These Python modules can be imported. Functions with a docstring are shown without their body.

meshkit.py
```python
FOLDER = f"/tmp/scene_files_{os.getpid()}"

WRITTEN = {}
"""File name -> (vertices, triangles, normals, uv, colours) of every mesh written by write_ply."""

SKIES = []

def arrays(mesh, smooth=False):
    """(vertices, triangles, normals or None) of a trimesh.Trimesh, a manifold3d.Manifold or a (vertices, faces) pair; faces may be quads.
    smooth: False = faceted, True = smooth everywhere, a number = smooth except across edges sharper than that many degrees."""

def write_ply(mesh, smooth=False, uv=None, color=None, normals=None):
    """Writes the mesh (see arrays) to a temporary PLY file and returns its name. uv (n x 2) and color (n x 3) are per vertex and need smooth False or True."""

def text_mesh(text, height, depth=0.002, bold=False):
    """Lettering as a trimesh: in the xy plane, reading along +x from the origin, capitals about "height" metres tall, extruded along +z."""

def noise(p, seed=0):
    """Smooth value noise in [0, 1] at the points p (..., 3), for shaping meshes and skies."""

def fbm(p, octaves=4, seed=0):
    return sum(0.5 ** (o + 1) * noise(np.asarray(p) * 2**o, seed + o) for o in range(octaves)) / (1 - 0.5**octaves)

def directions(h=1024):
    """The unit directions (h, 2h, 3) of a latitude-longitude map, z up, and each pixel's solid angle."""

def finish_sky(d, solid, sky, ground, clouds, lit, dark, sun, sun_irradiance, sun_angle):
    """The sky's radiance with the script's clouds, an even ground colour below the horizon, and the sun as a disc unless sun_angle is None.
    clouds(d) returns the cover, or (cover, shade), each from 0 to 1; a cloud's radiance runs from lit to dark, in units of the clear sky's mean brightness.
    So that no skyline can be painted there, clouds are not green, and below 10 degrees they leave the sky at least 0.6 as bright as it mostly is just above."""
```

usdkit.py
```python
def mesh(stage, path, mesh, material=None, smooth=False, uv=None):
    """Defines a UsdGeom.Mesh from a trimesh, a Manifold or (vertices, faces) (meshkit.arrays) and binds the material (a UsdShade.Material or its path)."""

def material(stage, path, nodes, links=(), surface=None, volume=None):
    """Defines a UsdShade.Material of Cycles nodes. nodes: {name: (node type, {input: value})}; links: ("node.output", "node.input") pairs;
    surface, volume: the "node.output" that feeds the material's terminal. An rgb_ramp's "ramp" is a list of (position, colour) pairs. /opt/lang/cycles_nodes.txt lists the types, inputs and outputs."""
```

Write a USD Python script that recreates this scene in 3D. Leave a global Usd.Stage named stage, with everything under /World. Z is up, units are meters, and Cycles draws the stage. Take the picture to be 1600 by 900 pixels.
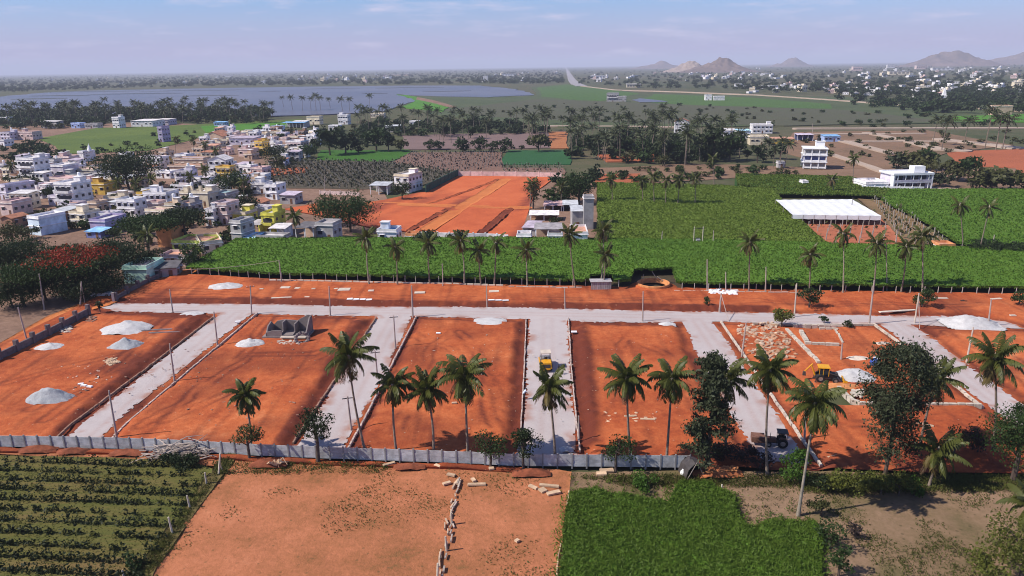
import math, random
import numpy as np
import trimesh, shapely, usdkit
from shapely.geometry import Polygon, LineString, Point
from shapely import contains_xy
from scipy.spatial import Delaunay
from meshkit import fbm, noise
from pxr import Usd, UsdGeom, UsdLux, UsdShade, Gf, Sdf, Vt

# ------------------------------------------------------------------ camera, sky, sun
stage = Usd.Stage.CreateInMemory()
W = UsdGeom.Xform.Define(stage, '/World')
CAM_H, FOCAL, PITCH, ROLL = 54.0, 1150.0, math.radians(16.74), math.radians(0.8)
EXPOSURE = 0.38
cam = UsdGeom.Camera.Define(stage, '/World/camera')
cam.CreateHorizontalApertureAttr(36.0)
cam.CreateFocalLengthAttr(36.0 * FOCAL / 1600.0)
cam.CreateClippingRangeAttr((0.5, 90000.0))
cam.CreateExposureAttr(EXPOSURE)
cam.AddTranslateOp().Set(Gf.Vec3d(0, 0, CAM_H))
cam.AddRotateXOp().Set(90.0 - math.degrees(PITCH))
cam.AddRotateZOp().Set(-math.degrees(ROLL))
SUN_EL = math.radians(46.0)
SUN_XY = np.array([-0.974, -0.225]); SUN_XY /= np.linalg.norm(SUN_XY)
SUN_ROT = math.atan2(SUN_XY[0], SUN_XY[1])
SKY_STRENGTH, SUN_I = 0.080, 1.22
dome = UsdLux.DomeLight.Define(stage, '/World/sky')
dome.CreateIntensityAttr(1.0)
dome.GetPrim().SetCustomDataByKey('kind', 'structure')
skym = usdkit.material(stage, '/World/Looks/sky_look', {
    'sky': ('sky_texture', {'sky_type': 'single_scattering', 'sun_disc': False, 'sun_elevation': SUN_EL, 'sun_rotation': SUN_ROT,
                            'altitude': 900.0, 'air_density': 1.0, 'aerosol_density': 0.45, 'ozone_density': 3.0}),
    'tc': ('texture_coordinate', {}),
    'map': ('mapping', {'scale': (7.0, 7.0, 46.0)}),
    'n': ('noise_texture', {'scale': 1.5, 'detail': 8.0, 'roughness': 0.6}),
    'cr': ('rgb_ramp', {'ramp': [(0.0, (0, 0, 0)), (0.52, (0.0, 0.0, 0.0)), (0.62, (0.25, 0.25, 0.25)), (0.72, (0.65, 0.65, 0.65)), (1.0, (0.85, 0.85, 0.85))]}),
    'sep': ('separate_xyz', {}),
    'low': ('map_range', {'value': 0.0, 'from_min': 0.018, 'from_max': 0.088, 'to_min': 0.90, 'to_max': 0.08, 'clamp': True}),
    'mx': ('mix', {'color2': (4.6, 3.95, 6.3)}), 'tint': ('mix', {'mix_type': 'multiply', 'fac': 1.0, 'color2': (0.68, 0.95, 1.30)}),
    'mc': ('mix', {'color2': (7.4, 6.8, 8.6)}),
    'bg': ('background_shader', {'strength': SKY_STRENGTH}),
}, [('tc.generated', 'map.vector'), ('map.vector', 'n.vector'), ('n.fac', 'cr.fac'), ('tc.generated', 'sep.vector'), ('sep.z', 'low.value'),
    ('sky.color', 'tint.color1'), ('tint.color', 'mx.color1'), ('low.result', 'mx.fac'), ('mx.color', 'mc.color1'), ('cr.color', 'mc.fac'), ('mc.color', 'bg.color')], surface='bg.background')
UsdShade.MaterialBindingAPI.Apply(dome.GetPrim()).Bind(skym)
sun = UsdLux.DistantLight.Define(stage, '/World/sun')
sun.CreateNormalizeAttr(True); sun.CreateIntensityAttr(SUN_I); sun.CreateAngleAttr(0.53); sun.CreateColorAttr(Gf.Vec3f(1.0, 0.94, 0.84))
_s = np.array([SUN_XY[0] * math.cos(SUN_EL), SUN_XY[1] * math.cos(SUN_EL), math.sin(SUN_EL)])
_x = np.cross([0, 0, 1.0], _s); _x /= np.linalg.norm(_x); _y = np.cross(_s, _x)
sun.AddTransformOp().Set(Gf.Matrix4d(*_x, 0, *_y, 0, *_s, 0, 0, 0, 0, 1))

# ------------------------------------------------------------------ a survey of the land: a point of the ground from a sight line
_R = np.array([[1, 0, 0], [0, math.sin(PITCH), math.cos(PITCH)], [0, -math.cos(PITCH), math.sin(PITCH)]])   # columns: right, up, back in world
def ray(px, py):
    u, v = (px - 800.0) / FOCAL, (450.0 - py) / FOCAL
    c, s = math.cos(ROLL), math.sin(ROLL)
    u, v = u * c + v * s, -u * s + v * c
    return np.array([u, v * math.sin(PITCH) + math.cos(PITCH), v * math.cos(PITCH) - math.sin(PITCH)])
def G(px, py, z=0.0):
    d = ray(px, py); t = (z - CAM_H) / d[2]
    return np.array([d[0] * t, d[1] * t, z])
def onray(px, py, Y):
    d = ray(px, py); t = Y / d[1]
    return np.array([d[0] * t, Y, CAM_H + d[2] * t])
def mpp(px, py):
    p = G(px, py)
    return (p[1] * math.cos(PITCH) + CAM_H * math.sin(PITCH)) / FOCAL          # metres per sight-line step at that ground point
def GP(*pts):
    return [tuple(G(*p)[:2]) for p in pts]

# ------------------------------------------------------------------ prims
_names = {}
def path_for(parent, name):
    k = (parent, name); n = _names.get(k, 0); _names[k] = n + 1
    return parent + '/' + (name if n == 0 else f'{name}_{n:03d}')
def cd(prim, **kw):
    for k, v in kw.items():
        if v: prim.SetCustomDataByKey(k, v)
    return prim
def ppath(parent):
    return '/World' if parent is None else (parent if isinstance(parent, str) else str(parent.GetPath()))
def thing(name, label, category, loc=(0, 0, 0), rz=0.0, group=None, kind=None, scale=None, parent=None):
    x = UsdGeom.Xform.Define(stage, path_for(ppath(parent), name))
    x.AddTranslateOp().Set(Gf.Vec3d(*map(float, loc)))
    if rz: x.AddRotateZOp().Set(float(rz))
    if scale is not None: x.AddScaleOp().Set(Gf.Vec3f(*([float(scale)] * 3 if np.ndim(scale) == 0 else map(float, scale))))
    return cd(x.GetPrim(), label=label, category=category, group=group, kind=kind)
def part(parent, name, vf, material, label=None, loc=None, rz=None, smooth=False, tone=None, **kw):
    if isinstance(vf, MB): vf = vf.arrays()
    p = path_for(ppath(parent), name)
    v, f = np.asarray(vf[0], np.float32), np.asarray(vf[1], np.int32)
    k = f.shape[1]; used = np.unique(f)
    if len(used) < len(v):
        inv = np.zeros(len(v), np.int32); inv[used] = np.arange(len(used)); v, f = v[used], inv[f]; tone = None if tone is None else np.asarray(tone)[used]
    m = UsdGeom.Mesh.Define(stage, p)
    m.CreatePointsAttr(Vt.Vec3fArray.FromNumpy(np.ascontiguousarray(v)))
    m.CreateFaceVertexCountsAttr(Vt.IntArray.FromNumpy(np.full(len(f), k, np.int32)))
    m.CreateFaceVertexIndicesAttr(Vt.IntArray.FromNumpy(np.ascontiguousarray(f.ravel())))
    m.CreateSubdivisionSchemeAttr('none')
    if smooth:
        n = np.zeros_like(v); fn = np.cross(v[f[:, 1]] - v[f[:, 0]], v[f[:, 2]] - v[f[:, 0]])
        for j in range(k): np.add.at(n, f[:, j], fn)
        n /= np.maximum(np.linalg.norm(n, axis=1, keepdims=True), 1e-9)
        m.CreateNormalsAttr(Vt.Vec3fArray.FromNumpy(n.astype(np.float32))); m.SetNormalsInterpolation('vertex')
    if tone is not None:
        UsdGeom.PrimvarsAPI(m).CreatePrimvar('tone', Sdf.ValueTypeNames.FloatArray, 'vertex').Set(Vt.FloatArray.FromNumpy(np.asarray(tone, np.float32)))
    if loc is not None: m.AddTranslateOp().Set(Gf.Vec3d(*map(float, loc)))
    if rz: m.AddRotateZOp().Set(float(rz))
    UsdShade.MaterialBindingAPI.Apply(m.GetPrim()).Bind(material)
    return cd(m.GetPrim(), label=label, **kw)
_proto = stage.CreateClassPrim('/World/prototypes')
def proto(name):
    return UsdGeom.Xform.Define(stage, '/World/prototypes/' + name).GetPrim()
def copy(pr, name, label, category, loc, rz=0.0, group=None, scale=None, kind=None):
    x = thing(name, label, category, loc, rz, group, kind, scale)
    x.GetReferences().AddInternalReference(pr.GetPath()); x.SetInstanceable(True)
    return x

# ------------------------------------------------------------------ mesh kit
def rot(a):
    c, s = math.cos(a), math.sin(a)
    return np.array([[c, -s, 0], [s, c, 0], [0, 0, 1.0]])
class MB:
    def __init__(s): s.v, s.f, s.n = [], [], 0
    def add(s, v, f):
        v = np.asarray(v, float); f = np.asarray(f, int)
        if f.shape[1] == 4: f = np.vstack([f[:, [0, 1, 2]], f[:, [0, 2, 3]]])
        s.v.append(v); s.f.append(f + s.n); s.n += len(v); return s
    def box(s, c, size, a=0.0, taper=1.0):
        x, y, z = np.asarray(size, float) / 2
        v = np.array([[-x, -y, -z], [x, -y, -z], [x, y, -z], [-x, y, -z], [-x, -y, z], [x, -y, z], [x, y, z], [-x, y, z]])
        v[4:, :2] *= taper
        if a: v = v @ rot(a).T
        return s.add(v + np.asarray(c, float), [[0, 3, 2, 1], [4, 5, 6, 7], [0, 1, 5, 4], [1, 2, 6, 5], [2, 3, 7, 6], [3, 0, 4, 7]])
    def box0(s, x0, x1, y0, y1, z0, z1):
        return s.box(((x0 + x1) / 2, (y0 + y1) / 2, (z0 + z1) / 2), (x1 - x0, y1 - y0, z1 - z0))
    def tube(s, pts, r, n=6, cap=True):
        p = np.asarray(pts, float); r = np.broadcast_to(np.asarray(r, float), (len(p),))
        t = np.gradient(p, axis=0); t /= np.linalg.norm(t, axis=1, keepdims=True) + 1e-12
        ref = np.array([1.0, 0, 0]) if abs(t[0][2]) > 0.8 else np.array([0, 0, 1.0])
        a = np.cross(t, ref); a /= np.linalg.norm(a, axis=1, keepdims=True) + 1e-12; b = np.cross(t, a)
        g = np.arange(n) * 2 * np.pi / n
        v = p[:, None] + r[:, None, None] * (np.cos(g)[None, :, None] * a[:, None] + np.sin(g)[None, :, None] * b[:, None])
        i, j = np.meshgrid(np.arange(len(p) - 1), np.arange(n), indexing='ij')
        q = np.stack([i * n + j, i * n + (j + 1) % n, (i + 1) * n + (j + 1) % n, (i + 1) * n + j], -1).reshape(-1, 4)
        s.add(v.reshape(-1, 3), q)
        if cap:
            for k in (0, len(p) - 1):
                c = np.vstack([v[k], p[k]]); s.add(c, [[j, (j + 1) % n, n] if k else [(j + 1) % n, j, n] for j in range(n)])
        return s
    def lathe(s, prof, n=12, c=(0, 0, 0)):
        p = np.asarray(prof, float); g = np.arange(n) * 2 * np.pi / n
        v = np.stack([p[:, None, 0] * np.cos(g), p[:, None, 0] * np.sin(g), np.broadcast_to(p[:, None, 1], (len(p), n))], -1)
        i, j = np.meshgrid(np.arange(len(p) - 1), np.arange(n), indexing='ij')
        q = np.stack([i * n + j, i * n + (j + 1) % n, (i + 1) * n + (j + 1) % n, (i + 1) * n + j], -1).reshape(-1, 4)
        return s.add(v.reshape(-1, 3) + np.asarray(c, float), q)
    def arrays(s): return np.vstack(s.v), np.vstack(s.f)
    def turned(s, a, d=(0, 0, 0)):
        s.v = [v @ rot(a).T + np.asarray(d, float) for v in s.v]; return s
def stone(rng, size, sub=1):
    m = trimesh.creation.icosphere(sub, 1.0); v = np.array(m.vertices)
    v *= (0.75 + 0.5 * rng.random((len(v), 1))); v *= np.asarray(size) / 2
    return v, np.array(m.faces)
def cards(rng, cen, size, up=0.0, aspect=0.6):
    """leaf-sized quads at the points cen"""
    n = len(cen); d = rng.normal(size=(n, 3)); d[:, 2] += up; d /= np.linalg.norm(d, axis=1, keepdims=True)
    e = np.cross(d, rng.normal(size=(n, 3))); e /= np.linalg.norm(e, axis=1, keepdims=True)
    sz = np.broadcast_to(size, (n,))[:, None] * (0.6 + 0.8 * rng.random((n, 1))) / 2
    a, b = d * sz, e * sz * aspect
    v = np.stack([cen - a, cen + b - a * .1, cen + a, cen - b - a * .1], 1).reshape(-1, 3)
    k = np.arange(n)[:, None] * 4
    return v, np.vstack([k + [0, 1, 2], k + [0, 2, 3]])
def inpoly(rng, poly, n):
    x0, y0, x1, y1 = poly.bounds; out = np.zeros((0, 2))
    while len(out) < n:
        q = rng.random((n * 3 + 50, 2)) * [x1 - x0, y1 - y0] + [x0, y0]
        out = np.vstack([out, q[contains_xy(poly, q[:, 0], q[:, 1])]])
    return out[:n]
def wobble(poly, step, amp, seed):
    ring = shapely.segmentize(Polygon(poly) if not isinstance(poly, Polygon) else poly, step).exterior
    c = np.array(ring.coords)[:-1]; q = np.c_[c / (step * 3.0), np.full(len(c), seed * 7.3)]
    d = np.stack([fbm(q, 3, seed), fbm(q, 3, seed + 50)], 1) - 0.5
    g = shapely.make_valid(Polygon(c + d * 2 * amp)); g = [q for q in getattr(g, 'geoms', [g]) if q.geom_type == 'Polygon']
    return max(g, key=lambda q: q.area)
from scipy.spatial import cKDTree
_pd = {}
def pdist(geom, p):
    """Distance of the points p from an area, 0 inside it."""
    k = (id(geom), len(p), float(p[0, 0]), float(p[-1, 1]))
    if k not in _pd:
        b = geom.boundary; q = np.vstack([np.array(shapely.segmentize(g, .35).coords) for g in getattr(b, 'geoms', [b])])
        d = cKDTree(q).query(p)[0]; shapely.prepare(geom); d[contains_xy(geom, p[:, 0], p[:, 1])] = 0; _pd[k] = d
    return _pd[k]
def sheet(poly, res, zfun, rng=None):
    """A triangulated sheet over poly with points about every res metres and heights zfun(xy)."""
    if poly.geom_type != 'Polygon': poly = max(poly.geoms, key=lambda g: g.area)
    x0, y0, x1, y1 = poly.bounds
    xs, ys = np.arange(x0, x1, res), np.arange(y0, y1, res * 0.87)
    gx, gy = np.meshgrid(xs, ys); gx = gx + (np.arange(len(ys)) % 2)[:, None] * res / 2
    p = np.c_[gx.ravel(), gy.ravel()]
    inner = poly.buffer(-res * 0.45)
    p = p[contains_xy(inner, p[:, 0], p[:, 1])] if not inner.is_empty else p[:0]
    rings = [poly.exterior] + list(poly.interiors)
    b = np.vstack([np.array(shapely.segmentize(r, res).coords)[:-1] for r in rings])
    p = np.vstack([b, p]); nb = len(b)
    c0 = p.mean(0); d = Delaunay(p - c0); f = d.simplices
    cc = p[f].mean(1); f = f[contains_xy(poly, cc[:, 0], cc[:, 1])]
    e1, e2 = p[f[:, 1]] - p[f[:, 0]], p[f[:, 2]] - p[f[:, 0]]; ar = e1[:, 0] * e2[:, 1] - e1[:, 1] * e2[:, 0]
    f[ar < 0] = f[ar < 0][:, ::-1]; f = f[np.abs(ar) > 1e-7]
    z = zfun(p) if callable(zfun) else np.full(len(p), float(zfun))
    return (np.c_[p, z], f), nb

# ------------------------------------------------------------------ materials
_m = {}
def plain(name, col, rough=0.8, var=0.25, scale=3.0, spec=0.3, metallic=0.0, bump=0.0, bscale=12.0, objvar=0.0, col2=None, hue=0.0):
    """A colour with soft noise in its value, a little per-object variation and optional fine relief."""
    if name in _m: return _m[name]
    c = np.array(col, float); lo, hi = c * (1 - var), np.minimum(c * (1 + var * 0.8), 0.95)
    if col2 is not None: lo = np.array(col2, float)
    nodes = {'geo': ('geometry', {}), 'n': ('noise_texture', {'scale': scale, 'detail': 5.0, 'roughness': 0.62}),
             'r': ('rgb_ramp', {'ramp': [(0.0, lo), (0.32, lo), (0.68, hi), (1.0, hi)]}),
             'p': ('principled_bsdf', {'roughness': rough, 'specular_ior_level': spec, 'metallic': metallic})}
    links = [('geo.position', 'n.vector'), ('n.fac', 'r.fac')]
    out = 'r.color'
    if objvar:
        nodes['oi'] = ('object_info', {}); nodes['mr'] = ('map_range', {'value': 0.5, 'from_min': 0.0, 'from_max': 1.0, 'to_min': 1 - objvar, 'to_max': 1 + objvar})
        nodes['h'] = ('hsv', {'hue': 0.5, 'saturation': 1.0})
        links += [('oi.random', 'mr.value'), ('mr.result', 'h.value'), (out, 'h.color')]; out = 'h.color'
    if bump:
        nodes['n2'] = ('noise_texture', {'scale': bscale, 'detail': 4.0}); nodes['b'] = ('bump', {'strength': bump, 'distance': 0.1})
        links += [('geo.position', 'n2.vector'), ('n2.fac', 'b.height'), ('b.normal', 'p.normal')]
    links.append((out, 'p.base_color'))
    _m[name] = usdkit.material(stage, '/World/Looks/' + name, nodes, links, surface='p.BSDF')
    return _m[name]
def leaf(name, col, col2, trans=0.25, rough=0.6, nscale=0.5, objvar=0.15):
    """Foliage: two greens by leaf and by clump, with light passing through."""
    if name in _m: return _m[name]
    nodes = {'geo': ('geometry', {}), 'n': ('noise_texture', {'scale': nscale, 'detail': 3.0}), 'add': ('math', {'math_type': 'add'}), 'sub': ('math', {'math_type': 'multiply', 'value2': 0.5}),
             'r': ('rgb_ramp', {'ramp': [(0.0, col2), (0.3, col2), (0.72, col), (1.0, np.array(col) * 1.25)]}),
             'oi': ('object_info', {}), 'mr': ('map_range', {'value': 0.5, 'from_min': 0.0, 'from_max': 1.0, 'to_min': 1 - objvar, 'to_max': 1 + objvar}),
             'h': ('hsv', {'hue': 0.5, 'saturation': 1.0}),
             'p': ('principled_bsdf', {'roughness': rough, 'specular_ior_level': 0.25}), 't': ('translucent_bsdf', {}), 'mx': ('mix_closure', {'fac': trans})}
    links = [('geo.position', 'n.vector'), ('n.fac', 'add.value1'), ('geo.random_per_island', 'add.value2'), ('add.value', 'sub.value1'), ('sub.value', 'r.fac'),
             ('oi.random', 'mr.value'), ('mr.result', 'h.value'), ('r.color', 'h.color'), ('h.color', 'p.base_color'), ('h.color', 't.color'), ('p.BSDF', 'mx.closure1'), ('t.BSDF', 'mx.closure2')]
    _m[name] = usdkit.material(stage, '/World/Looks/' + name, nodes, links, surface='mx.closure')
    return _m[name]
def ground(name, cols, scales=(0.02, 0.12, 0.9), rough=0.95, bump=0.5, dark=None, bscale=3.0, stretch=(1, 1, 1), speck=None):
    """Earth or crop land: cols from low to high over three noise sizes; dark is the colour where the mesh's tone is 1; speck adds small grains."""
    if name in _m: return _m[name]
    k = len(cols)
    nodes = {'geo': ('geometry', {}), 'map': ('mapping', {'scale': stretch}), 'na': ('noise_texture', {'scale': scales[0], 'detail': 4.0, 'roughness': 0.6}), 'nb': ('noise_texture', {'scale': scales[1], 'detail': 5.0, 'roughness': 0.65}),
             'nc': ('noise_texture', {'scale': scales[2], 'detail': 6.0, 'roughness': 0.7}), 'a1': ('math', {'math_type': 'multiply_add', 'value2': 0.42}), 'a2': ('math', {'math_type': 'multiply_add', 'value2': 0.34}),
             'a3': ('math', {'math_type': 'multiply', 'value2': 0.34}), 'r': ('rgb_ramp', {'ramp': [(0.36 + 0.38 * i / (k - 1), c) for i, c in enumerate(cols)]}),
             'p': ('principled_bsdf', {'roughness': rough, 'specular_ior_level': 0.15}), 'nd': ('noise_texture', {'scale': bscale, 'detail': 6.0, 'roughness': 0.7}), 'b': ('bump', {'strength': bump, 'distance': 0.25})}
    links = [('geo.position', 'map.vector'), ('map.vector', 'na.vector'), ('map.vector', 'nb.vector'), ('map.vector', 'nc.vector'), ('nc.fac', 'a3.value1'), ('nb.fac', 'a2.value1'), ('a3.value', 'a2.value3'),
             ('na.fac', 'a1.value1'), ('a2.value', 'a1.value3'), ('a1.value', 'r.fac'), ('geo.position', 'nd.vector'), ('nd.fac', 'b.height'), ('b.normal', 'p.normal')]
    out = 'r.color'
    if dark is not None:
        nodes['at'] = ('attribute', {'attribute': 'tone'}); nodes['dm'] = ('mix', {'color2': dark})
        links += [('at.fac', 'dm.fac'), (out, 'dm.color1')]; out = 'dm.color'
    if speck is not None:
        nodes['v'] = ('voronoi_texture', {'scale': speck[1]}); nodes['vr'] = ('map_range', {'value': 0.0, 'from_min': speck[2], 'from_max': speck[2] * 0.6, 'to_min': 0.0, 'to_max': speck[3], 'clamp': True}); nodes['vm'] = ('mix', {'color2': speck[0]})
        links += [('geo.position', 'v.vector'), ('v.distance', 'vr.value'), ('vr.result', 'vm.fac'), (out, 'vm.color1')]; out = 'vm.color'
    links.append((out, 'p.base_color'))
    _m[name] = usdkit.material(stage, '/World/Looks/' + name, nodes, links, surface='p.BSDF')
    return _m[name]
# ------------------------------------------------------------------ the land
RNG = np.random.default_rng(11)
ORANGE = [(0.21, 0.042, 0.018), (0.345, 0.074, 0.024), (0.46, 0.120, 0.040), (0.56, 0.185, 0.075)]
M_soil = ground('red_soil', [(0.17, 0.034, 0.016), (0.33, 0.070, 0.023), (0.46, 0.120, 0.040), (0.60, 0.215, 0.090)], scales=(0.035, 0.16, 1.0), dark=(0.125, 0.028, 0.015), bump=0.7, bscale=1.6, speck=((0.50, 0.27, 0.17), 0.55, 0.09, 0.55))
M_road = ground('crushed_stone', [(0.36, 0.305, 0.30), (0.41, 0.355, 0.35), (0.45, 0.395, 0.39)], scales=(0.05, 0.3, 2.0), bump=0.4, bscale=5.0, dark=(0.33, 0.19, 0.155), speck=((0.33, 0.25, 0.26), 0.9, 0.12, 0.4))
M_land = ground('farm_land', [(0.030, 0.038, 0.018), (0.055, 0.066, 0.028), (0.095, 0.082, 0.046), (0.150, 0.100, 0.070)], scales=(0.0016, 0.012, 0.09), bump=0.0)
M_green = ground('green_canopy', [(0.045, 0.095, 0.011), (0.072, 0.145, 0.016), (0.095, 0.180, 0.020)], scales=(0.03, 0.15, 1.2), bump=1.0, bscale=1.1)
M_olive = ground('olive_crop', [(0.065, 0.100, 0.014), (0.100, 0.150, 0.020), (0.130, 0.180, 0.026)], scales=(0.02, 0.15, 0.9), bump=1.0, bscale=1.1)
M_red2 = ground('bright_red_soil', [(0.33, 0.065, 0.025), (0.46, 0.105, 0.038), (0.54, 0.15, 0.058)], dark=(0.13, 0.032, 0.024), bump=0.5, bscale=1.2)
M_dirt = ground('grassy_red_dirt', [(0.11, 0.080, 0.028), (0.27, 0.105, 0.045), (0.40, 0.145, 0.070), (0.47, 0.19, 0.10)], scales=(0.045, 0.2, 1.4), bump=0.6, bscale=2.5, dark=(0.11, 0.085, 0.035), speck=((0.10, 0.07, 0.03), 0.8, 0.16, 0.5))
M_scrub = ground('dry_scrub', [(0.10, 0.082, 0.036), (0.18, 0.118, 0.068), (0.245, 0.155, 0.10), (0.30, 0.19, 0.125)], scales=(0.05, 0.25, 1.6), bump=0.6, bscale=2.5, dark=(0.085, 0.080, 0.030), speck=((0.05, 0.045, 0.02), 0.9, 0.2, 0.5))
M_rowsoil = ground('row_crop_soil', [(0.050, 0.075, 0.014), (0.105, 0.095, 0.026), (0.185, 0.110, 0.052)], scales=(0.06, 0.3, 1.5), stretch=(0.25, 1.6, 1), bump=0.5)
M_village = ground('village_earth', [(0.11, 0.07, 0.05), (0.20, 0.12, 0.085), (0.30, 0.19, 0.14)], scales=(0.03, 0.15, 0.6))
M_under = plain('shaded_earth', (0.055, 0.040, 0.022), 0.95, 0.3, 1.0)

def structure(name, poly, z, res, material, relief=0.0, rscale=0.15, jag=None, tone=None, label=None, kind='structure', seed=0):
    if jag: poly = wobble(poly, *jag, seed)
    elif not isinstance(poly, Polygon): poly = Polygon(poly).buffer(0)
    zf = (lambda p: z + relief * 2 * (fbm(np.c_[p * rscale, np.full(len(p), seed)], 4, seed) - 0.5)) if relief else z
    (v, f), nb = sheet(poly, res, zf)
    b = v[:nb].copy(); b[:, 2] = min(-0.6, b[:, 2].min() - 0.1); i = np.arange(nb); j = (i + 1) % nb        # an edge that runs into the ground
    if not len(getattr(poly, 'interiors', ())): f = np.vstack([f, np.c_[i, i + len(v), j + len(v)], np.c_[i, j + len(v), j]]); v = np.vstack([v, b])
    return part(None, name, (v, f), material, label=label, kind=kind, smooth=bool(relief), tone=None if tone is None else tone(v))

# the earth as far as the horizon: rings that widen
_r = np.concatenate([[0], np.geomspace(60, 70000, 46)]); _a = np.linspace(0, 2 * np.pi, 121)[:-1]
_v = np.stack([_r[:, None] * np.cos(_a), _r[:, None] * np.sin(_a), np.full((len(_r), 120), -0.55)], -1).reshape(-1, 3)
_i, _j = np.meshgrid(np.arange(len(_r) - 1), np.arange(120), indexing='ij')
_q = np.stack([_i * 120 + _j, (_i + 1) * 120 + _j, (_i + 1) * 120 + (_j + 1) % 120, _i * 120 + (_j + 1) % 120], -1).reshape(-1, 4)
part(None, 'ground', (_v, _q), M_land, label='farm land running out to the far horizon', kind='structure')

# ---- the building site between the grey fence and the vine field
FENCE = GP((-60, 697.5), (0, 699), (95, 700.5), (190, 702.5), (300, 707), (400, 713), (550, 719), (725, 725), (800, 729), (1000, 731), (1085, 732))
WALL = GP((-40, 585), (0, 566), (40, 545), (85, 522), (146, 490))
cross = Polygon(GP((160, 481), (182, 474.5), (250, 474), (400, 475.5), (600, 479.5), (800, 480.5), (1000, 485), (1200, 489.5), (1400, 493.5), (1500, 495), (1570, 503), (1604, 514), (1590, 514), (1500, 511), (1430, 508), (1370, 507.5), (1240, 507.5), (1120, 503), (1070, 503), (950, 504.5), (890, 501), (830, 499), (650, 495), (590, 494.5), (430, 491.5), (350, 490), (250, 488.5), (180, 487)))
lanes = [GP((346, 488), (394, 490), (176, 663), (158, 688), (104, 690), (125, 665)),
         GP((591, 492), (643, 493), (600, 590), (562, 655), (535, 703), (462, 703), (498, 640)),
         GP((826, 497), (886, 499), (897, 660), (899, 712), (810, 712), (819, 660)),
         GP((1066, 501), (1113, 502), (1199, 626), (1262, 724), (1195, 724), (1140, 648), (1087, 551)),
         GP((1372, 505), (1424, 506), (1600, 634), (1672, 690), (1610, 690), (1560, 648))]
site = Polygon(FENCE + GP((1160, 735), (1300, 735), (1450, 742), (1600, 745), (1760, 760), (1760, 460), (1600, 461), (1200, 455), (800, 447), (430, 438), (285, 430), (238, 440), (150, 468), (0, 540), (-80, 570)))
road_union = shapely.union_all([wobble(cross, 1.3, 0.5, 3)] + [wobble(Polygon(l).buffer(0), 1.3, 0.5, 5 + i) for i, l in enumerate(lanes)])
road_union = road_union.intersection(site.buffer(8)).buffer(0.05).buffer(-0.05)
_b = road_union.boundary; _rq = np.random.default_rng(2); _t = _rq.random(900) * _b.length
_bites = [_b.interpolate(t).buffer(r, 3) for t, r in zip(_t, _rq.uniform(.10, .48, 900))]
road_union = road_union.union(shapely.union_all(_bites[:260])).difference(shapely.union_all(_bites[260:])).buffer(0)
loose = [GP((332, 498), (300, 540), (215, 640), (85, 690), (100, 665), (300, 500)), GP((578, 500), (500, 640), (455, 700), (440, 690), (480, 640), (556, 505)),
         GP((822, 500), (815, 660), (808, 700), (797, 690), (805, 600), (812, 505)), GP((893, 503), (900, 600), (908, 700), (930, 690), (925, 600), (912, 506)),
         GP((160, 489), (330, 492), (330, 500), (165, 492)), GP((400, 470), (1200, 482), (1200, 487), (400, 474)), GP((180, 470), (400, 468), (400, 474), (180, 473)), GP((900, 503), (1065, 505), (1062, 511), (900, 509))]
loose = [Polygon(l).buffer(0) for l in loose]
pits = [Polygon(GP((1290, 612), (1335, 612), (1345, 632), (1300, 632))).buffer(0)]
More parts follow.
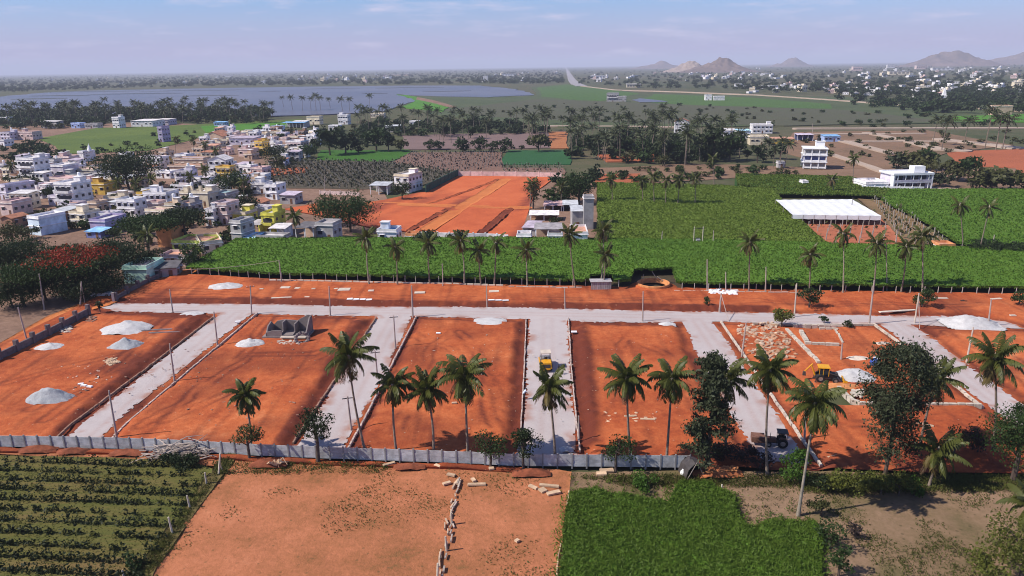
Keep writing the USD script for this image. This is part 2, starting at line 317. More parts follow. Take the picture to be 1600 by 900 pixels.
def site_z(p):
    z = 0.10 + 0.34 * (fbm(np.c_[p * 0.11, p[:, :1] * 0], 4, 2) - 0.5) + 0.16 * (fbm(np.c_[p * 0.8, p[:, :1] * 0], 3, 9) - 0.5)
    d = pdist(road_union, p)
    plot = np.clip((d - 1.6) / 1.4, 0, 1)
    z = z + 0.36 * plot
    z = np.where(d < 2.4, z * np.clip(d / 1.2, 0, 1) - 0.26 * np.exp(-((d - 1.3) / 0.7) ** 2), z)          # the drain trench along every road
    for l in loose:
        k = np.clip(1 - pdist(l, p) / 1.2, 0, 1)
        z = z + k * (0.9 * (fbm(np.c_[p * 0.55, p[:, :1] * 0 + 3], 3, 21) - 0.42)) * np.clip(d / 1.5, 0, 1)
    for l in pits: z = z - 1.1 * np.clip(1 - pdist(l, p) / 0.8, 0, 1)
    return np.where(d <= 0.01, -0.06, z)
TRACKS = [GP((60, 640), (150, 600), (240, 560), (310, 515)), GP((70, 660), (180, 585), (220, 545), (170, 525)), GP((20, 600), (130, 570), (200, 555), (250, 505)), GP((220, 670), (330, 600), (400, 555), (480, 560), (560, 515)), GP((260, 660), (350, 620), (460, 590), (540, 530)), GP((420, 500), (380, 560), (300, 620)),
          GP((610, 690), (650, 600), (700, 520)), GP((780, 690), (760, 600), (720, 520)), GP((640, 520), (720, 560), (800, 640)), GP((920, 690), (950, 600), (990, 515)), GP((1090, 640), (1040, 560), (960, 520)), GP((1240, 640), (1330, 660), (1480, 650), (1560, 680)), GP((1250, 690), (1350, 680), (1450, 690)), GP((1480, 520), (1560, 580), (1640, 640)),
          GP((260, 456), (600, 464), (900, 470), (1200, 474), (1560, 480)), GP((220, 463), (500, 471), (760, 474)), GP((1150, 480), (1300, 476), (1500, 484))]
def site_tone(v):
    p = v[:, :2]; t = np.zeros(len(p))
    for l in loose: t = np.maximum(t, 1.0 * np.clip(1 - pdist(l, p) / 1.6, 0, 1))
    d = pdist(road_union, p)
    t = np.maximum(t, 0.7 * np.exp(-((d - 1.3) / 0.8) ** 2))
    n = fbm(np.c_[p * 0.09, p[:, :1] * 0], 4, 31); t = t * (0.5 + fbm(np.c_[p * 0.6, p[:, :1] * 0], 3, 5))
    # wheel tracks and graded passes that lie along the plots
    w = fbm(np.c_[p[:, :1] * 0.9, p[:, 1:] * 0.045, p[:, :1] * 0], 4, 41)
    for k, tr in enumerate(TRACKS):
        ln = LineString(tr); q = np.array(shapely.segmentize(ln, .5).coords); q = q + (fbm(np.c_[q * .08, q[:, :1] * 0 + k], 3, k) - .5)[:, None] * 5; dd = cKDTree(np.vstack([q[:-1] + (q[1:] - q[:-1]) * u for u in (0, .25, .5, .75)])).query(p)[0]
        t = np.maximum(t, (.48 + .2 * (k % 2)) * np.exp(-((dd - .95) / .34) ** 2) * np.clip((fbm(np.c_[p * .2, p[:, :1] * 0], 3, 70 + k) - .3) * 4, 0, 1))
    return np.clip(t + 0.6 * np.clip((n - 0.50) * 4, 0, 1) + 0.45 * np.clip((w - 0.56) * 5, 0, 1), 0, 1)
(v_, f_), _ = sheet(site, 0.62, site_z)
part(None, 'site_soil', (v_, f_), M_soil, label='graded red soil of the plots', kind='structure', smooth=True, tone=site_tone(v_))
for k, g in enumerate(sorted(getattr(road_union, 'geoms', [road_union]), key=lambda g: -g.area)[:1]):
    _cl = np.vstack([np.array(shapely.segmentize(LineString(GP(*q)), .4).coords) for q in ([(372, 490), (140, 690)], [(618, 494), (505, 700)], [(856, 499), (855, 710)], [(1090, 502), (1165, 610), (1225, 722)], [(1398, 506), (1580, 645), (1640, 690)], [(190, 481), (600, 487), (1000, 494), (1560, 508)])])
    def road_z(p): return 0.05 + 0.12 * (fbm(np.c_[p * 0.25, p[:, :1] * 0], 4, 8) - 0.5)
    (v_, f_), nb_ = sheet(g, 0.7, road_z)
    _bp = np.vstack([np.array(shapely.segmentize(q, .35).coords) for q in getattr(g.boundary, 'geoms', [g.boundary])]); e_ = cKDTree(_bp).query(v_[:, :2])[0]
    part(None, 'road', (v_, f_), M_road, label='road bed of pale crushed stone', kind='structure', smooth=True,
         tone=.30 * np.exp(-((cKDTree(_cl).query(v_[:, :2])[0] - .95) / .45) ** 2) * np.clip(fbm(np.c_[v_[:, :2] * .15, v_[:, :1] * 0], 3, 6) * 1.6, 0, 1) + np.clip((1.7 - e_) * 0.8, 0, 1) * np.clip((fbm(np.c_[v_[:, :2] * 0.45, v_[:, :1] * 0], 3, 4) - 0.50) * 6, 0, 1))

# ---- the plain this side of the fence
structure('dirt_field', GP((-60, 706), (300, 712), (400, 716), (550, 721), (725, 727), (870, 733), (895, 737), (875, 905), (870, 935), (240, 935), (215, 935), (330, 745), (340, 728)) , -0.02, 1.0, M_dirt, 0.16, 0.25, seed=3)
rowfield = Polygon(GP((-60, 711), (180, 716), (300, 722), (332, 733), (330, 745), (215, 935), (-120, 935)))
structure('row_crop_ground', rowfield, 0.10, 1.0, M_rowsoil, 0.10, 0.3, seed=4)
structure('scrub_land', GP((1085, 734), (1160, 737), (1300, 736), (1450, 743), (1600, 747), (1780, 765), (1780, 940), (862, 940), (873, 905), (893, 738)), 0.0, 1.0, M_scrub, 0.18, 0.25, seed=6,
          tone=lambda v: np.clip((fbm(np.c_[v[:, :2] * 0.12, v[:, :1] * 0], 4, 12) - 0.5) * 3.5, 0, 1))
structure('earth_bank', LineString(FENCE[:-2]).buffer(1.6).difference(LineString(FENCE).buffer(0.35)).intersection(Polygon([(x, y + 0.0) for x, y in FENCE] + [(FENCE[-1][0], 60), (FENCE[0][0], 60)]).buffer(0)), 0.2, 0.6, M_soil, 0.35, 0.35, seed=7, tone=lambda v: np.clip(fbm(np.c_[v[:, :2] * 0.35, v[:, :1] * 0], 3, 2) * 1.2, 0, 1))

# ---- outer road and fields round the site
structure('dirt_road', GP((-90, 600), (0, 537), (75, 494), (150, 466), (190, 455), (262, 430), (300, 418), (312, 424), (240, 446), (170, 478), (146, 484), (85, 512), (0, 556), (-60, 590)), 0.18, 1.2, ground('orange_road', [(0.36, 0.085, 0.025), (0.47, 0.145, 0.045), (0.54, 0.20, 0.07)], bump=0.4), 0.08, 0.2, seed=8)
structure('village_ground', GP((-500, 480), (-60, 560), (0, 538), (150, 466), (285, 420), (430, 382), (640, 372), (600, 300), (430, 262), (480, 205), (250, 190), (-300, 205)), -0.30, 9.0, M_village)
vine = Polygon(GP((290, 429), (430, 437.5), (800, 446), (1200, 455), (1600, 461), (1800, 464), (1800, 403), (1600, 399), (1490, 396), (1296, 390), (1100, 384), (950, 383), (800, 380), (620, 381), (372, 381)))
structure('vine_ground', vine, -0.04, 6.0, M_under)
structure('red_plot_soil', GP((440, 326), (490, 335), (590, 358), (640, 362), (700, 366), (812, 369), (836, 300), (868, 276), (715, 272), (664, 298), (600, 312), (560, 318), (490, 318)), -0.10, 3.0, M_red2, 0.5, 0.02, seed=9,
          tone=lambda v: np.clip((fbm(np.c_[v[:, :1] * 0.14 - v[:, 1:2] * 0.03, v[:, 1:2] * 0.02, v[:, :1] * 0], 3, 14) - 0.55) * 4, 0, 0.7))
far_fields = [
 ('brown_field', [(935, 262), (1080, 255), (1345, 262), (1600, 262), (1800, 262), (1800, 296), (1600, 300), (1390, 299), (1160, 276), (935, 292)], 'far_brown', [(0.11, 0.075, 0.045), (0.19, 0.115, 0.075), (0.24, 0.15, 0.10)]),
 ('bean_field', [(1150, 274), (1330, 280), (1395, 299), (1225, 300), (1150, 292)], 'far_green_a', [(0.02, 0.055, 0.012), (0.035, 0.085, 0.016)]),
 ('red_field', [(1480, 236), (1800, 226), (1800, 275), (1600, 276), (1585, 262), (1500, 258)], 'far_red', [(0.25, 0.075, 0.035), (0.36, 0.105, 0.05)]),
 ('layout_ground', [(1240, 206), (1450, 203), (1585, 226), (1480, 238), (1390, 262), (1300, 262), (1220, 235)], 'far_scrub', [(0.10, 0.075, 0.045), (0.18, 0.11, 0.07), (0.25, 0.14, 0.09)]),
 ('green_patch', [(500, 234.5), (640, 233.5), (644, 236), (610, 251.5), (496, 249)], 'far_green_b', [(0.03, 0.085, 0.012), (0.045, 0.125, 0.016)]),
 ('green_patch', [(792, 234.5), (892, 234.5), (893, 256.5), (783, 256.5)], 'far_green_c', [(0.02, 0.07, 0.025), (0.03, 0.10, 0.035)]),
 ('tilled_field', [(645, 238), (786, 237), (784, 262), (880, 262), (880, 272), (716, 270), (610, 254)], 'far_tilled', [(0.13, 0.075, 0.055), (0.22, 0.125, 0.095)]),
 ('vineyard_ground', [(400, 262), (470, 250), (610, 253), (716, 270), (650, 292), (560, 296), (430, 292)], 'far_vineyard', [(0.055, 0.050, 0.035), (0.11, 0.085, 0.06)]),
 ('pale_field', [(630, 212), (705, 209), (790, 208), (885, 205), (885, 230), (780, 232), (630, 233)], 'far_lilac', [(0.13, 0.09, 0.085), (0.20, 0.13, 0.12)]),
 ('yellow_field', [(58, 216), (150, 200), (270, 196), (400, 190), (470, 186), (470, 196), (340, 208), (230, 235), (110, 240)], 'far_yellow_green', [(0.050, 0.085, 0.020), (0.115, 0.150, 0.028)]),
 ('green_patch', [(315, 197), (478, 189), (480, 195), (320, 207)], 'far_bright_green', [(0.05, 0.15, 0.015), (0.075, 0.19, 0.02)]),
 ('orange_field', [(855, 206), (885, 206), (885, 232), (858, 232)], 'far_orange', [(0.27, 0.095, 0.045), (0.36, 0.15, 0.06)]),
 ('red_field', [(930, 242), (1020, 240), (1042, 251), (950, 253)], 'far_red', []),
 ('red_field', [(925, 272), (1000, 271), (1000, 291), (930, 291)], 'far_red', []),
 ('lake_bed_meadow', [(620, 166), (650, 150), (840, 149), (830, 136), (905, 132), (1000, 146), (1330, 152), (1600, 178), (1600, 190), (1220, 196), (900, 200), (700, 182)], 'far_meadow', [(0.045, 0.058, 0.030), (0.064, 0.082, 0.036), (0.095, 0.092, 0.052)]),
 ('lake_bed_meadow', [(838, 137), (885, 132), (1000, 146), (930, 160), (850, 151)], 'far_meadow_b', [(0.050, 0.095, 0.024), (0.068, 0.120, 0.030)]),
 ('lake_bed_meadow', [(1020, 147), (1160, 152), (1300, 163), (1300, 170), (1060, 166), (1000, 158)], 'far_meadow_b', []),
 ('mud_flat', [(690, 172), (840, 155), (930, 158), (1100, 165), (1320, 172), (1480, 190), (1230, 197), (905, 190), (760, 182)], 'far_mud', [(0.058, 0.066, 0.036), (0.078, 0.076, 0.048), (0.066, 0.086, 0.038)]),
 ('green_patch', [(1485, 182), (1600, 179), (1700, 184), (1700, 192), (1600, 191), (1490, 190)], 'far_bright_green', []),
 ('orange_soil_yard', [(395, 265), (480, 262), (480, 270), (380, 280)], 'far_red', []),
]
for k, (n, px, mn, cols) in enumerate(far_fields):
    y = min(p[1] for p in px); z = -0.30 + 0.035 * k
    d = np.linalg.norm(G(*px[0])[:2])
    structure(n, GP(*px), z, max(3.0, d * 0.012), ground(mn, cols, scales=(0.012, 0.06, 0.35), bump=0.0), jag=(max(6.0, d * 0.02), d * 0.006), seed=20 + k)
# the lake
M_water = usdkit.material(stage, '/World/Looks/lake_water', {'geo': ('geometry', {}), 'n': ('noise_texture', {'scale': 0.004, 'detail': 5.0}), 'r': ('rgb_ramp', {'ramp': [(0.35, (0.075, 0.068, 0.088)), (0.65, (0.120, 0.105, 0.122))]}),
    'p': ('principled_bsdf', {'roughness': 0.32, 'ior': 1.33, 'specular_ior_level': 0.4}), 'n2': ('noise_texture', {'scale': 0.25, 'detail': 4.0}), 'b': ('bump', {'strength': 0.35, 'distance': 0.3})},
    [('geo.position', 'n.vector'), ('n.fac', 'r.fac'), ('r.color', 'p.base_color'), ('geo.position', 'n2.vector'), ('n2.fac', 'b.height'), ('b.normal', 'p.normal')], surface='p.BSDF')
structure('lake', GP((-60, 166), (-10, 152), (60, 146), (120, 142.5), (300, 138.5), (500, 135.5), (640, 134), (750, 134), (800, 139), (838, 149), (760, 152.5), (690, 151), (648, 149.5), (622, 147), (640, 154), (648, 157), (628, 163), (600, 175), (430, 182), (200, 182), (0, 180)), 0.75, 25, M_water, jag=(24, 15), seed=60)
for k, (x_, y_, a_, b_) in enumerate([(95, 150, 150, 14), (210, 147, 240, 12), (330, 150, 120, 10), (422, 143, 60, 8), (150, 143.5, 260, 12), (520, 139, 160, 9), (300, 142, 300, 12), (585, 147, 60, 9), (700, 143, 120, 10), (60, 155, 120, 16), (640, 137.5, 200, 12)]):
    c_ = G(x_, y_)[:2]; structure('water_weed', Polygon([(c_[0] + a_ * math.cos(t) / 2, c_[1] + b_ * 2.6 * math.sin(t) / 2) for t in np.linspace(0, 6.28, 24)[:-1]]), 1.0, 10, ground('water_weed', [(.035, .045, .028), (.065, .062, .042)], bump=0), jag=(14, 9), seed=200 + k, label='thin raft of weed on the lake', kind='stuff')
structure('pond', GP((988, 157), (1000, 154.5), (1030, 157.5), (1045, 160), (1000, 160.5)), 1.0, 8, M_water, jag=(8, 2), seed=61)
structure('mud_spit', GP((652, 152.5), (680, 158), (714, 168), (708, 169), (672, 161), (650, 156)), 1.05, 8, M_village, jag=(8, 2), seed=62)
structure('green_spit', GP((618, 148), (640, 153), (650, 158), (640, 163), (628, 168), (690, 175), (700, 169), (672, 160), (650, 152), (640, 150)), 0.98, 8, ground('far_bright_green', []), jag=(8, 3), seed=63)
# sand roads of the far layout, the highway and its embankment
M_sand = ground('far_sand', [(0.30, 0.22, 0.17), (0.42, 0.33, 0.27)], scales=(0.02, 0.1, 0.5), bump=0.0)
for k, pl in enumerate([[(1262, 210, 5), (1440, 209, 5)], [(1355, 208, 6), (1412, 219, 9)], [(1318, 221.5, 5), (1420, 221, 6), (1500, 222, 8)], [(1318, 221, 6), (1392, 240, 5)], [(1420, 221, 8), (1470, 234, 10), (1505, 236, 8)], [(1470, 218, 9), (1585, 231, 8)], [(1245, 201, 6), (1600, 200, 6)], [(1300, 242, 4), (1392, 272, 5)], [(835, 197, 6), (1000, 198, 6), (1060, 199, 6)], [(1450, 296, 4), (1490, 297, 4)]]):
    pts = [tuple(G(x, y)[:2]) for x, y, w in pl]
    structure('sand_track', LineString(pts).buffer(pl[0][2] * 0.62), 0.45 + 0.012 * k, 4.0, M_sand, jag=(7, 0.9), seed=80 + k)
hw = [tuple(G(x, y)[:2]) for x, y in [(884, 104.5), (884.5, 106), (886.5, 110), (889, 116), (894, 126), (900, 131.5), (909, 135)]]
structure('highway', LineString(hw).buffer(15, cap_style='flat'), 1.6, 30, plain('far_asphalt', (0.27, 0.25, 0.26), 0.9, 0.15, 0.02))
structure('country_road', LineString([tuple(G(x, y)[:2]) for x, y in [(905, 134.5), (960, 141), (1060, 144), (1180, 149), (1300, 157), (1420, 166), (1600, 174)]]).buffer(4.5), 1.35, 10, M_sand, jag=(20, 1.5), seed=95)
# hills
def hill(name, label, px, py, half_px, dist, rough_, seed, cols, ridge=0.25):
    d = ray(px, py); t = dist / d[1]; c = np.array([d[0] * t, dist]); h = CAM_H + d[2] * t
    r = half_px * .92 / FOCAL * dist
    n = 72; gx = np.linspace(-1, 1, n); X, Y = np.meshgrid(gx, gx)
    q = np.c_[X.ravel() * 3 + seed, Y.ravel() * 3, np.zeros(n * n)]
    rr = np.sqrt(X ** 2 + Y ** 2).ravel()
    fall = np.clip(1 - rr, 0, 1); b = fall ** 1.5 * (0.50 + 0.9 * fbm(q, 5, seed)) + ridge * 1.7 * fall * (fbm(q * 2.6, 5, seed + 3) - 0.5)
    top = b.max(); z = h * np.clip(b / top, 0, None) - 1.0
    v = np.c_[c[0] + X.ravel() * r, c[1] + Y.ravel() * r, z]
    i, j = np.meshgrid(np.arange(n - 1), np.arange(n - 1), indexing='ij'); k = (i * n + j).ravel()
    part(None, name, (v, np.stack([k, k + 1, k + n + 1, k + n], 1)), ground('hill_' + str(seed), cols, scales=(0.003, 0.016, 0.07), bump=0.0), label=label, kind='structure', smooth=True)
HC = [(0.070, 0.062, 0.052), (0.14, 0.100, 0.085), (0.24, 0.170, 0.145)]
hill('hill', 'bare brown quarried hill above the white town', 1124, 88.5, 72, 5200, 0.3, 3, HC)
hill('hill_shoulder', 'low pale quarry shoulder beside the brown hill', 1078, 94.5, 52, 5600, 0.3, 5, [(0.22, 0.16, 0.13), (0.34, 0.27, 0.23)])
hill('hill', 'pinkish pointed hill behind the factories', 1487, 79, 88, 7600, 0.3, 8, HC)
hill('hill', 'hazy hill running out of view beside the pointed hill', 1622, 71, 110, 9000, 0.3, 12, HC)
hill('hill', 'small grey hazy hill between the brown and pointed hills', 1237, 89.5, 42, 11000, 0.3, 15, HC)
hill('hill', 'faint low ridge to the near side of the brown hill', 1035, 94.5, 60, 11000, 0.3, 17, HC)
# ------------------------------------------------------------------ plants
L_palm = leaf('palm_leaf', (0.260, 0.245, 0.040), (0.075, 0.084, 0.018), 0.3, 0.45, 0.6)
L_palm_old = leaf('old_palm_leaf', (0.27, 0.20, 0.040), (0.12, 0.088, 0.028), 0.2, 0.6, 0.6)
L_dead = leaf('dead_palm_leaf', (0.21, 0.135, 0.065), (0.10, 0.062, 0.034), 0.15)
L_palm_far = leaf('far_palm_leaf', (0.140, 0.140, 0.044), (0.050, 0.060, 0.024), 0.15, 0.5, 0.5)
L_dark = leaf('dark_leaf', (0.068, 0.094, 0.024), (0.025, 0.040, 0.012), 0.28)
L_mid = leaf('mid_leaf', (0.075, 0.115, 0.019), (0.026, 0.048, 0.010), 0.28)
L_bright = leaf('bright_leaf', (0.145, 0.245, 0.020), (0.055, 0.115, 0.012), 0.35)
L_olive = leaf('olive_leaf', (0.155, 0.140, 0.040), (0.062, 0.064, 0.020), 0.22)
L_grey = leaf('needle_leaf', (0.098, 0.110, 0.042), (0.036, 0.044, 0.020), 0.15)
L_red = leaf('red_blossom', (0.68, 0.105, 0.025), (0.34, 0.040, 0.014), 0.2)
L_vineyard = leaf('vineyard_leaf', (0.085, 0.080, 0.036), (0.040, 0.042, 0.020), 0.2)
L_yellow = leaf('yellow_green_leaf', (0.210, 0.205, 0.028), (0.100, 0.110, 0.018), 0.25)
L_purple = leaf('dry_purple_leaf', (0.075, 0.048, 0.042), (0.035, 0.024, 0.022), 0.1)
L_vine = leaf('vine_leaf', (0.118, 0.200, 0.019), (0.088, 0.160, 0.015), 0.35, 0.6, 0.06)
L_bean = leaf('bean_leaf', (0.160, 0.205, 0.026), (0.110, 0.155, 0.019), 0.35, 0.6, 0.06)
L_maize = leaf('fodder_leaf', (0.195, 0.250, 0.027), (0.100, 0.165, 0.018), 0.38, 0.6, 0.14)
L_row = leaf('row_bush_leaf', (0.062, 0.072, 0.017), (0.020, 0.028, 0.009), 0.25, 0.6, 0.3)
L_grass = leaf('grass_blade', (0.175, 0.170, 0.035), (0.085, 0.092, 0.020), 0.4)
B_palm = plain('palm_bark', (0.19, 0.145, 0.115), 0.9, 0.35, 3.0, bump=0.4)
B_pale = plain('pale_bark', (0.26, 0.22, 0.175), 0.9, 0.3, 2.0)
B_dark = plain('dark_bark', (0.085, 0.060, 0.048), 0.9, 0.3, 2.0)

def frond(rng, az, e0, L, droop, wind=0.0, nl=17, lw=0.27):
    """One coconut leaf: a bent midrib with leaflets hanging off both sides."""
    n = 9; t = np.linspace(0, 1, n); pit = e0 - droop * t ** 1.25
    d = np.stack([np.cos(az) * np.cos(pit), np.sin(az) * np.cos(pit), np.sin(pit)], 1)
    d += np.array([wind, 0.0, 0.0]) * t[:, None]; d /= np.linalg.norm(d, axis=1, keepdims=True)
    p = np.vstack([[0, 0, 0], np.cumsum((d[1:] + d[:-1]) / 2 * (L / (n - 1)), 0)])
    mb = MB(); mb.tube(p, np.linspace(0.075, 0.015, n), 3, False)
    ts = np.linspace(0.10, 0.99, nl); V = []
    for s in (-1, 1):
        for u in ts:
            u = min(0.995, u + rng.uniform(-.02, .02)); k = min(int(u * (n - 1)), n - 2); fr = u * (n - 1) - k
            o = p[k] * (1 - fr) + p[k + 1] * fr; f = d[k]
            hn = math.hypot(f[0], f[1]) + 1e-9; sx, sy = f[1] / hn, -f[0] / hn; side = np.array([sx, sy, 0.0]); up = np.array([sy * f[2], -sx * f[2], sx * f[1] - sy * f[0]])
            ln = L * 0.31 * (0.35 + 0.65 * math.sin(math.pi * min(1, 0.12 + u * 0.86))) * rng.uniform(.85, 1.15)
            q = side * s * 0.78 + f * 0.55 - up * rng.uniform(.05, .25) + np.array([wind * .4, 0, -0.42]); q /= math.sqrt(q @ q)
            q2 = q + np.array([wind * .3, 0, -0.85]); q2 /= math.sqrt(q2 @ q2)
            wv = f * lw * 0.5; m1 = o + q * ln * .5; m2 = m1 + q2 * ln * .5
            V.append([o - wv * .6, o + wv * .6, m1 + wv, m2, m1 - wv])
    V = np.array(V).reshape(-1, 3); k = np.arange(len(V) // 5)[:, None] * 5
    mb.add(V, np.vstack([k + [0, 1, 2], k + [0, 2, 4], k + [4, 2, 3]]))
    return mb
_palm_n = [0]
def palm(base, top, label, L=4.6, n=22, group=None, old=0.25, bark=None, wind=0.25, lush=1.0, dz=0.0, name='coconut_palm'):
    """base, top: where the trunk stands and where its head is, as sight lines."""
    _palm_n[0] += 1; rng = np.random.default_rng(500 + _palm_n[0]); L = L * .92; dm = rng.uniform(.8, 1.3); wind = wind + rng.uniform(-.35, .2); gap = rng.random() * 6.28; n = int(n * rng.uniform(.8, 1.15))
    b = G(*base); t3 = onray(top[0], top[1], b[1] + rng.uniform(-.4, .4)); off = t3 - b
    x = thing(name, label, 'palm tree', b + [0, 0, dz], group=group)
    h = off[2]; s = np.linspace(0, 1, 10)
    bow = (np.sin(s * np.pi) * rng.uniform(-.03, .03) * h)[:, None] * np.array([1, .3, 0])
    pts = np.c_[off[0] * s ** 1.35, off[1] * s ** 1.35, (h + 0.5) * s - 0.5] + bow
    mb = MB().tube(pts, 0.20 - 0.085 * s + 0.14 * np.exp(-s * 14), 8)
    part(x, 'trunk', mb, bark or B_palm, smooth=True)
    hd = part(x, 'crown_heart', MB().lathe([(0.02, -0.9), (0.3, -0.55), (0.36, -0.1), (0.2, 0.35), (0.02, 0.9)], 7, off), B_pale)
    for k in range(n):
        u = (k + 0.5) / n; az = k * 2.39996 + rng.uniform(-.25, .25)
        e0 = math.radians(88 - 158 * u ** 1.0 + rng.uniform(-9, 9)); dr = math.radians(rng.uniform(50, 92) * (.72 + .45 * u)) * dm
        if abs((az - gap + math.pi) % (2 * math.pi) - math.pi) < .38 and u > .25 and rng.random() < .8: continue
        f = frond(rng, az, e0, L * rng.uniform(.84, 1.08) * (0.90 if u < .3 else .92), dr, wind * rng.uniform(.4, 1.3))
        part(x, 'frond', f, L_palm_old if u > 1 - old * rng.random() * 1.2 and u > .55 else L_palm, loc=off + np.array([math.cos(az) * .15, math.sin(az) * .15, 0.1]))
    for k in range(3):
        az = rng.random() * 6.28; part(x, 'frond', frond(rng, az, math.radians(rng.uniform(-52, -30)), L * .8, math.radians(42), 0.0, 12, .14), L_dead, label='dry brown hanging leaf', loc=off + np.array([math.cos(az) * .2, math.sin(az) * .2, -.25]))
    if rng.random() < .8:
        mb = MB()
        for k in range(7):
            a = rng.random() * 6.3; mb.add(np.array(trimesh.creation.icosphere(1, .16).vertices) + off + [math.cos(a) * .38, math.sin(a) * .38, -.35 - .2 * rng.random()], trimesh.creation.icosphere(1, .16).faces)
        part(x, 'coconut_bunch', mb, plain('green_coconut', (0.12, 0.12, 0.03), .5))
    return x
# the row along the fence
near = [((392, 711), (383, 618), 3.7, 'short dark coconut palm left of the second lane, above the bush on the fence'),
        ((573, 714), (544, 556), 4.7, 'tall coconut palm with a curved trunk leaning left over the second lane'),
        ((621, 716), (614, 601), 3.9, 'coconut palm right beside the second lane, first of three on the middle plot'),
        ((677, 718), (667, 608), 3.9, 'coconut palm in the middle of the three on the middle plot'),
        ((731, 720), (726, 588), 4.9, 'tallest coconut palm of the three on the middle plot, over the feathery bush'),
        ((868, 724), (858, 606), 4.2, 'pale coconut palm on the third lane below the yellow road roller'),
        ((987, 726), (980, 590), 4.3, 'coconut palm over the dark shrub on the fence, left of the bent one'),
        ((1041, 725), (1050, 592), 4.2, 'coconut palm with a bent trunk beside the dark needle tree'),
        ((1135, 716), (1135, 592), 4.5, 'dark coconut palm standing right behind the needle tree'),
        ((1199, 742), (1204, 578), 4.3, 'coconut palm on the fourth lane above the bright green bush'),
        ((1247, 806), (1274, 630), 4.6, 'coconut palm with a long pale slanting trunk rising out of the crop edge'),
        ((1437, 700), (1464, 592), 4.4, 'coconut palm with a slanting trunk right of the tall feathery tree'),
        ((1551, 708), (1554, 560), 4.9, 'tall straight coconut palm on the lane by the right edge'),
        ((1450, 762), (1466, 706), 4.4, 'short yellowing coconut palm with drooping leaves and a big ground shadow')]
for k, (b, t, L, lab) in enumerate(near):
    palm(b, t, lab, L * 1.04, 31 if L > 4 else 27, 'coconut palms along the site fence', old=0.5 if k in (13, 5, 12) else 0.25, bark=B_pale if k in (10,) else B_palm, wind=(0.35 if k % 2 else 0.22))
palm((1606, 850), (1612, 790), 'coconut palm cut off by the right edge above the yellow-green shrub', 4.2, 20, 'coconut palms along the site fence')
# the row in front of the vine field and the palms in the fields behind
row = [((577, 446), (572, 372)), ((621, 447), (618, 386)), ((672, 446), (669, 380)), ((725, 447), (720, 376)), ((752, 448), (748, 392)), ((772, 448), (775, 379)), ((824, 449), (822, 390)), ((899, 451), (889, 366)), ((943, 452), (946, 398)), ((938, 450), (943, 360)),
       ((1170, 457), (1172, 378)), ((1264, 458), (1266, 398)), ((1317, 459), (1318, 365)), ((1364, 461), (1370, 380)), ((1407, 459), (1416, 386)), ((1441, 459), (1441, 370))]
for k, (b, t) in enumerate(row):
    palm(b, t, 'tall thin coconut palm at the near edge of the vine field', 4.3, 17, 'coconut palms at the edge of the vine field', bark=B_palm if k % 3 else B_pale, wind=0.15)
for b, t, lab in [((957, 319), (956, 281), ''), ((1004, 319), (1004, 283), ''), ((1023, 322), (1021, 276), ''), ((1040, 324), (1041, 281), ''), ((1059, 324), (1062, 282), ''), ((1086, 324), (1087, 279), '')]:
    palm(b, t, 'coconut palm in the short row standing inside the bean field', 4.5, 16, 'coconut palms in the bean field', wind=0.1)
for b, t, lab in [((1115, 292), (1114, 248), 'lone coconut palm on the brown land behind the bean field'), ((1302, 303), (1300, 280), 'coconut palm just behind the white net roof'), ((1333, 291), (1335, 248), 'dark coconut palm between the bare frame building and the white house'),
                  ((1505, 388), (1500, 321), 'left one of two coconut palms in the field right of the poles'), ((1529, 397), (1546, 324), 'slanting coconut palm in the field right of the poles'), ((828, 331), (831, 288), 'shaggy coconut palm on the corner of the red plot'), ((877, 322), (877, 291), 'coconut palm behind the walled sheds'),
                  ((467, 382), (460, 338), 'coconut palm beside the bright yellow house'), ((184, 318), (184, 284), 'coconut palm left of the big dark tree in the village'), ((212, 318), (212, 286), 'coconut palm under the big dark tree in the village'), ((237, 312), (235, 280), 'coconut palm right under the big dark tree in the village'),
                  ((297, 300), (297, 276), 'coconut palm before the white gabled house'), ((320, 298), (320, 266), 'coconut palm right before the white gabled house'), ((381, 312), (380, 284), 'wide-crowned coconut palm behind the cream flat roof'), ((16, 292), (15, 258), 'coconut palm at the left edge beside the tall white house'),
                  ((238, 415), (230, 366), 'coconut palm beside the orange wall and the flat-topped tree'), ((275, 246), (275, 217), 'left coconut palm of the clump behind the long pink roof'), ((302, 250), (302, 219), 'middle coconut palm of the clump behind the long pink roof'), ((318, 255), (320, 226), 'right coconut palm of the clump behind the long pink roof'), ((340, 262), (337, 236), 'low coconut palm beside the orange tiled houses')]:
    palm(b, t, lab, 4.2, 15, 'coconut palms of the village and fields', wind=0.1)

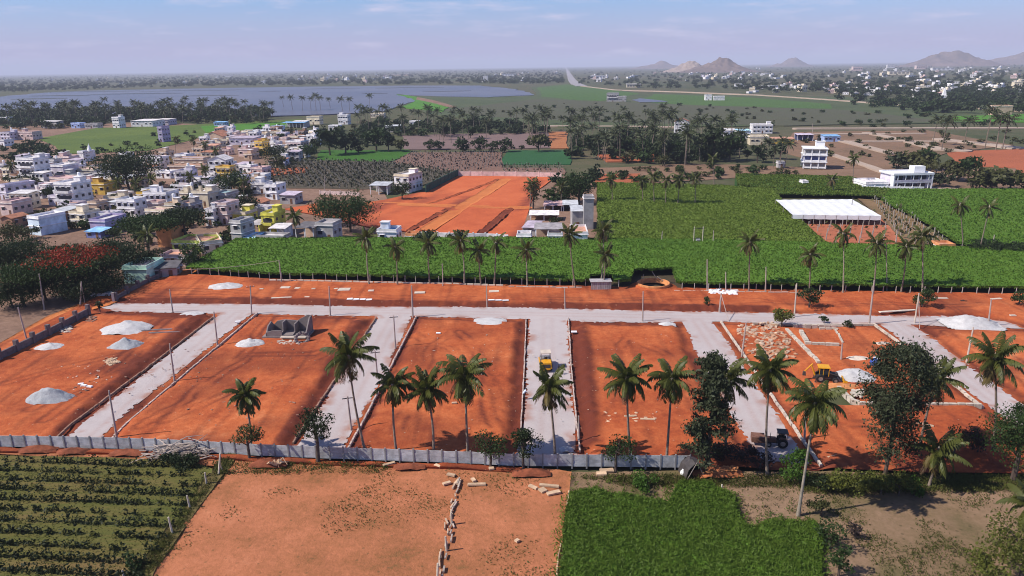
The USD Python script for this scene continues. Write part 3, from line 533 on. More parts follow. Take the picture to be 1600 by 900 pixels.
# far palms: one build per size, then copies
def palm_proto(k):
    rng = np.random.default_rng(900 + k); pr = proto(f'grove_palm_{"abcdef"[k]}')
    h = 11.0 + 1.2 * k; lean = rng.uniform(-1.2, 1.2, 2); s = np.linspace(0, 1, 5)
    part(pr, 'trunk', MB().tube(np.c_[lean[0] * s ** 2, lean[1] * s ** 2, h * s], 0.24 - .1 * s, 5), B_palm)
    mb = MB()
    for j in range(15):
        f = frond(rng, j * 2.4, math.radians(72 - 100 * (j / 15) + rng.uniform(-8, 8)), 4.6, math.radians(rng.uniform(40, 75)), 0.1, 6, 0.62)
        v, ff = f.arrays(); mb.add(v + [lean[0], lean[1], h], ff)
    part(pr, 'crown', mb, L_palm_far)
    return pr
PP = [palm_proto(k) for k in range(5)]
def tree_parts(rng, h, w, ch, n, size, clumps, flat=False, trunk_r=None, low=0.0, limbs=5, aspect=0.6, hole=0.0):
    """(trunk mesh, crown mesh): h height, w crown width, ch crown height, n leaf clusters of the given size."""
    trunk_r = trunk_r or 0.028 * h + .06; cz = h - ch / 2
    u = rng.normal(size=(clumps, 3)); u /= np.linalg.norm(u, axis=1, keepdims=True); r = rng.random(clumps) ** .45
    if flat: u[:, 2] = np.abs(u[:, 2]) * 0.8 - 0.1
    cc = u * r[:, None] * [w / 2 * .82, w / 2 * .82, ch / 2 * .82] + [0, 0, cz if not flat else h - ch * .75]
    cr = (w + ch) / 2 * rng.uniform(.17, .29, clumps)
    mb = MB(); top = np.array([0, 0, max(h - ch * .55, h * .3)])
    mb.tube([[0, 0, -.4], [rng.uniform(-.03, .03) * h, rng.uniform(-.03, .03) * h, top[2] * .5], top], [trunk_r, trunk_r * .8, trunk_r * .55], 6)
    for k in range(min(limbs, clumps)):
        st = np.array([0, 0, top[2] * rng.uniform(.55, 1)]); e = cc[k]
        mb.tube([st, (st + e) / 2 + [0, 0, -.1 * h * rng.random()], e], [trunk_r * .45, trunk_r * .3, .03], 4, False)
    k = rng.integers(0, clumps, n); q = rng.normal(size=(n, 3)); q /= np.linalg.norm(q, axis=1, keepdims=True)
    pos = cc[k] + q * (cr[k] * rng.random(n) ** .35)[:, None] * [1.15, 1.15, .75 if not flat else .45]
    keep = pos[:, 2] > low
    return mb.arrays(), cards(rng, pos[keep], size, 0.6, aspect)
_tn = [0]
def tree(name, label, base, top_y, w_px, mat, ch=0.75, dens=1.0, bark=None, flat=False, category='tree', group=None, size=None, clumps=None, low=0.05, hide_trunk=False, xo=0.0, blossom=None, dz=0.0):
    _tn[0] += 1; rng = np.random.default_rng(2000 + _tn[0])
    b = G(*base); m = mpp(*base); h = onray(base[0], top_y, b[1])[2]; w = w_px * m
    size = size or max(0.30, m * 2.9); n = int(np.clip(dens * 3.4 * (w * h * ch + .6 * w * w) / size ** 2, 160, 7000))
    clumps = clumps or int(np.clip(w * h * ch / 2.2, 7, 46))
    t, c = tree_parts(rng, h, w, h * ch, n, size, clumps, flat, low=low)
    x = thing(name, label, category, b + [0, 0, dz], group=group)
    part(x, 'stem' if category == 'shrub' else 'trunk', t, bark or B_dark)
    if blossom is not None:
        v, f = c; q = len(v) // 4; top = v.reshape(q, 4, 3).mean(1); sel = blossom(top, h, w, rng); fs = f.reshape(2, q, 3)
        part(x, 'crown', (v, fs[:, ~sel].reshape(-1, 3)), mat); part(x, 'blossom', (v, fs[:, sel].reshape(-1, 3)), L_red, label='bright red blossom over the top')
    else: part(x, 'foliage' if category == 'shrub' else 'crown', c, mat)
    return x
# along the fence and this side of it
tree('round_tree', 'small round dark tree on a thin trunk at the foot of the second lane', (497, 722), 633, 54, L_dark, 0.58, 1.3)
tree('fence_bush', 'dull olive bushy tree leaning over the fence right of the branch pile', (390, 717), 656, 42, L_olive, 0.75, 1.0)
tree('fence_bush', 'feathery dark bush over the fence below the tallest middle palm', (766, 731), 670, 58, L_mid, 0.8, .7)
tree('fence_bush', 'dense dark green bush over the fence at the foot of the third lane', (818, 733), 668, 48, L_dark, 0.78, 1.5)
tree('fence_bush', 'dark spreading bush over the fence right of the third lane', (962, 737), 681, 60, L_mid, 0.75, .8)
def needle_tree():
    rng = np.random.default_rng(77); b = G(1103, 738); m = mpp(1103, 738); h = onray(1103, 553, b[1])[2]; w = 80 * m
    x = thing('needle_tree', 'tall dark layered needle tree at the end of the grey fence', 'tree', b)
    mb = MB().tube([[0, 0, -.4], [.2, 0, h * .5], [0.1, 0, h * .97]], [.26, .18, .05], 7); P = []
    for k in range(58):
        t = rng.uniform(.12, .99); a = rng.random() * 6.28; r = w / 2 * (1.08 - t ** 2.2 * .72) * rng.uniform(.55, 1.05); e = np.array([math.cos(a) * r, math.sin(a) * r, t * h + r * .22])
        mb.tube([[.1, 0, t * h], e * [.55, .55, 1] + [0, 0, -.15], e], [.06, .04, .015], 4, False)
        for s in np.linspace(.25, 1, 9):
            c = np.array([.1, 0, t * h]) * (1 - s) + e * s; P.append(c + rng.normal(size=(17, 3)) * [.46, .46, .30])
    part(x, 'trunk', mb, B_dark); part(x, 'crown', cards(rng, np.vstack(P), .52, .8, .4), L_grey)
needle_tree()
def feathery_tree():
    rng = np.random.default_rng(78); b = G(1383, 740); m = mpp(1383, 740); h = onray(1383, 546, b[1])[2]; w = 74 * m
    x = thing('feathery_tree', 'tall ragged feathery tree with bare lower trunk between lane and fence', 'tree', b)
    mb = MB().tube([[0, 0, -.4], [.25, 0, h * .35], [-.1, 0, h * .7], [.3, 0, h * .95]], [.27, .21, .12, .04], 7); P = []
    for k in range(56):
        t = rng.uniform(.40, .98) if k > 7 else rng.uniform(.16, .36); a = rng.random() * 6.28; r = w / 2 * math.sin(math.pi * min(.9, max(.25, (t - .25) * 1.2))) * rng.uniform(.4, 1.12) + .5; e = np.array([math.cos(a) * r, math.sin(a) * r, t * h + r * .3])
        mb.tube([[.1, 0, t * h - .5], e], [.07, .02], 4, False)
        P.append(e + rng.normal(size=(270, 3)) * [.85, .85, .55])
    part(x, 'trunk', mb, B_dark); part(x, 'crown', cards(rng, np.vstack(P), .42, .6, .45), L_grey)
feathery_tree()
tree('leafy_bush', 'bright green bush in front of the dark tractor at the foot of the fourth lane', (1237, 754), 694, 44, L_bright, 0.9, 1.6, category='shrub')
tree('broad_tree', 'broad green tree filling the right edge behind the short palm', (1582, 752), 632, 118, L_mid, 0.72, 1.2)
tree('broad_tree', 'bright low tree at the right edge beside the last lane', (1612, 700), 628, 84, L_bright, 0.8, 1.2)
tree('corner_shrub', 'yellow-green shrub in the lower right corner', (1592, 912), 800, 110, L_yellow, 0.92, 1.0, category='shrub')
tree('corner_shrub', 'smaller yellow-green shrub at the very lower right edge', (1540, 925), 862, 70, L_yellow, 0.92, .9, category='shrub')
for k, (x_, y_, t_, w_, m_) in enumerate([(1306, 768, 736, 56, L_yellow), (1340, 772, 740, 58, L_yellow), (1376, 772, 742, 54, L_yellow), (1404, 774, 741, 52, L_yellow), (1428, 775, 746, 36, L_bright)]):
    tree('hedge_bush', ['dry olive bush at the left end of the low hedge', 'olive bush second in the low hedge', 'yellow-green bush in the middle of the low hedge', 'yellow-green bush fourth in the low hedge', 'bright bush at the palm end of the low hedge'][k], (x_, y_), t_, w_, m_, .95, 1.1, category='shrub', group='bushes of the low hedge')
for x_, y_, t_, w_, m_, lab in [(1520, 706, 662, 46, L_purple, 'dry brown bush behind the short palm'), (1490, 712, 668, 40, L_olive, 'dry olive bush touching the short palm'), (1160, 722, 688, 50, L_purple, 'dark dry thicket beside the needle tree'), (1128, 726, 694, 44, L_purple, 'dark dry thicket at the foot of the needle tree'), (1188, 733, 704, 36, L_purple, 'dark dry thicket nearest the fourth lane'),
                                (1278, 766, 738, 36, L_dark, 'dark low bush by the pale slanting palm trunk'), (1283, 806, 774, 44, L_olive, 'olive bush right of the pale slanting trunk'), (1296, 858, 812, 46, L_mid, 'dark green bush on the right edge of the fodder crop'), (1310, 900, 855, 44, L_mid, 'lowest dark green bush on the right edge of the fodder crop'), (1336, 842, 816, 26, L_purple, 'dead thorny shrub on the dry scrub land'),
                                (1005, 762, 742, 60, L_bright, 'wide low bush where the sparse crop begins'), (300, 726, 706, 60, L_dark, 'dark weeds under the branch pile'), (265, 722, 706, 40, L_dark, 'dark weeds at the left of the branch pile'), (205, 893, 868, 34, L_mid, 'weedy clump at the lower end of the crop rows')]:
    tree('low_bush', lab, (x_, y_), t_, w_, m_, .92, 1.0, category='shrub')
for x_, y_, t_, w_, m_, lab in [(1221, 511, 480, 46, L_yellow, 'pale green leafy tree at the corner of the rubble plot'), (1287, 505, 494, 15, L_mid, 'tiny shrub on the edge of the cross road'), (1325, 515, 500, 18, L_mid, 'small shrub right of the plinth on the cross road'), (1264, 483, 446, 40, L_mid, 'round tree on the red strip right of the leaning pole'), (1440, 482, 450, 38, L_mid, 'round tree behind the double pole'),
                                (1592, 478, 455, 34, L_mid, 'dark bush at the right end of the red strip'), (1104, 480, 461, 9, L_mid, 'thin sapling on the red strip'), (1508, 474, 470, 14, L_purple, 'dry shrub on the red strip at right'), (157, 488, 467, 12, L_dark, 'small dark tree at the end of the block wall')]:
    tree('small_tree', lab, (x_, y_), t_, w_, m_, .8, 1.2)
# the dark stand at the left and the trees of the village
flame = lambda top, h, w, rng: (top[:, 2] > h * .62) & (rng.random(len(top)) < np.clip(fbm(top * .45, 3, 5) * 3.4 - 1.05 + top[:, 0] / w * .5, .03, .93))
for x_, y_, t_, w_, m_, fl, lab, bl in [
    (38, 478, 398, 150, L_mid, True, 'wide umbrella-shaped tree at the left edge by the dirt road', None), (118, 462, 368, 150, L_mid, True, 'flame tree covered in red blossom above the dirt road', flame), (150, 452, 400, 90, L_dark, False, 'dark tree right under the flame tree', None),
    (200, 432, 374, 84, L_dark, False, 'dark tree between the flame tree and the mint-green house', None), (72, 468, 415, 110, L_dark, False, 'dark tree behind the slanting road pole', None), (8, 440, 372, 90, L_dark, False, 'dark green tree cut by the left edge', None), (175, 462, 425, 70, L_dark, False, 'dark tree over the parked car', None),
    (35, 428, 374, 96, L_dark, False, 'dark tree behind the umbrella-shaped tree at the left edge', None), (100, 418, 376, 80, L_mid, True, 'flat dark tree behind the flame tree', None), (182, 414, 372, 80, L_dark, False, 'dark tree between flame tree and orange-walled house', None), (232, 424, 388, 50, L_dark, False, 'small dark tree above the mint-green house', None),
    (20, 480, 440, 90, L_dark, False, 'low dark tree behind the green hedge at the left edge', None), (120, 470, 432, 90, L_dark, False, 'low dark tree beside the forked pole', None),
    (202, 296, 226, 108, L_dark, False, 'big dark tree in the middle of the village', None), (232, 392, 320, 112, L_mid, True, 'spreading flat-topped tree beside the blue house', None), (292, 380, 312, 92, L_dark, True, 'dark spreading tree before the pink house', None), (548, 361, 299, 98, L_mid, False, 'large round green tree at the corner of the red plot', None), (512, 352, 304, 50, L_olive, False, 'yellowish side tree beside the large round tree', None),
    (629, 311, 283, 36, L_dark, False, 'dark tree in front of the white farmhouse', None), (385, 338, 300, 44, L_dark, False, 'dark tree behind the pale yellow house', None), (304, 420, 379, 46, L_mid, False, 'dark tree beside the lime-green house', None), (362, 304, 266, 62, L_mid, False, 'green trees behind the teal roof', None), (40, 292, 272, 46, L_dark, False, 'dark tree before the tall white house', None),
    (78, 312, 290, 30, L_dark, False, 'dark tree beside the pink boundary strip', None), (50, 305, 290, 24, L_dark, False, 'dark tree next to the lilac house', None), (20, 380, 348, 50, L_olive, False, 'olive tree beside the blue-white house', None), (45, 372, 350, 36, L_dark, False, 'dark tree in front of the blue-white house', None), (430, 254, 226, 44, L_dark, False, 'dark tree behind the white sheet shed', None),
    (433, 262, 240, 34, L_olive, False, 'dusty olive tree beside the white sheet shed', None), (480, 246, 224, 34, L_mid, False, 'dusty tree right of the pink village house', None), (905, 320, 262, 42, L_mid, False, 'tall dense tree behind the walled sheds', None), (888, 316, 270, 36, L_mid, False, 'green tree left of the tall dense tree', None), (833, 326, 276, 26, L_olive, False, 'shaggy tree on the corner of the red plot', None),
    (868, 360, 335, 20, L_dark, False, 'dark tree inside the yard of the sheds', None), (943, 384, 345, 26, L_olive, False, 'vine-covered tree at the corner of the bean field', None), (660, 384, 362, 60, L_mid, False, 'hedge-like green tree behind the white compound wall', None), (712, 380, 360, 34, L_mid, False, 'green bush right behind the white compound wall', None), (1540, 398, 372, 60, L_dark, False, 'dark tree where the right fields meet', None), (1580, 400, 378, 50, L_dark, False, 'dark tree at the right edge between the fields', None)]:
    tree('village_tree' if x_ < 500 else 'field_tree', lab, (x_, y_), t_, w_, m_, .58 if fl else .85, 1.25, flat=fl, blossom=bl, group=None)
# ---- trees further off: a few builds, then copies
def tree_proto(k, h, w, ch, mat, n, size, flat=False):
    rng = np.random.default_rng(3000 + k); pr = proto('far_tree_' + 'abcdefgh'[k])
    t, c = tree_parts(rng, h, w, ch, n, size, 12, flat)
    part(pr, 'trunk', t, B_dark); part(pr, 'crown', c, mat); return pr
TP = [tree_proto(0, 10, 9, 8, L_dark, 420, 1.3), tree_proto(1, 9, 8, 7, L_mid, 380, 1.3), tree_proto(2, 7, 9, 6, L_olive, 380, 1.2), tree_proto(3, 6, 7, 5.5, L_dark, 320, 1.1), tree_proto(4, 4, 7, 3.8, L_grey, 260, 1.1)]
def at_tree(k, label, base, top_y, group=None, name='field_tree', wide=1.0):
    b = G(*base); h = onray(base[0], top_y, b[1])[2]; H = [10, 9, 7, 6, 4][k]; s = h / H
    return copy(TP[k], name, label, 'tree', b, rz=(base[0] * 37.0) % 360, scale=(s * wide, s * wide, s), group=group)
for k, x_, y_, t_, lab, wd in [(3, 672, 233, 217, 'round dark tree at the back edge of the tilled field', 1.1), (3, 686, 233, 218, 'round dark tree at the back edge of the tilled field', 1.1), (3, 722, 236, 213, 'round dark tree at the back edge of the tilled field', 1), (3, 728, 236, 224, 'round dark tree at the back edge of the tilled field', 1), (3, 750, 236, 212, 'round dark tree at the back edge of the tilled field', 1), (3, 769, 237, 220, 'round dark tree at the back edge of the tilled field', 1), (3, 788, 237, 214, 'round dark tree at the back edge of the tilled field', 1.1),
    (3, 815, 234, 226, 'low dark tree beside the orange strip', 1.2), (2, 842, 236, 204, 'dry branching tree left of the orange strip', 1.0), (0, 1115, 252, 194, 'tallest dark tree of the middle grove', .8), (1, 1140, 250, 206, 'leafy tree right of the tallest dark grove tree', 1), (0, 1108, 248, 204, 'dark tree left of the tallest grove tree', 1),
    (4, 1404, 262, 239, 'dark round bush left in the thicket behind the white house', 1.1), (2, 1428, 264, 230, 'pale bushy tree in the thicket behind the white house', 1.2), (1, 1448, 264, 229, 'green bushy tree in the thicket behind the white house', 1.0), (2, 1438, 270, 246, 'low bush in front of the thicket behind the white house', 1.2), (3, 1420, 222, 212, 'small dark tree alone on the layout roads', 1.0),
    (2, 1482, 279, 243, 'olive tree at the edge of the red field, left', 1.0), (1, 1512, 282, 241, 'green tree at the edge of the red field, middle', 1.0), (2, 1496, 283, 258, 'low olive bush at the edge of the red field', 1.1), (4, 1468, 290, 268, 'low grey bush beside the white house', 1.2), (2, 1548, 298, 255, 'spreading pale tree with a dark hollow under it', 1.25), (2, 1578, 297, 258, 'spreading pale tree next to the hollow one', 1.1), (2, 1600, 300, 264, 'pale tree cut by the right edge', 1.0), (4, 1530, 295, 276, 'low grey bush before the spreading trees', 1.3),
    (0, 516, 242, 196, 'dark tree at the left end of the middle grove', 1.1), (0, 540, 240, 204, 'dark tree in the middle grove above the green patch', 1.2), (3, 560, 238, 214, 'dark round tree above the green patch', 1.2), (1, 588, 236, 196, 'grey-green tree of the middle grove', 1.2), (0, 607, 236, 208, 'dark tree at the right end of the middle grove', 1), (2, 626, 236, 214, 'dusty tree beside the pale field', 1.1), (3, 575, 226, 202, 'dark tree behind the green patch', 1), (0, 495, 238, 214, 'dark tree right of the purple-roofed houses', 1)]:
    at_tree(k, lab, (x_, y_), t_, name='field_tree', wide=wd, group='round trees at the back of the tilled field' if lab.startswith('round dark tree at the back') else None)
# groves of coconut palms
def grove(px, n, seed, label, group, hs=(0.85, 1.2), mixed=0.0, mixlabel=None):
    rng = np.random.default_rng(seed); poly = Polygon(px); out = []
    q = inpoly(rng, poly, n)
    for x_, y_ in q[np.argsort(-q[:, 1])]:
        b = G(x_, y_); s = rng.uniform(*hs)
        if rng.random() < mixed: copy(TP[rng.integers(0, 4)], 'grove_tree', mixlabel, 'tree', b, rz=rng.uniform(0, 360), scale=s * rng.uniform(.8, 1.25), group=group.replace('palms', 'broad trees'))
        else: copy(PP[rng.integers(0, 5)], 'grove_palm', label, 'palm tree', b, rz=rng.uniform(0, 360), scale=s, group=group)
grove([(-20, 197), (-20, 182), (100, 178), (260, 176), (428, 177), (425, 193), (300, 193), (180, 194), (90, 196)], 190, 1, 'dark coconut palm of the long belt between the lake and the village', 'palms of the lake belt', (0.9, 1.35), .25, 'broad dark tree among the palms of the lake belt')
grove([(545, 216), (560, 190), (640, 188), (720, 188), (800, 192), (862, 206), (850, 222), (700, 226), (600, 214)], 62, 2, 'coconut palm of the grove between the lake and the tilled field', 'palms of the middle grove', (.9, 1.25), .18, 'broad tree among the palms of the middle grove')
grove([(885, 250), (890, 212), (960, 212), (1060, 214), (1150, 222), (1165, 252), (1080, 260), (960, 262)], 74, 3, 'coconut palm of the dense grove right of the orange strip', 'palms of the right grove', (.9, 1.3), .22, 'broad tree among the palms of the right grove')
grove([(800, 201), (860, 199), (1010, 200), (1060, 206), (1000, 208), (880, 207), (800, 206)], 22, 4, 'coconut palm along the track behind the groves', 'palms along the far track', (.9, 1.25))
grove([(1150, 255), (1165, 240), (1215, 244), (1235, 262), (1190, 266)], 10, 5, 'coconut palm before the cluster of white sheds', 'palms before the white sheds', (.8, 1.0), .4, 'broad tree before the cluster of white sheds')
for x_, y_, s_, lab in [(443, 168, 1.0, 'lone palm on the lake shore, left of the close pair'), (457, 172, 1.3, 'taller lone palm on the lake shore'), (473, 174, 1.2, 'dark palm standing before the lake shore'), (486, 172, 1.3, 'palm left in a shore clump of three'), (494, 173, 1.3, 'palm in the middle of a shore clump of three'), (501, 172, 1.35, 'palm right in a shore clump of three'), (516, 170, 1.1, 'thin palm alone before the lake water'), (535, 173, 1.4, 'tall palm left of a pair before the lake'), (546, 174, 1.3, 'palm right of a pair before the lake'), (578, 172, 1.3, 'palm before the lake near the green spit'),
                        (1457, 226, 1.25, 'palm left of a pair on the sand roads'), (1471, 235, 1.5, 'tall palm right of a pair on the sand roads'), (1506, 225, 1.3, 'lone palm right of the sand crossing'), (1539, 232, 1.45, 'palm left in the clump at the end of the sand road'), (1556, 234, 1.6, 'palm in the middle of the clump at the end of the sand road'), (1566, 233, 1.5, 'palm right in the clump at the end of the sand road'), (844, 194, 1.0, 'small palm above the pale field'), (1545, 186, .9, 'dark small palm on the far green strip')]:
    copy(PP[int(x_) % 5], 'lone_palm', lab, 'palm tree', G(x_, y_), rz=x_ * 31 % 360, scale=s_)
# far woods that read as one mass
def woods(name, label, px, n, seed, protos, sc=(0.8, 1.5), weight=None):
    rng = np.random.default_rng(seed); poly = Polygon(px); q = inpoly(rng, poly, n)
    pts = np.array([G(x_, y_) for x_, y_ in q]); pts[:, 2] = -0.4
    pi = UsdGeom.PointInstancer.Define(stage, path_for('/World', name)); root = str(pi.GetPath())
    pi.CreatePositionsAttr(Vt.Vec3fArray.FromNumpy(pts.astype(np.float32)))
    pi.CreateProtoIndicesAttr(Vt.IntArray.FromNumpy(rng.integers(0, len(protos), n).astype(np.int32)))
    s = rng.uniform(*sc, n); pi.CreateScalesAttr(Vt.Vec3fArray.FromNumpy(np.c_[s * rng.uniform(.9, 1.5, n), s * 1.2, s].astype(np.float32)))
    a = rng.uniform(0, np.pi, n); pi.CreateOrientationsAttr(Vt.QuathArray([Gf.Quath(float(math.cos(t)), 0, 0, float(math.sin(t))) for t in a]))
    for k, (v, f, m) in enumerate(protos):
        part(root, 'wood_tree', (v, f), m); pi.GetPrototypesRel().AddTarget(root + '/' + ('wood_tree' if k == 0 else f'wood_tree_{k:03d}'))
    cd(pi.GetPrim(), label=label, kind='stuff')
def blob(seed, h, w, n, size, mat):
    rng = np.random.default_rng(seed); t, c = tree_parts(rng, h, w, h * .95, n, size, 9); return c[0], c[1], mat
WB = [blob(1, 9, 10, 110, 2.4, L_dark), blob(2, 7, 10, 100, 2.3, L_mid), blob(3, 10, 8, 100, 2.2, L_dark), blob(4, 5, 9, 90, 2.0, L_olive)]
WD = WB[:1] + WB[2:3] + WB[1:2]
woods('far_woods', 'dark woods along the far shore of the lake and up to the horizon', [(-60, 145), (-60, 117), (300, 112.5), (560, 108.6), (780, 105.8), (880, 105), (880, 131), (760, 132), (400, 134), (200, 138), (60, 143)], 2600, 5, WD, (.8, 1.7))
woods('far_woods', 'trees among the white houses of the far right town', [(905, 131), (890, 105.5), (1100, 101.5), (1400, 97.6), (1640, 94.5), (1640, 158), (1480, 157), (1330, 149), (1120, 141), (1000, 138)], 1500, 6, WD, (.7, 1.5))
woods('far_woods', 'dark scrub bushes on the plain before the right town', [(1300, 158), (1420, 155), (1600, 158), (1640, 176), (1480, 178), (1340, 168)], 130, 7, WD, (.8, 1.5))
woods('thin_bushes', 'scattered bushes over the dry lake bed', [(700, 174), (900, 160), (1300, 172), (1600, 186), (1600, 203), (1230, 200), (900, 196)], 130, 8, WB[3:] + WB[1:2], (.35, .7))
woods('village_greenery', 'low garden trees between the village houses', [(0, 345), (0, 232), (120, 235), (260, 205), (480, 200), (490, 250), (400, 300), (440, 370), (300, 395), (150, 375)], 230, 9, WB[1:], (.25, .62))
woods('thin_bushes', 'bushes round the walled sheds beside the red plot', [(850, 335), (868, 280), (935, 274), (935, 306), (905, 306), (880, 322)], 34, 18, WB[1:], (.3, .7))
woods('village_greenery', 'trees and bushes round the yellow field above the village', [(15, 252), (15, 232), (60, 226), (100, 244), (110, 256), (60, 258)], 45, 10, WD, (.5, .8))
woods('far_woods', 'trees behind the village by the lake belt', [(-40, 200), (-40, 190), (200, 189), (420, 188), (400, 197), (260, 190), (60, 203)], 120, 11, WB, (.6, 1.1))
woods('grove_undergrowth', 'dark trees crowded under the palms of the lake belt', [(-20, 192), (-20, 178), (100, 174), (260, 173), (428, 174), (425, 188), (300, 190), (180, 190)], 420, 13, WD, (.6, 1.25))
woods('grove_undergrowth', 'bushes and trees under the middle grove palms', [(545, 214), (570, 190), (720, 189), (860, 200), (850, 212), (700, 212)], 150, 14, WB, (.5, 1.0))
woods('grove_undergrowth', 'bushes and trees under the right grove palms', [(890, 250), (895, 215), (1060, 216), (1150, 224), (1160, 248), (1080, 256)], 190, 15, WB, (.5, 1.0))
woods('thin_bushes', 'low bushes along the tracks of the layout ground', [(1225, 214), (1330, 206), (1600, 202), (1600, 225), (1480, 240), (1330, 262)], 60, 16, WB[3:], (.3, .6))
woods('thin_bushes', 'bushes between village and groves', [(400, 205), (520, 200), (640, 200), (640, 210), (520, 235), (440, 230)], 60, 17, WB, (.4, .8))
woods('thin_bushes', 'bushes on the brown scrub between grove and frame building', [(930, 275), (1030, 262), (1160, 262), (1250, 268), (1250, 276), (1000, 285)], 60, 12, WB[3:] + WB[1:2], (.3, .55))

# ---- leaf roofs of the vine and bean fields on their posts
def canopy(name, label, poly, z, relief, res, mat, lmat, ncards, csize, seed, edge=None, post_step=3.0, ph=None, drop=0.5, rscale=0.35):
    poly = wobble(poly, 2.5, 0.55, seed); rng = np.random.default_rng(seed)
    x = thing(name, label, 'crop', (0, 0, 0))
    zf = lambda p: z + relief * 2 * (fbm(np.c_[p * rscale, p[:, :1] * 0 + seed], 4, seed) - .5) + relief * (fbm(np.c_[p * .06, p[:, :1] * 0], 3, seed + 4) - .5)
    (v, f), nb = sheet(poly, res, zf)
    b = v[:nb].copy(); b[:, 2] -= drop * (.4 + 1.2 * rng.random(nb)); i = np.arange(nb); j = (i + 1) % nb
    f = np.vstack([f, np.c_[i, i + len(v), j + len(v)], np.c_[i, j + len(v), j]]); v = np.vstack([v, b])
    part(x, 'leaf_roof', (v, f), mat, smooth=True)
    q = inpoly(rng, poly, ncards); ed = np.array([poly.exterior.interpolate(t).coords[0] for t in rng.random(ncards // 12) * poly.exterior.length]); q = np.vstack([q, ed])
    p = np.c_[q, zf(q) + rng.uniform(-.12, .22, len(q)) - np.r_[np.zeros(ncards), rng.random(len(ed)) * drop]]
    part(x, 'leaves', cards(rng, p, csize, 1.5, .75), lmat, kind='stuff')
    if edge:
        ln = LineString(GP(*edge)); m = plain('stone_post', (0.36, 0.32, 0.28), .9, .25, 2)
        for t in np.arange(1.0, ln.length, post_step):
            c = ln.interpolate(t + rng.uniform(-.5, .5)).coords[0]
            part(x, 'post', MB().box((c[0] + rng.uniform(-.15, .15), c[1] + rng.uniform(-.2, .3), (ph or z) / 2 - .1), (.17, .14, (ph or z) + .2), rng.random()), m)
    return x
well = Point(*G(1021, 447)[:2]).buffer(5.6)
well = shapely.union_all([well, Polygon(GP((985, 456), (990, 432), (1050, 430), (1056, 458)))])
canopy('vine_trellis', 'long bright green vine field on stone posts behind the red strip', vine.difference(well).difference(Polygon(GP((918, 458), (922, 440), (957, 440), (960, 460)))), 2.15, .24, .8, M_green, L_vine, 64000, .50, 3,
       [(292, 430), (430, 438.5), (800, 447), (915, 449.5), (985, 451)], 3.1)
_ln = LineString(GP((1060, 454), (1200, 456.5), (1600, 462.5), (1700, 464)))
tr_ = stage.GetPrimAtPath('/World/vine_trellis'); _rg = np.random.default_rng(8)
for t in np.arange(1, _ln.length, 3.0):
    c = _ln.interpolate(t + _rg.uniform(-.4, .4)).coords[0]
    part(tr_, 'post', MB().box((c[0], c[1], .95), (.17, .14, 2.1), _rg.random()), _m['stone_post'])
bean = Polygon(GP((934, 381), (1100, 383), (1292, 389), (1262, 362), (1234, 333), (1216, 312), (1212, 300), (1100, 294), (933, 290)))
canopy('bean_trellis', 'olive green bean field on posts with a row of palms in it', bean, 1.7, .34, 1.0, M_olive, L_bean, 42000, .62, 5, [(936, 382), (1100, 384), (1290, 390)], 5.0, drop=.4)
bean2 = Polygon(GP((1376, 318), (1390, 301), (1600, 301), (1800, 301), (1800, 400), (1600, 398), (1500, 388), (1440, 350)))
canopy('bean_trellis', 'bright green field on posts right of the white net roof', bean2, 1.7, .34, 1.1, M_green, L_vine, 32000, .62, 6, [(1500, 389), (1600, 398), (1700, 401)], 5.0, drop=.4)
canopy('bean_trellis', 'dark green strip of crop between the bean field and brown land', Polygon(GP((1152, 293), (1150, 276), (1240, 277), (1330, 281), (1390, 299), (1378, 312), (1330, 309), (1212, 308), (1212, 298))), 1.4, .3, 1.3, ground('strip_green', [(0.035, 0.075, 0.014), (0.055, 0.110, 0.018)], bump=.6), L_bean, 12000, .8, 7, drop=.3)
# the fodder crop, its sparse patch and the bush rows
def blades(rng, xy, z, h, w, lean=.5):
    n = len(xy); a = rng.random(n) * np.pi; l = rng.normal(size=(n, 2)) * lean * np.reshape(h, (-1, 1)) * np.ones((n, 1)); hh = h * rng.uniform(.6, 1.2, n)
    u = np.c_[np.cos(a), np.sin(a), np.zeros(n)] * w / 2; b = np.c_[xy, z]; m = b + np.c_[l * .35, hh * .7]; t = b + np.c_[l * 1.3, hh * .86]
    v = np.stack([b - u * .5, b + u * .5, m + u, t, m - u], 1).reshape(-1, 3); k = np.arange(n)[:, None] * 5
    return v, np.vstack([k + [0, 1, 2], k + [0, 2, 4], k + [4, 2, 3]])
fodder = wobble(Polygon(GP((872, 905), (882, 830), (889, 776), (930, 771), (975, 779), (1010, 786), (1045, 792), (1055, 770), (1067, 761), (1111, 761), (1150, 779), (1152, 806), (1168, 832), (1205, 821), (1270, 822), (1294, 855), (1284, 897), (1290, 935), (868, 935))), 2, .95, 9)
rf = np.random.default_rng(31)
fx = thing('fodder_crop', 'dense bright green fodder crop in the lower right field', 'crop')
zf_ = lambda p: .72 + .8 * (fbm(np.c_[p * .55, p[:, :1] * 0], 4, 3) - .5) + .5 * (fbm(np.c_[p * .12, p[:, :1] * 0], 3, 13) - .5)
(v_, f_), nb_ = sheet(fodder, .5, zf_); b_ = v_[:nb_].copy(); b_[:, 2] = -.1; i_ = np.arange(nb_); j_ = (i_ + 1) % nb_
part(fx, 'leaf_mass', (np.vstack([v_, b_]), np.vstack([f_, np.c_[i_, i_ + len(v_), j_ + len(v_)], np.c_[i_, j_ + len(v_), j_]])), M_green, smooth=True)
q_ = inpoly(rf, fodder, 52000); part(fx, 'leaves', cards(rf, np.c_[q_, zf_(q_) + rf.uniform(-.15, .3, len(q_))], .50, .7, .22), L_maize, kind='stuff')
_ed = np.array([fodder.exterior.interpolate(t).coords[0] for t in rf.random(5200) * fodder.exterior.length]); _ed = _ed + rf.normal(size=_ed.shape) * .6
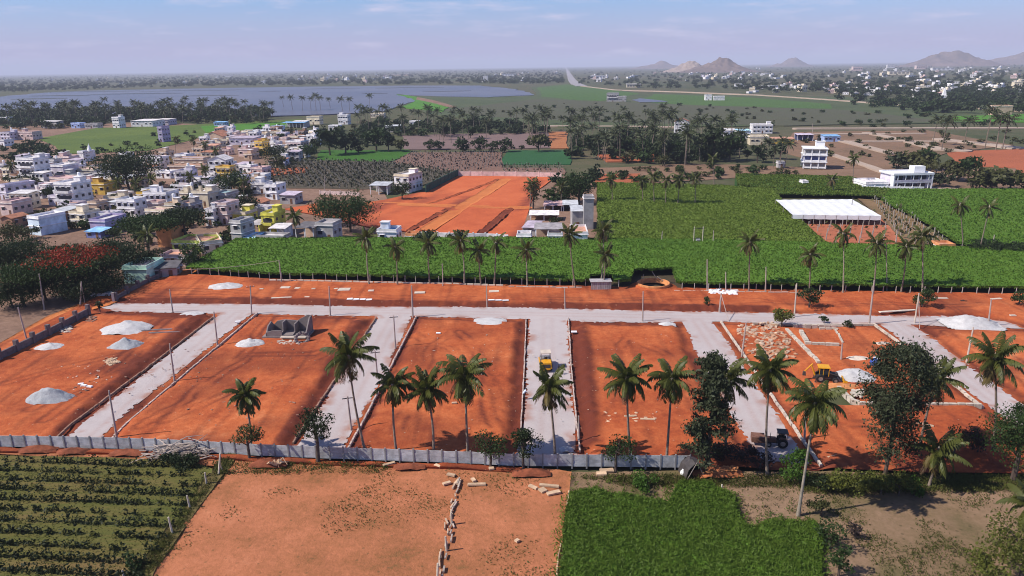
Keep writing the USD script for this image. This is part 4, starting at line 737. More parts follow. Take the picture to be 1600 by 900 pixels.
part(fx, 'edge_leaves', cards(rf, np.c_[_ed, .1 + .65 * rf.random(len(_ed))], .45, .7, .25), L_maize, kind='stuff')
def tufts(name, label, spots, h, w, n, mat, seed):
    rng = np.random.default_rng(seed); k = len(spots); c = np.repeat(spots, n, 0) + rng.normal(size=(k * n, 2)) * w
    return part(None, name, cards(rng, np.c_[c, .03 + h * .8 * rng.random(k * n) ** 1.5], .30, 1.3, .35), mat, label=label, kind='stuff')
def gridspots(px, dx, dy, seed, jit=.2, keep=.9, ang=0.0):
    rng = np.random.default_rng(seed); poly = Polygon(GP(*px)); x0, y0, x1, y1 = poly.bounds
    gx, gy = np.meshgrid(np.arange(x0, x1, dx), np.arange(y0, y1, dy)); p = np.c_[gx.ravel(), gy.ravel()] + rng.normal(size=(gx.size, 2)) * jit
    return p[contains_xy(poly, p[:, 0], p[:, 1]) & (rng.random(len(p)) < keep)]
tufts('crop_tufts', 'sparse rows of young crop above the fodder field', gridspots([(885, 776), (895, 745), (990, 745), (1060, 760), (1045, 792)], 1.5, 1.35, 3), .75, .2, 26, L_bean, 4)
tufts('crop_tufts', 'thin dry crop rows between fodder and slanting palm', gridspots([(1140, 765), (1235, 752), (1262, 790), (1245, 812), (1160, 825)], .9, 1.5, 5, .25, .75), .7, .25, 18, L_grass, 6)
tufts('weeds', 'green weeds along the fodder edge', gridspots([(1190, 800), (1270, 790), (1280, 822), (1180, 832)], .9, .9, 7, .4, .6), .55, .3, 16, L_bright, 8)
# rows of low bushes in the left field
rr = np.random.default_rng(41); sp = []
p0, p1 = G(0, 722), G(300, 732); dirv = (p1 - p0)[:2] / np.linalg.norm((p1 - p0)[:2]); nrm = np.array([-dirv[1], dirv[0]])
for k in range(-1, 15):
    o = p0[:2] - nrm * 2.3 * k
    for t in np.arange(-22, 60, .62):
        c = o + dirv * (t + rr.uniform(-.25, .25)) + nrm * rr.normal() * .07
        g = fbm(np.array([[c[0] * .13, c[1] * .5, 2.0]]), 3, 6)[0]
        if contains_xy(rowfield.buffer(-.8), *c) and rr.random() < .62 + 2.0 * (g - .40): sp.append((c[0], c[1], .6 + 1.1 * g * rr.random() + .2 * (k % 3 == 0)))
sp = np.array(sp); P_ = np.repeat(sp, 26, 0); P_ = np.c_[P_[:, :2] + rr.normal(size=(len(P_), 2)) * .20, .12 + P_[:, 2] * rr.random(len(P_))]
part(None, 'crop_rows', cards(rr, P_, .36, .9, .6), L_row, label='rows of low dark bushes in the lower left field', kind='stuff')
tufts('grass', 'green and dry grass between the bush rows', inpoly(rr, rowfield.buffer(-.5), 1300), .22, .45, 9, L_grass, 12)
# grassy ridge on the edge of the row field and grass on the bare fields
rdg = LineString(GP((358, 716), (338, 742), (300, 790), (262, 845), (228, 890), (212, 925)))
structure('grass_ridge', rdg.buffer(1.1), .15, .5, ground('ridge_earth', [(.06, .055, .02), (.12, .09, .035), (.17, .12, .055)], bump=.6), .25, .6, seed=50, label='grassy bank between row field and bare dirt field')
rq = np.array([rdg.interpolate(t).coords[0] for t in rr.random(420) * rdg.length]); tufts('grass', 'dry grass on the bank beside the row field', rq + rr.normal(size=rq.shape) * .55, .5, .28, 14, L_grass, 14)
dirt = Polygon(GP((345, 740), (700, 735), (880, 745), (868, 930), (240, 930)))
gsp = inpoly(rr, dirt, 2200); gsp = gsp[fbm(np.c_[gsp * .11, gsp[:, :1] * 0], 4, 19) > .53]
tufts('grass', 'low olive grass patches on the bare dirt field', gsp, .10, .55, 5, L_grass, 15)
scr = Polygon(GP((1290, 765), (1450, 770), (1600, 770), (1700, 920), (1310, 920))); gsp = inpoly(rr, scr, 1000); gsp = gsp[fbm(np.c_[gsp * .13, gsp[:, :1] * 0], 4, 29) > .5]
tufts('grass', 'dry grass over the scrub land', gsp, .28, .4, 12, L_grass, 16)
bk = inpoly(rr, Polygon(GP((1240, 742), (1600, 745), (1600, 768), (1250, 770))), 900); tufts('grass', 'weeds along the lower edge of the site', bk, .6, .35, 22, L_grass, 17)
bk = inpoly(rr, Polygon(GP((890, 745), (1240, 742), (1240, 762), (1000, 762))), 700); tufts('grass', 'dry weeds below the end of the grey fence', bk, .45, .35, 12, L_grass, 18)
bk = inpoly(rr, Polygon(GP((330, 722), (620, 726), (600, 738), (350, 742))), 260); tufts('grass', 'dry weeds below the left part of the grey fence', bk, .4, .35, 12, L_grass, 19)
# dark vineyards with posts further back
def vineyard(label, px, dx, dy, mat, seed, post=1.9, ang=.35, cardn=5):
    rng = np.random.default_rng(seed); poly = Polygon(GP(*px)); c, s = math.cos(ang), math.sin(ang); cx, cy = poly.centroid.coords[0]
    r = max(poly.bounds[2] - poly.bounds[0], poly.bounds[3] - poly.bounds[1]); gx, gy = np.meshgrid(np.arange(-r, r, dx), np.arange(-r, r, dy))
    p = np.c_[cx + gx.ravel() * c - gy.ravel() * s, cy + gx.ravel() * s + gy.ravel() * c]; p = p[contains_xy(poly, p[:, 0], p[:, 1])]
    x = thing('vineyard', label, 'vineyard'); mb = MB()
    bx = np.array(MB().box((0, 0, post / 2), (.22, .22, post)).arrays()[0]); fx_ = MB().box((0, 0, 0), (1, 1, 1)).arrays()[1]
    for q in p: mb.add(bx + [q[0] + rng.normal() * .1, q[1] + rng.normal() * .1, -.1], fx_)
    part(x, 'posts', mb, _m['stone_post'], kind='stuff')
    P = np.repeat(p, cardn, 0); P = np.c_[P[:, :2] + rng.normal(size=(len(P), 2)) * [dx * .3, dy * .3], rng.uniform(.5, post, len(P))]
    part(x, 'leaves', cards(rng, P, 1.3, .6, .7), mat, kind='stuff')
vineyard('dark vineyard with rows of posts left of the red plot', [(402, 263), (470, 251), (610, 254), (714, 270), (655, 291), (560, 295), (430, 291)], 3.2, 4.4, L_vineyard, 1)
vineyard('reddish vineyard with bare posts behind the red plot', [(645, 239), (786, 238), (784, 262), (716, 269), (612, 254)], 3.6, 5.0, L_purple, 2, cardn=2)
vineyard('narrow row of posts behind the wall of the red plot', [(785, 258), (880, 258), (880, 270), (785, 270)], 3.4, 5.0, L_vineyard, 3, cardn=2)
vineyard('post rows on red soil in front of the white net roof', [(1245, 341), (1374, 345), (1424, 391), (1300, 390)], 4.0, 6.0, L_olive, 4, post=2.3, ang=.12, cardn=0 or 1)
vineyard('dry post rows right of the white net roof', [(1362, 312), (1382, 316), (1440, 350), (1488, 388), (1428, 391), (1376, 345)], 3.4, 4.6, L_olive, 5, post=2.6, ang=.3, cardn=3)
structure('red_row_soil', GP((1240, 335), (1376, 340), (1428, 392), (1297, 391)), -.02, 2.0, ground('row_soil', [(.22, .07, .035), (.33, .105, .055), (.40, .15, .085)], bump=.4), .2, .3, seed=71)
structure('dry_row_soil', GP((1340, 310), (1384, 313), (1440, 349), (1495, 389), (1428, 393), (1376, 341)), -.015, 2.0, ground('dry_soil', [(.10, .08, .035), (.19, .12, .065), (.24, .16, .09)], bump=.4), .2, .3, seed=72)
# ------------------------------------------------------------------ the site's built things
C_panel = plain('cement_panel', (0.42, 0.42, 0.43), .85, .30, .9, bump=.25, objvar=.16)
C_post = plain('cement_post', (0.25, 0.24, 0.24), .9, .2, 1)
C_pole = plain('pole_concrete', (0.36, 0.29, 0.26), .9, .2, 1)
C_block = plain('dark_block', (0.135, 0.105, 0.110), .95, .3, .8, bump=.3, objvar=.15)
C_kerb = plain('kerb_stone', (0.44, 0.335, 0.29), .9, .25, 1.2, objvar=.2)
C_kerb2 = plain('brown_kerb_stone', (0.27, 0.150, 0.105), .9, .3, 1.2, objvar=.2)
C_granite = plain('granite', (0.46, 0.40, 0.33), .85, .25, 1.5, objvar=.15)
C_slab = plain('concrete_slab', (0.50, 0.42, 0.35), .85, .2, .8, objvar=.12)
C_gravel = ground('white_gravel', [(.38, .36, .36), (.52, .50, .50), (.62, .60, .60)], scales=(.3, 1.2, 5), bump=.8, bscale=6)
C_ggravel = ground('grey_gravel', [(.24, .25, .27), (.36, .37, .39), (.46, .46, .47)], scales=(.3, 1.2, 5), bump=.8, bscale=6)
C_white = plain('white_paint', (0.74, 0.73, 0.74), .7, .08, .4)
C_black = plain('black_rubber', (0.016, 0.016, 0.018), .8, .2, 3)
C_yellow = plain('machine_yellow', (0.62, 0.29, 0.012), .45, .12, 2)
C_steel = plain('worn_steel', (0.30, 0.28, 0.27), .45, .25, 2, metallic=.6)
C_dark = plain('dark_iron', (0.050, 0.042, 0.040), .6, .3, 2)
C_wood = plain('grey_wood', (0.36, 0.29, 0.25), .9, .3, 4, objvar=.3)
C_plank = plain('stone_plank', (0.52, 0.36, 0.24), .9, .25, 1.5, objvar=.2)
C_glass = plain('dark_glass', (0.020, 0.026, 0.034), .15, .1, 1, spec=.6)
C_earth = plain('orange_earth_wall', (0.50, 0.20, 0.075), .95, .3, .9, bump=.3)
C_tarp = plain('black_tarp', (0.055, 0.046, 0.046), .55, .4, .9)
def along(pts, step, start=0.0):
    """Points and headings at even steps along a path."""
    ln = LineString(pts); n = int((ln.length - start) / step)
    out = []
    for k in range(n + 1):
        t = start + k * step; a = np.array(ln.interpolate(t).coords[0]); b = np.array(ln.interpolate(min(t + .3, ln.length)).coords[0]); c = np.array(ln.interpolate(max(0, t - .3)).coords[0])
        d = b - c; out.append((a, math.atan2(d[1], d[0])))
    return out
# the grey fence: posts with slotted concrete panels
fw = thing('precast_fence', 'long grey concrete panel fence between the plots and the near fields', 'fence')
pts = along(FENCE, 2.05); rf_ = np.random.default_rng(5)
for k, (p, a) in enumerate(pts):
    part(fw, 'post', MB().box((p[0], p[1], .97), (.20, .20, 2.35), a + rf_.uniform(-.02, .02)), C_post)
    if k + 1 < len(pts):
        q = pts[k + 1][0]; c = (p + q) / 2; L = np.linalg.norm(q - p); aa = math.atan2(*(q - p)[::-1]); mb = MB(); zz = .02 * (k % 3)
        for j in range(4): mb.box((c[0], c[1], .35 + .462 * j + zz), (L - .16, .055 if j % 2 else .065, .445), aa + rf_.normal() * .012)
        part(fw, 'panel', mb, C_panel)
# stay of the fence end
# the dark block wall with its piers
def block_wall(label, pts, h, pier, seed, gap=0):
    x = thing('block_wall', label, 'wall'); rg = np.random.default_rng(seed)
    for k, (p, a) in enumerate(along(pts, pier)):
        part(x, 'pier', MB().box((p[0], p[1], h / 2 + .35), (.75, .75, h + 1.0), a), C_block)
    ps = along(pts, 1.6)
    for k in range(len(ps) - 1):
        p, q = ps[k][0], ps[k + 1][0]; c = (p + q) / 2; a = math.atan2(*(q - p)[::-1]); L = np.linalg.norm(q - p)
        for j in range(3): part(x, 'course', MB().box((c[0], c[1], (j + .5) * h / 3 - .05 + rg.uniform(-.01, .01)), (L - .03, .36 + .03 * rg.random(), h / 3 - .03), a), C_block)
    return x
block_wall('dark block wall with piers between the dirt road and the first plot', GP((-30, 580), (0, 566), (40, 546), (85, 523), (145, 491)), 2.0, 4.6, 1)
block_wall('lower dark block wall running back from the white pier', GP((182, 471), (205, 458), (236, 441), (262, 430)), 1.5, 5.2, 2)
pp = G(178, 472); x = thing('gate_pier', 'pale stone pier at the near end of the lower block wall', 'pier', pp); part(x, 'shaft', MB().box((0, 0, 1.1), (.55, .5, 2.4), .3), C_slab); part(x, 'cap', MB().box((0, 0, 2.36), (.7, .65, .14), .3), C_slab)
# kerbs
def kerb(label, px, mat, step=1.35, z=.20, w=.26, group='kerbs along the lanes', name='kerb_row', jit=.03, h=.42):
    x = thing(name, label, 'kerb', group=group); rg = np.random.default_rng(int(px[0][0] + px[0][1] * 3))
    for p, a in along(GP(*px), step):
        part(x, 'kerb_stone', MB().box((p[0] + rg.normal() * jit, p[1] + rg.normal() * jit, z + rg.normal() * .02), (step * rg.uniform(.82, .98), w, h), a + rg.normal() * .03), mat)
kerb('brown kerb on the left of the first lane', [(333, 497), (223, 582), (112, 665), (82, 693)], C_kerb2)
kerb('pale brown kerb on the right of the first lane', [(401, 492), (300, 577), (197, 665), (172, 690)], C_kerb)
kerb('brown kerb on the left of the second lane', [(587, 499), (540, 570), (496, 636), (456, 697)], C_kerb2)
kerb('pinkish kerb on the right of the second lane', [(650, 497), (608, 580), (566, 663), (545, 702)], C_kerb)
kerb('thin pink kerb on the left of the third lane', [(822, 500), (819, 580), (814, 665), (810, 706)], C_kerb, w=.2)
kerb('pink kerb on the right of the third lane', [(888, 500), (893, 580), (901, 665), (906, 706)], C_kerb, w=.2)
kerb('white kerb on the right of the fourth lane', [(1127, 505), (1165, 560), (1200, 612), (1237, 665), (1284, 732)], C_slab, w=.34)
kerb('wide white kerb on the left of the fifth lane', [(1367, 509), (1420, 548), (1470, 586), (1532, 636)], C_slab, w=.42)
kerb('kerb along the lower edge of the cross road, left', [(1180, 507), (1240, 509.5), (1370, 509)], C_slab, z=.26)
# stone plinths on the rubble plot
def plinth(label, px, w=.5, h=.9, step=1.3, mat=None):
    kerb(label, px, mat or C_granite, step, h / 2 - .05, w, 'stone plinths on the rubble plot', 'stone_plinth', .04, h)
plinth('slanting plinth of pale stones running up to the backhoe', [(1230, 520), (1281, 573)], .62)
plinth('short thick plinth stones left of the grassy pit', [(1251, 524), (1262, 541)], .75, 1.1)
plinth('long low plinth in front of the grassy pit', [(1262, 541), (1312, 543.5)], .5, 1.0)
plinth('thin plinth round the far side of the grassy pit', [(1284, 517), (1305, 517.5), (1316, 540)], .32, .8)
plinth('crooked plinth of pale stones left of the sunken pit', [(1312, 612), (1331, 631), (1347, 635.5)], .6)
plinth('long straight plinth on the near side of the rubble plot', [(1347, 635.5), (1430, 636), (1536, 638)], .5)
plinth('grey plinth behind the grassy pit along the cross road', [(1243, 512), (1330, 513)], .4, .8, mat=C_slab)
# low stone walls before the vine field
kerb('low white stone wall at the near edge of the vine field', [(427, 440.5), (560, 443.5), (700, 446.5), (785, 449)], C_slab, 1.9, .35, .4, None, 'low_stone_wall', .06, .8)
kerb('broken pale stone edging before the vine field, centre', [(800, 450.5), (915, 452.5)], C_kerb, 1.7, .3, .35, None, 'low_stone_wall', .1, .6)
kerb('broken pale stone edging before the vine field, right', [(1060, 457), (1200, 459), (1290, 461)], C_kerb, 1.7, .3, .35, None, 'low_stone_wall', .14, .5)
kerb('white boundary stones below the bean field', [(955, 384.5), (1080, 386.5)], C_slab, 2.6, .3, .5, None, 'low_stone_wall', .1, .7)
# poles
def pole(base, top, label, r=.15, cross=False, stay=None, mat=None, arms=1):
    b = G(*base); t = onray(top[0], top[1], b[1]); off = t - b
    x = thing('utility_pole', label, 'pole', b, group='concrete poles of the site')
    part(x, 'shaft', MB().tube([[0, 0, -.3], off * .5, off], [r * 1.15, r, r * .75], 6), mat or C_pole)
    if cross:
        for k in range(arms):
            part(x, 'crossarm', MB().box(off + [0, 0, -.35 - .8 * k], (1.7, .10, .12), .25), C_dark)
            for s in (-.75, 0, .75): part(x, 'insulator', MB().lathe([(.01, 0), (.06, .03), (.05, .2), (.01, .24)], 6, off + [s * math.cos(.25), s * math.sin(.25), -.3 - .8 * k]), C_white)
    if stay is not None:
        s = G(*stay) - b; part(x, 'stay', MB().tube([s, off * .93], .07, 5), C_pole)
    return x
for b_, t_, lab, kw in [((183, 687), (170, 610), 'leaning pole at the near end of the first lane', {}), ((273, 598), (265, 537), 'pole halfway along the first lane, right side', {}), ((340, 541), (334, 487), 'pole at the upper part of the first lane', {}), ((270, 488), (265, 452), 'pole on the cross road at the far left', {}),
    ((393, 491), (391, 446), 'pole where the first lane meets the cross road', dict(cross=True)), ((516, 493), (514, 447), 'pole on the cross road between first and second lanes', {}), ((645, 496), (643, 446), 'thick pole at the corner of the second lane', dict(r=.2)), ((618, 545), (615, 493), 'pole with a crossarm in the middle of the second lane', dict(cross=True)),
    ((590, 592), (586, 548), 'lower pole with a crossarm on the second lane', dict(cross=True)), ((549, 672), (543, 619), 'nearest pole with a crossarm on the second lane', dict(cross=True)), ((761, 480), (760, 446), 'pole on the red strip above the middle plot', {}), ((883, 483), (882, 451), 'pole at the far end of the third lane', {}),
    ((1004, 502), (1005, 455), 'pole on the cross road between third and fourth lanes', {}), ((1124, 488), (1127, 458), 'pole with a slanting stay over the fourth lane', dict(r=.2, stay=(1139, 503))), ((1241, 495), (1245, 443), 'white leaning pole left of the round tree', dict(mat=C_slab)), ((1358, 507), (1366, 438), 'tall leaning pole at the corner of the fifth lane', dict(r=.18)),
    ((1429, 505), (1436, 458), 'double pole at the head of the fifth lane', dict(stay=(1437, 514), mat=C_slab)), ((1544, 510), (1549, 467), 'pole beside the long gravel heap at right', {}), ((1510, 566), (1521, 511), 'white leaning pole on the right plot beside the fifth lane', dict(mat=C_slab)), ((1159, 556), (1166, 504), 'pinkish pole on the edge of the rubble', {}),
    ((1314, 565), (1316, 537), 'short pole standing on the rubble plot', {}), ((125, 477), (127, 440), 'tall forked pole at the end of the block wall', dict(stay=(133, 476), mat=C_slab)), ((42, 531), (28, 480), 'thin pole on the dirt road beside the green hedge', {}), ((69, 482), (61, 428), 'slanting pole before the dark trees', {}),
    ((440, 443), (436, 407), 'pole at the vine field that carries the long wire', {}), ((692, 450), (691, 412), 'pale pole inside the row of thin palms', {}), ((1033, 384), (1035, 361), 'pole on the near side of the bean field', {}), ((1114, 386), (1115, 360), 'pole right of the transformer', {}), ((1105, 457), (1105, 405), 'thin pole in the vine field below the transformer', {}), ((1134, 457), (1134, 425), 'short thin pole at the vine edge', {}), ((1196, 458), (1197, 417), 'thin pole left of the vine edge palms', {}),
    ((1386, 455), (1385, 380), 'thin post in the vine field between two palms', dict(r=.1)), ((1548, 396), (1554, 367), 'pale leaning post beside the slanting field palm', {}), ((507, 302), (507, 275), 'pole before the dark vineyard', {}), ((1270, 208), (1270, 193), 'pole at the corner of the sand roads', dict(r=.22)), ((1444, 262), (1444, 243), 'pole in front of the thicket', dict(r=.2)),
    ((905, 688), (904, 650), 'short pole at the near end of the third lane', {}), ((1257, 690), (1259, 640), 'short pale pole beside the white kerb', {})]:
    pole(b_, t_, lab, **kw)
tx = G(1090, 387); x = thing('transformer', 'electric transformer hung between two poles at the bean field', 'transformer', tx)
for s in (-1, 1): part(x, 'pole', MB().tube([[s * 1.35, 0, -.2], [s * 1.35, 0, 6.6]], [.16, .12], 6), C_slab)
for z_ in (6.1, 3.0): part(x, 'crossarm', MB().box((0, 0, z_), (3.2, .14, .16)), C_dark)
part(x, 'tank', MB().box((0, -.05, 2.0), (1.2, .9, 1.5)), C_panel); part(x, 'cooling_fins', MB().box((0, -.55, 2.0), (1.0, .14, 1.2)).box((0, .46, 2.0), (1.0, .14, 1.2)), C_post)
def wire(label, pts, sag=.8, r=.035):
    P = []
    for a, b in zip(pts[:-1], pts[1:]):
        for t in np.linspace(0, 1, 9): P.append(a * (1 - t) + b * t - [0, 0, sag * 4 * t * (1 - t)])
    x = thing('overhead_wire', label, 'wire'); part(x, 'strand', MB().tube(np.array(P), r, 3, False), C_slab)
wt = onray(436, 407, G(440, 443)[1]); wire('long pale wire from the vine field pole to the mint-green house', [wt, onray(285, 421, G(283, 446)[1])], .5, .06)
C_mound = plain('mound_earth', (.20, .056, .026), .95, .45, .8, bump=.5); C_mound2 = plain('orange_mound', (.36, .115, .045), .95, .4, .8, bump=.4)
# gravel heaps
def heap(label, px, w_px, h_px, mat, seed, lop=0.0, name='gravel_heap', ratio=.75, cat='heap'):
    b = G(*px); m = mpp(*px); w = w_px * m / 2; h = h_px * m * .62; n = 26; g = np.linspace(-1, 1, n); X, Y = np.meshgrid(g, g); r = np.sqrt(X ** 2 + Y ** 2).ravel()
    q = np.c_[X.ravel() * 2.2, Y.ravel() * 2.2, np.full(n * n, seed * 5.1)]; r = r * (1 + .5 * (fbm(q, 3, seed) - .5)); X2 = X.ravel()
    z = np.clip(1 - r, 0, 1) ** .85 * (1 + lop * X2) * (.5 + 1.0 * fbm(q * 1.5, 5, seed)) + .10 * (fbm(q * 5, 3, seed) - .5) * (r < 1)
    v = np.c_[X2 * w, Y.ravel() * w * ratio, z / max(z.max(), .1) * h + .40 - .75 * np.clip(r - .92, 0, 1)]; i, j = np.meshgrid(np.arange(n - 1), np.arange(n - 1), indexing='ij'); k = (i * n + j).ravel(); f = np.stack([k, k + 1, k + n + 1, k + n], 1)
    f = f[(r[f] < 1.12).any(1)]
    x = thing(name, label, cat, b); part(x, 'mound', (v, f), mat, smooth=True); return x
heap('big white gravel heap at the back of the first plot', (199, 516), 78, 22, C_gravel, 1); heap('grey gravel heap in front of the big white one', (197, 543), 52, 22, C_ggravel, 2); heap('small white heap beside the dark block wall', (79, 545), 44, 12, C_gravel, 3)
heap('grey gravel heap alone at the front of the first plot', (77, 626), 72, 30, C_ggravel, 4, ratio=.6); heap('white gravel heap beside the unfinished grey hut', (391, 540), 46, 15, C_gravel, 5); heap('flat white heap on the red strip near the vine field corner', (352, 450), 56, 9, C_gravel, 6); heap('long white gravel heap at the right end of the cross road', (1515, 508), 84, 20, C_gravel, 7)
heap('white gravel heap beside the backhoe', (1332, 592), 70, 20, C_gravel, 8); heap('white spill of stone powder at the top of the middle plot', (766, 505), 52, 4, C_gravel, 9); heap('flat white stone spill on the fourth plot', (1042, 509), 26, 5, C_gravel, 10); heap('pale stone spill right of the grassy pit', (1378, 540), 32, 5, C_slab, 11, ratio=.4); heap('pale spill of stones behind the gravel by the backhoe', (1340, 563), 40, 6, C_slab, 12, ratio=.5)
heap('small white cement patch at the near end of the third lane', (885, 705), 22, 6, C_gravel, 13); heap('low orange earth mound by the sunken pit', (1310, 606), 70, 8, C_earth, 14, name='earth_mound', ratio=.3, cat='mound'); heap('pale sand spill on the roadside near the first lane', (300, 493), 36, 3, C_gravel, 15)
for k, (x_, y_, w_) in enumerate([(60, 705, 60), (115, 708, 50), (200, 710, 56), (420, 728, 60), (640, 732, 50), (830, 742, 60), (1120, 742, 78)]):
    heap(['dark red earth mound under the fence at the left edge', 'second red earth mound under the left of the fence', 'brown earth mound left of the branch pile', 'brown earth mound with roots right of the branch pile', 'low red earth mound below the middle of the fence', 'red earth mound below the foot of the third lane', 'orange earth bank at the right end of the fence'][k], (x_, y_), w_, [10, 9, 10, 16, 7, 12, 17][k], C_mound2 if k == 6 else C_mound, 30 + k, name='earth_mound', ratio=.35, cat='mound')
# slabs lying on the red strip, in the plots and below the fence
def slab(label, px, w_px, d, a=0.0, mat=None, h=.16, group=None, name='stone_slab', z=.5, tilt=0):
    b = G(*px); m = mpp(*px); x = thing(name, label, 'slab', (b[0], b[1], z), math.degrees(a), group)
    mb = MB().box((0, 0, h / 2), (w_px * m, d, h), 0, .96); part(x, 'body', mb, mat or C_slab); return x
for k, (x_, y_, w_, d_) in enumerate([(409, 454, 6, .6), (446, 452, 15, 1.6), (465, 453, 8, 1.2), (490, 454, 6, .8), (525, 454, 6, .8), (538, 455, 19, 2.2), (580, 457, 9, 1.2), (656, 460, 17, 1.5), (772, 458, 16, 1.4), (440, 468, 32, .7), (480, 467, 8, .7), (1470, 469, 20, .8), (1556, 470, 18, .8), (1582, 496, 9, .7), (1402, 489, 62, .7)]):
    slab('pale stone slab lying on the red strip behind the cross road', (x_, y_), w_, d_, rf_.uniform(-.15, .15), group='slabs lying on the red strip', z=.42)
for k in range(4): slab('white square slab in the short line on the red strip', (547 + 10 * k, 470.5 + .4 * k), 9, 1.1, .05, C_white, group='four white slabs in a line')
for k in range(3): slab('long white slab beside the pole on the red strip', (768 + 11 * k, 472 + .4 * k), 10, .7, .05, C_white, group='long white slabs by the pole')
for x_, y_, w_, d_, a_, lab in [(608, 727, 20, .5, .5, 'pale plank-like stone leaning below the fence'), (684, 730, 12, .5, -.7, 'short stone plank below the fence'), (705, 744, 14, .5, -.4, 'stone plank at the head of the stone line'), (698, 757, 13, .5, .5, 'reddish stone plank left of the stone line'), (715, 755, 14, .6, 1.2, 'upright-lying stone plank at the head of the stone line'), (745, 759, 29, .5, .03, 'long stone plank right of the stone line'), (740, 752, 10, .5, -1.1, 'short tilted stone plank right of the stone line'), (768, 734, 8, .6, .2, 'small pale stone below the fence'),
    (833, 763, 16, .5, -.7, 'pale stone plank, first of the four by the dirt edge'), (848, 768, 12, .9, -1.0, 'thick stone plank, second of the four by the dirt edge'), (858, 761, 32, .5, -.2, 'long stone plank, third of the four by the dirt edge'), (865, 772, 22, .7, .35, 'near stone plank of the four by the dirt edge'), (948, 737, 22, .8, .05, 'reddish slab lying before the fence'), (940, 742, 16, .8, .0, 'small reddish slab before the fence'), (808, 847, 6, .5, -.8, 'small pale stone alone on the bare field'),
    (685, 524, 7, .6, 0, 'white slab on the middle plot near the second lane'), (897, 522, 9, .7, 0, 'white slab on the fourth plot near the third lane'), (710, 634, 8, .4, .1, 'pale board on the middle plot before the palms'), (1445, 668, 24, .4, -.6, 'pale stone plank on the red ground right of the feathery tree'), (1305, 715, 30, .4, .3, 'pale stone plank below the palm shadow'), (132, 606, 9, .5, -.2, 'white slab beside the front gravel heap'), (141, 608, 9, .5, -.3, 'second white slab beside the front gravel heap'), (127, 604, 8, .5, .2, 'third white slab beside the front gravel heap'),
    (245, 519, 48, .5, .1, 'long grey steel bars beside the big gravel heap'), (258, 523, 50, .4, .06, 'second bundle of grey bars beside the big heap'), (372, 506, 8, .7, .2, 'white slab at the corner of the first lane'), (985, 655, 20, .5, .1, 'pale broken boards before the bent palm'), (1012, 660, 24, .5, -.1, 'more pale broken boards before the bent palm')]:
    slab(lab, (x_, y_), w_, d_, a_, C_white if 'white' in lab else (C_steel if 'bars' in lab else C_plank), .22, z=.42 if y_ < 700 else .12)
# the unfinished grey hut on the second plot
b = G(447, 531); x = thing('unfinished_hut', 'unfinished grey block hut without roof on the second plot', 'building', b, -4)
C_gblock = plain('grey_block', (0.20, 0.165, 0.16), .9, .2, .8, bump=.3)
def arc_wall(y, x0, x1, prof):
    """a wall in the xz plane whose top follows prof, 0.25 thick"""
    top = [(px, pz) for px, pz in prof]; poly = Polygon([(x0, 0)] + top + [(x1, 0)]).buffer(0); m = trimesh.creation.extrude_polygon(poly, .25, engine='earcut'); v = np.array(m.vertices); return np.c_[v[:, 0], y + v[:, 2], v[:, 1]], np.array(m.faces)
part(x, 'plinth', MB().box((-.2, 2.2, .3), (9.6, 4.8, .8)), C_gblock)
part(x, 'rear_wall', arc_wall(4.2, -4.2, 4.4, [(-4.2, 1.7), (-3.2, 2.7), (-1.5, 3.0), (1.2, 2.8), (2.2, 3.4), (3.6, 4.1), (4.4, 3.9)]), C_gblock)
part(x, 'front_wall', arc_wall(0.0, -4.2, 4.4, [(-4.2, 1.6), (-2.6, 2.0), (-.8, 2.0), (-.75, 1.0), (4.4, 1.0)]), C_gblock)
for xx, pr in ((-4.2, [(0, 1.4), (1.2, 2.6), (3, 3.0), (4.2, 1.9)]), (-1.5, [(0, 1.0), (2.2, 1.2), (2.4, 3.0), (4.2, 3.0)]), (1.2, [(0, 1.0), (1.8, 1.2), (2.0, 2.8), (4.2, 2.8)]), (4.1, [(0, 1.0), (.4, 1.4), (3.2, 3.9), (4.2, 3.9)])):
    v, f = arc_wall(0, 0, 4.2, pr); part(x, 'partition_wall', (np.c_[xx + v[:, 1], v[:, 0], v[:, 2]], f), C_gblock)
part(x, 'step_slab', MB().box((1.8, -.5, .8), (5.4, .9, .18)), C_slab)
b = G(473, 537); x = thing('stone_ring', 'round grey stone ring lying by the corner of the unfinished hut', 'ring', b, 20); mb = MB()
for k in range(14):
    a = k / 14 * 6.283; mb.add(*[q for q in (lambda v, f: (v + [math.cos(a) * 1.3, math.sin(a) * .4, 1.2 + math.sin(a) * 1.0], f))(*stone(rf_, (.75, .6, .75)))])
part(x, 'stones', mb, C_gblock)
C_rub = plain('rubble_stone', (.40, .22, .13), .95, .35, 1.0); C_rub2 = plain('pale_rubble', (.46, .33, .24), .95, .3, 1.0)
def rubble(label, poly_px, n, seed, smin, smax, mats, z=.35):
    rg = np.random.default_rng(seed); q = inpoly(rg, Polygon(GP(*poly_px)), n)
    for m in mats:
        mb = MB()
        for p in q[rg.random(n) < 1.0 / len(mats)]:
            s = rg.uniform(smin, smax); v, f = (MB().box((0, 0, 0), (s * rg.uniform(1, 2.6), s * .8, s * .4), rg.random() * 6).arrays() if rg.random() < .5 else stone(rg, (s * 1.3, s, s * .7))); v = v + rg.normal(size=3) * [0, 0, .04]; mb.add(v + [p[0], p[1], z + s * .15], f)
        part(None, 'rubble', mb, m, label=label, kind='stuff')
rubble('broken stones and boards heaped at the corner of the rubble plot', [(1150, 512), (1205, 505), (1228, 525), (1245, 560), (1215, 568), (1180, 560), (1160, 545)], 420, 3, .2, .75, [C_rub, C_rub2])
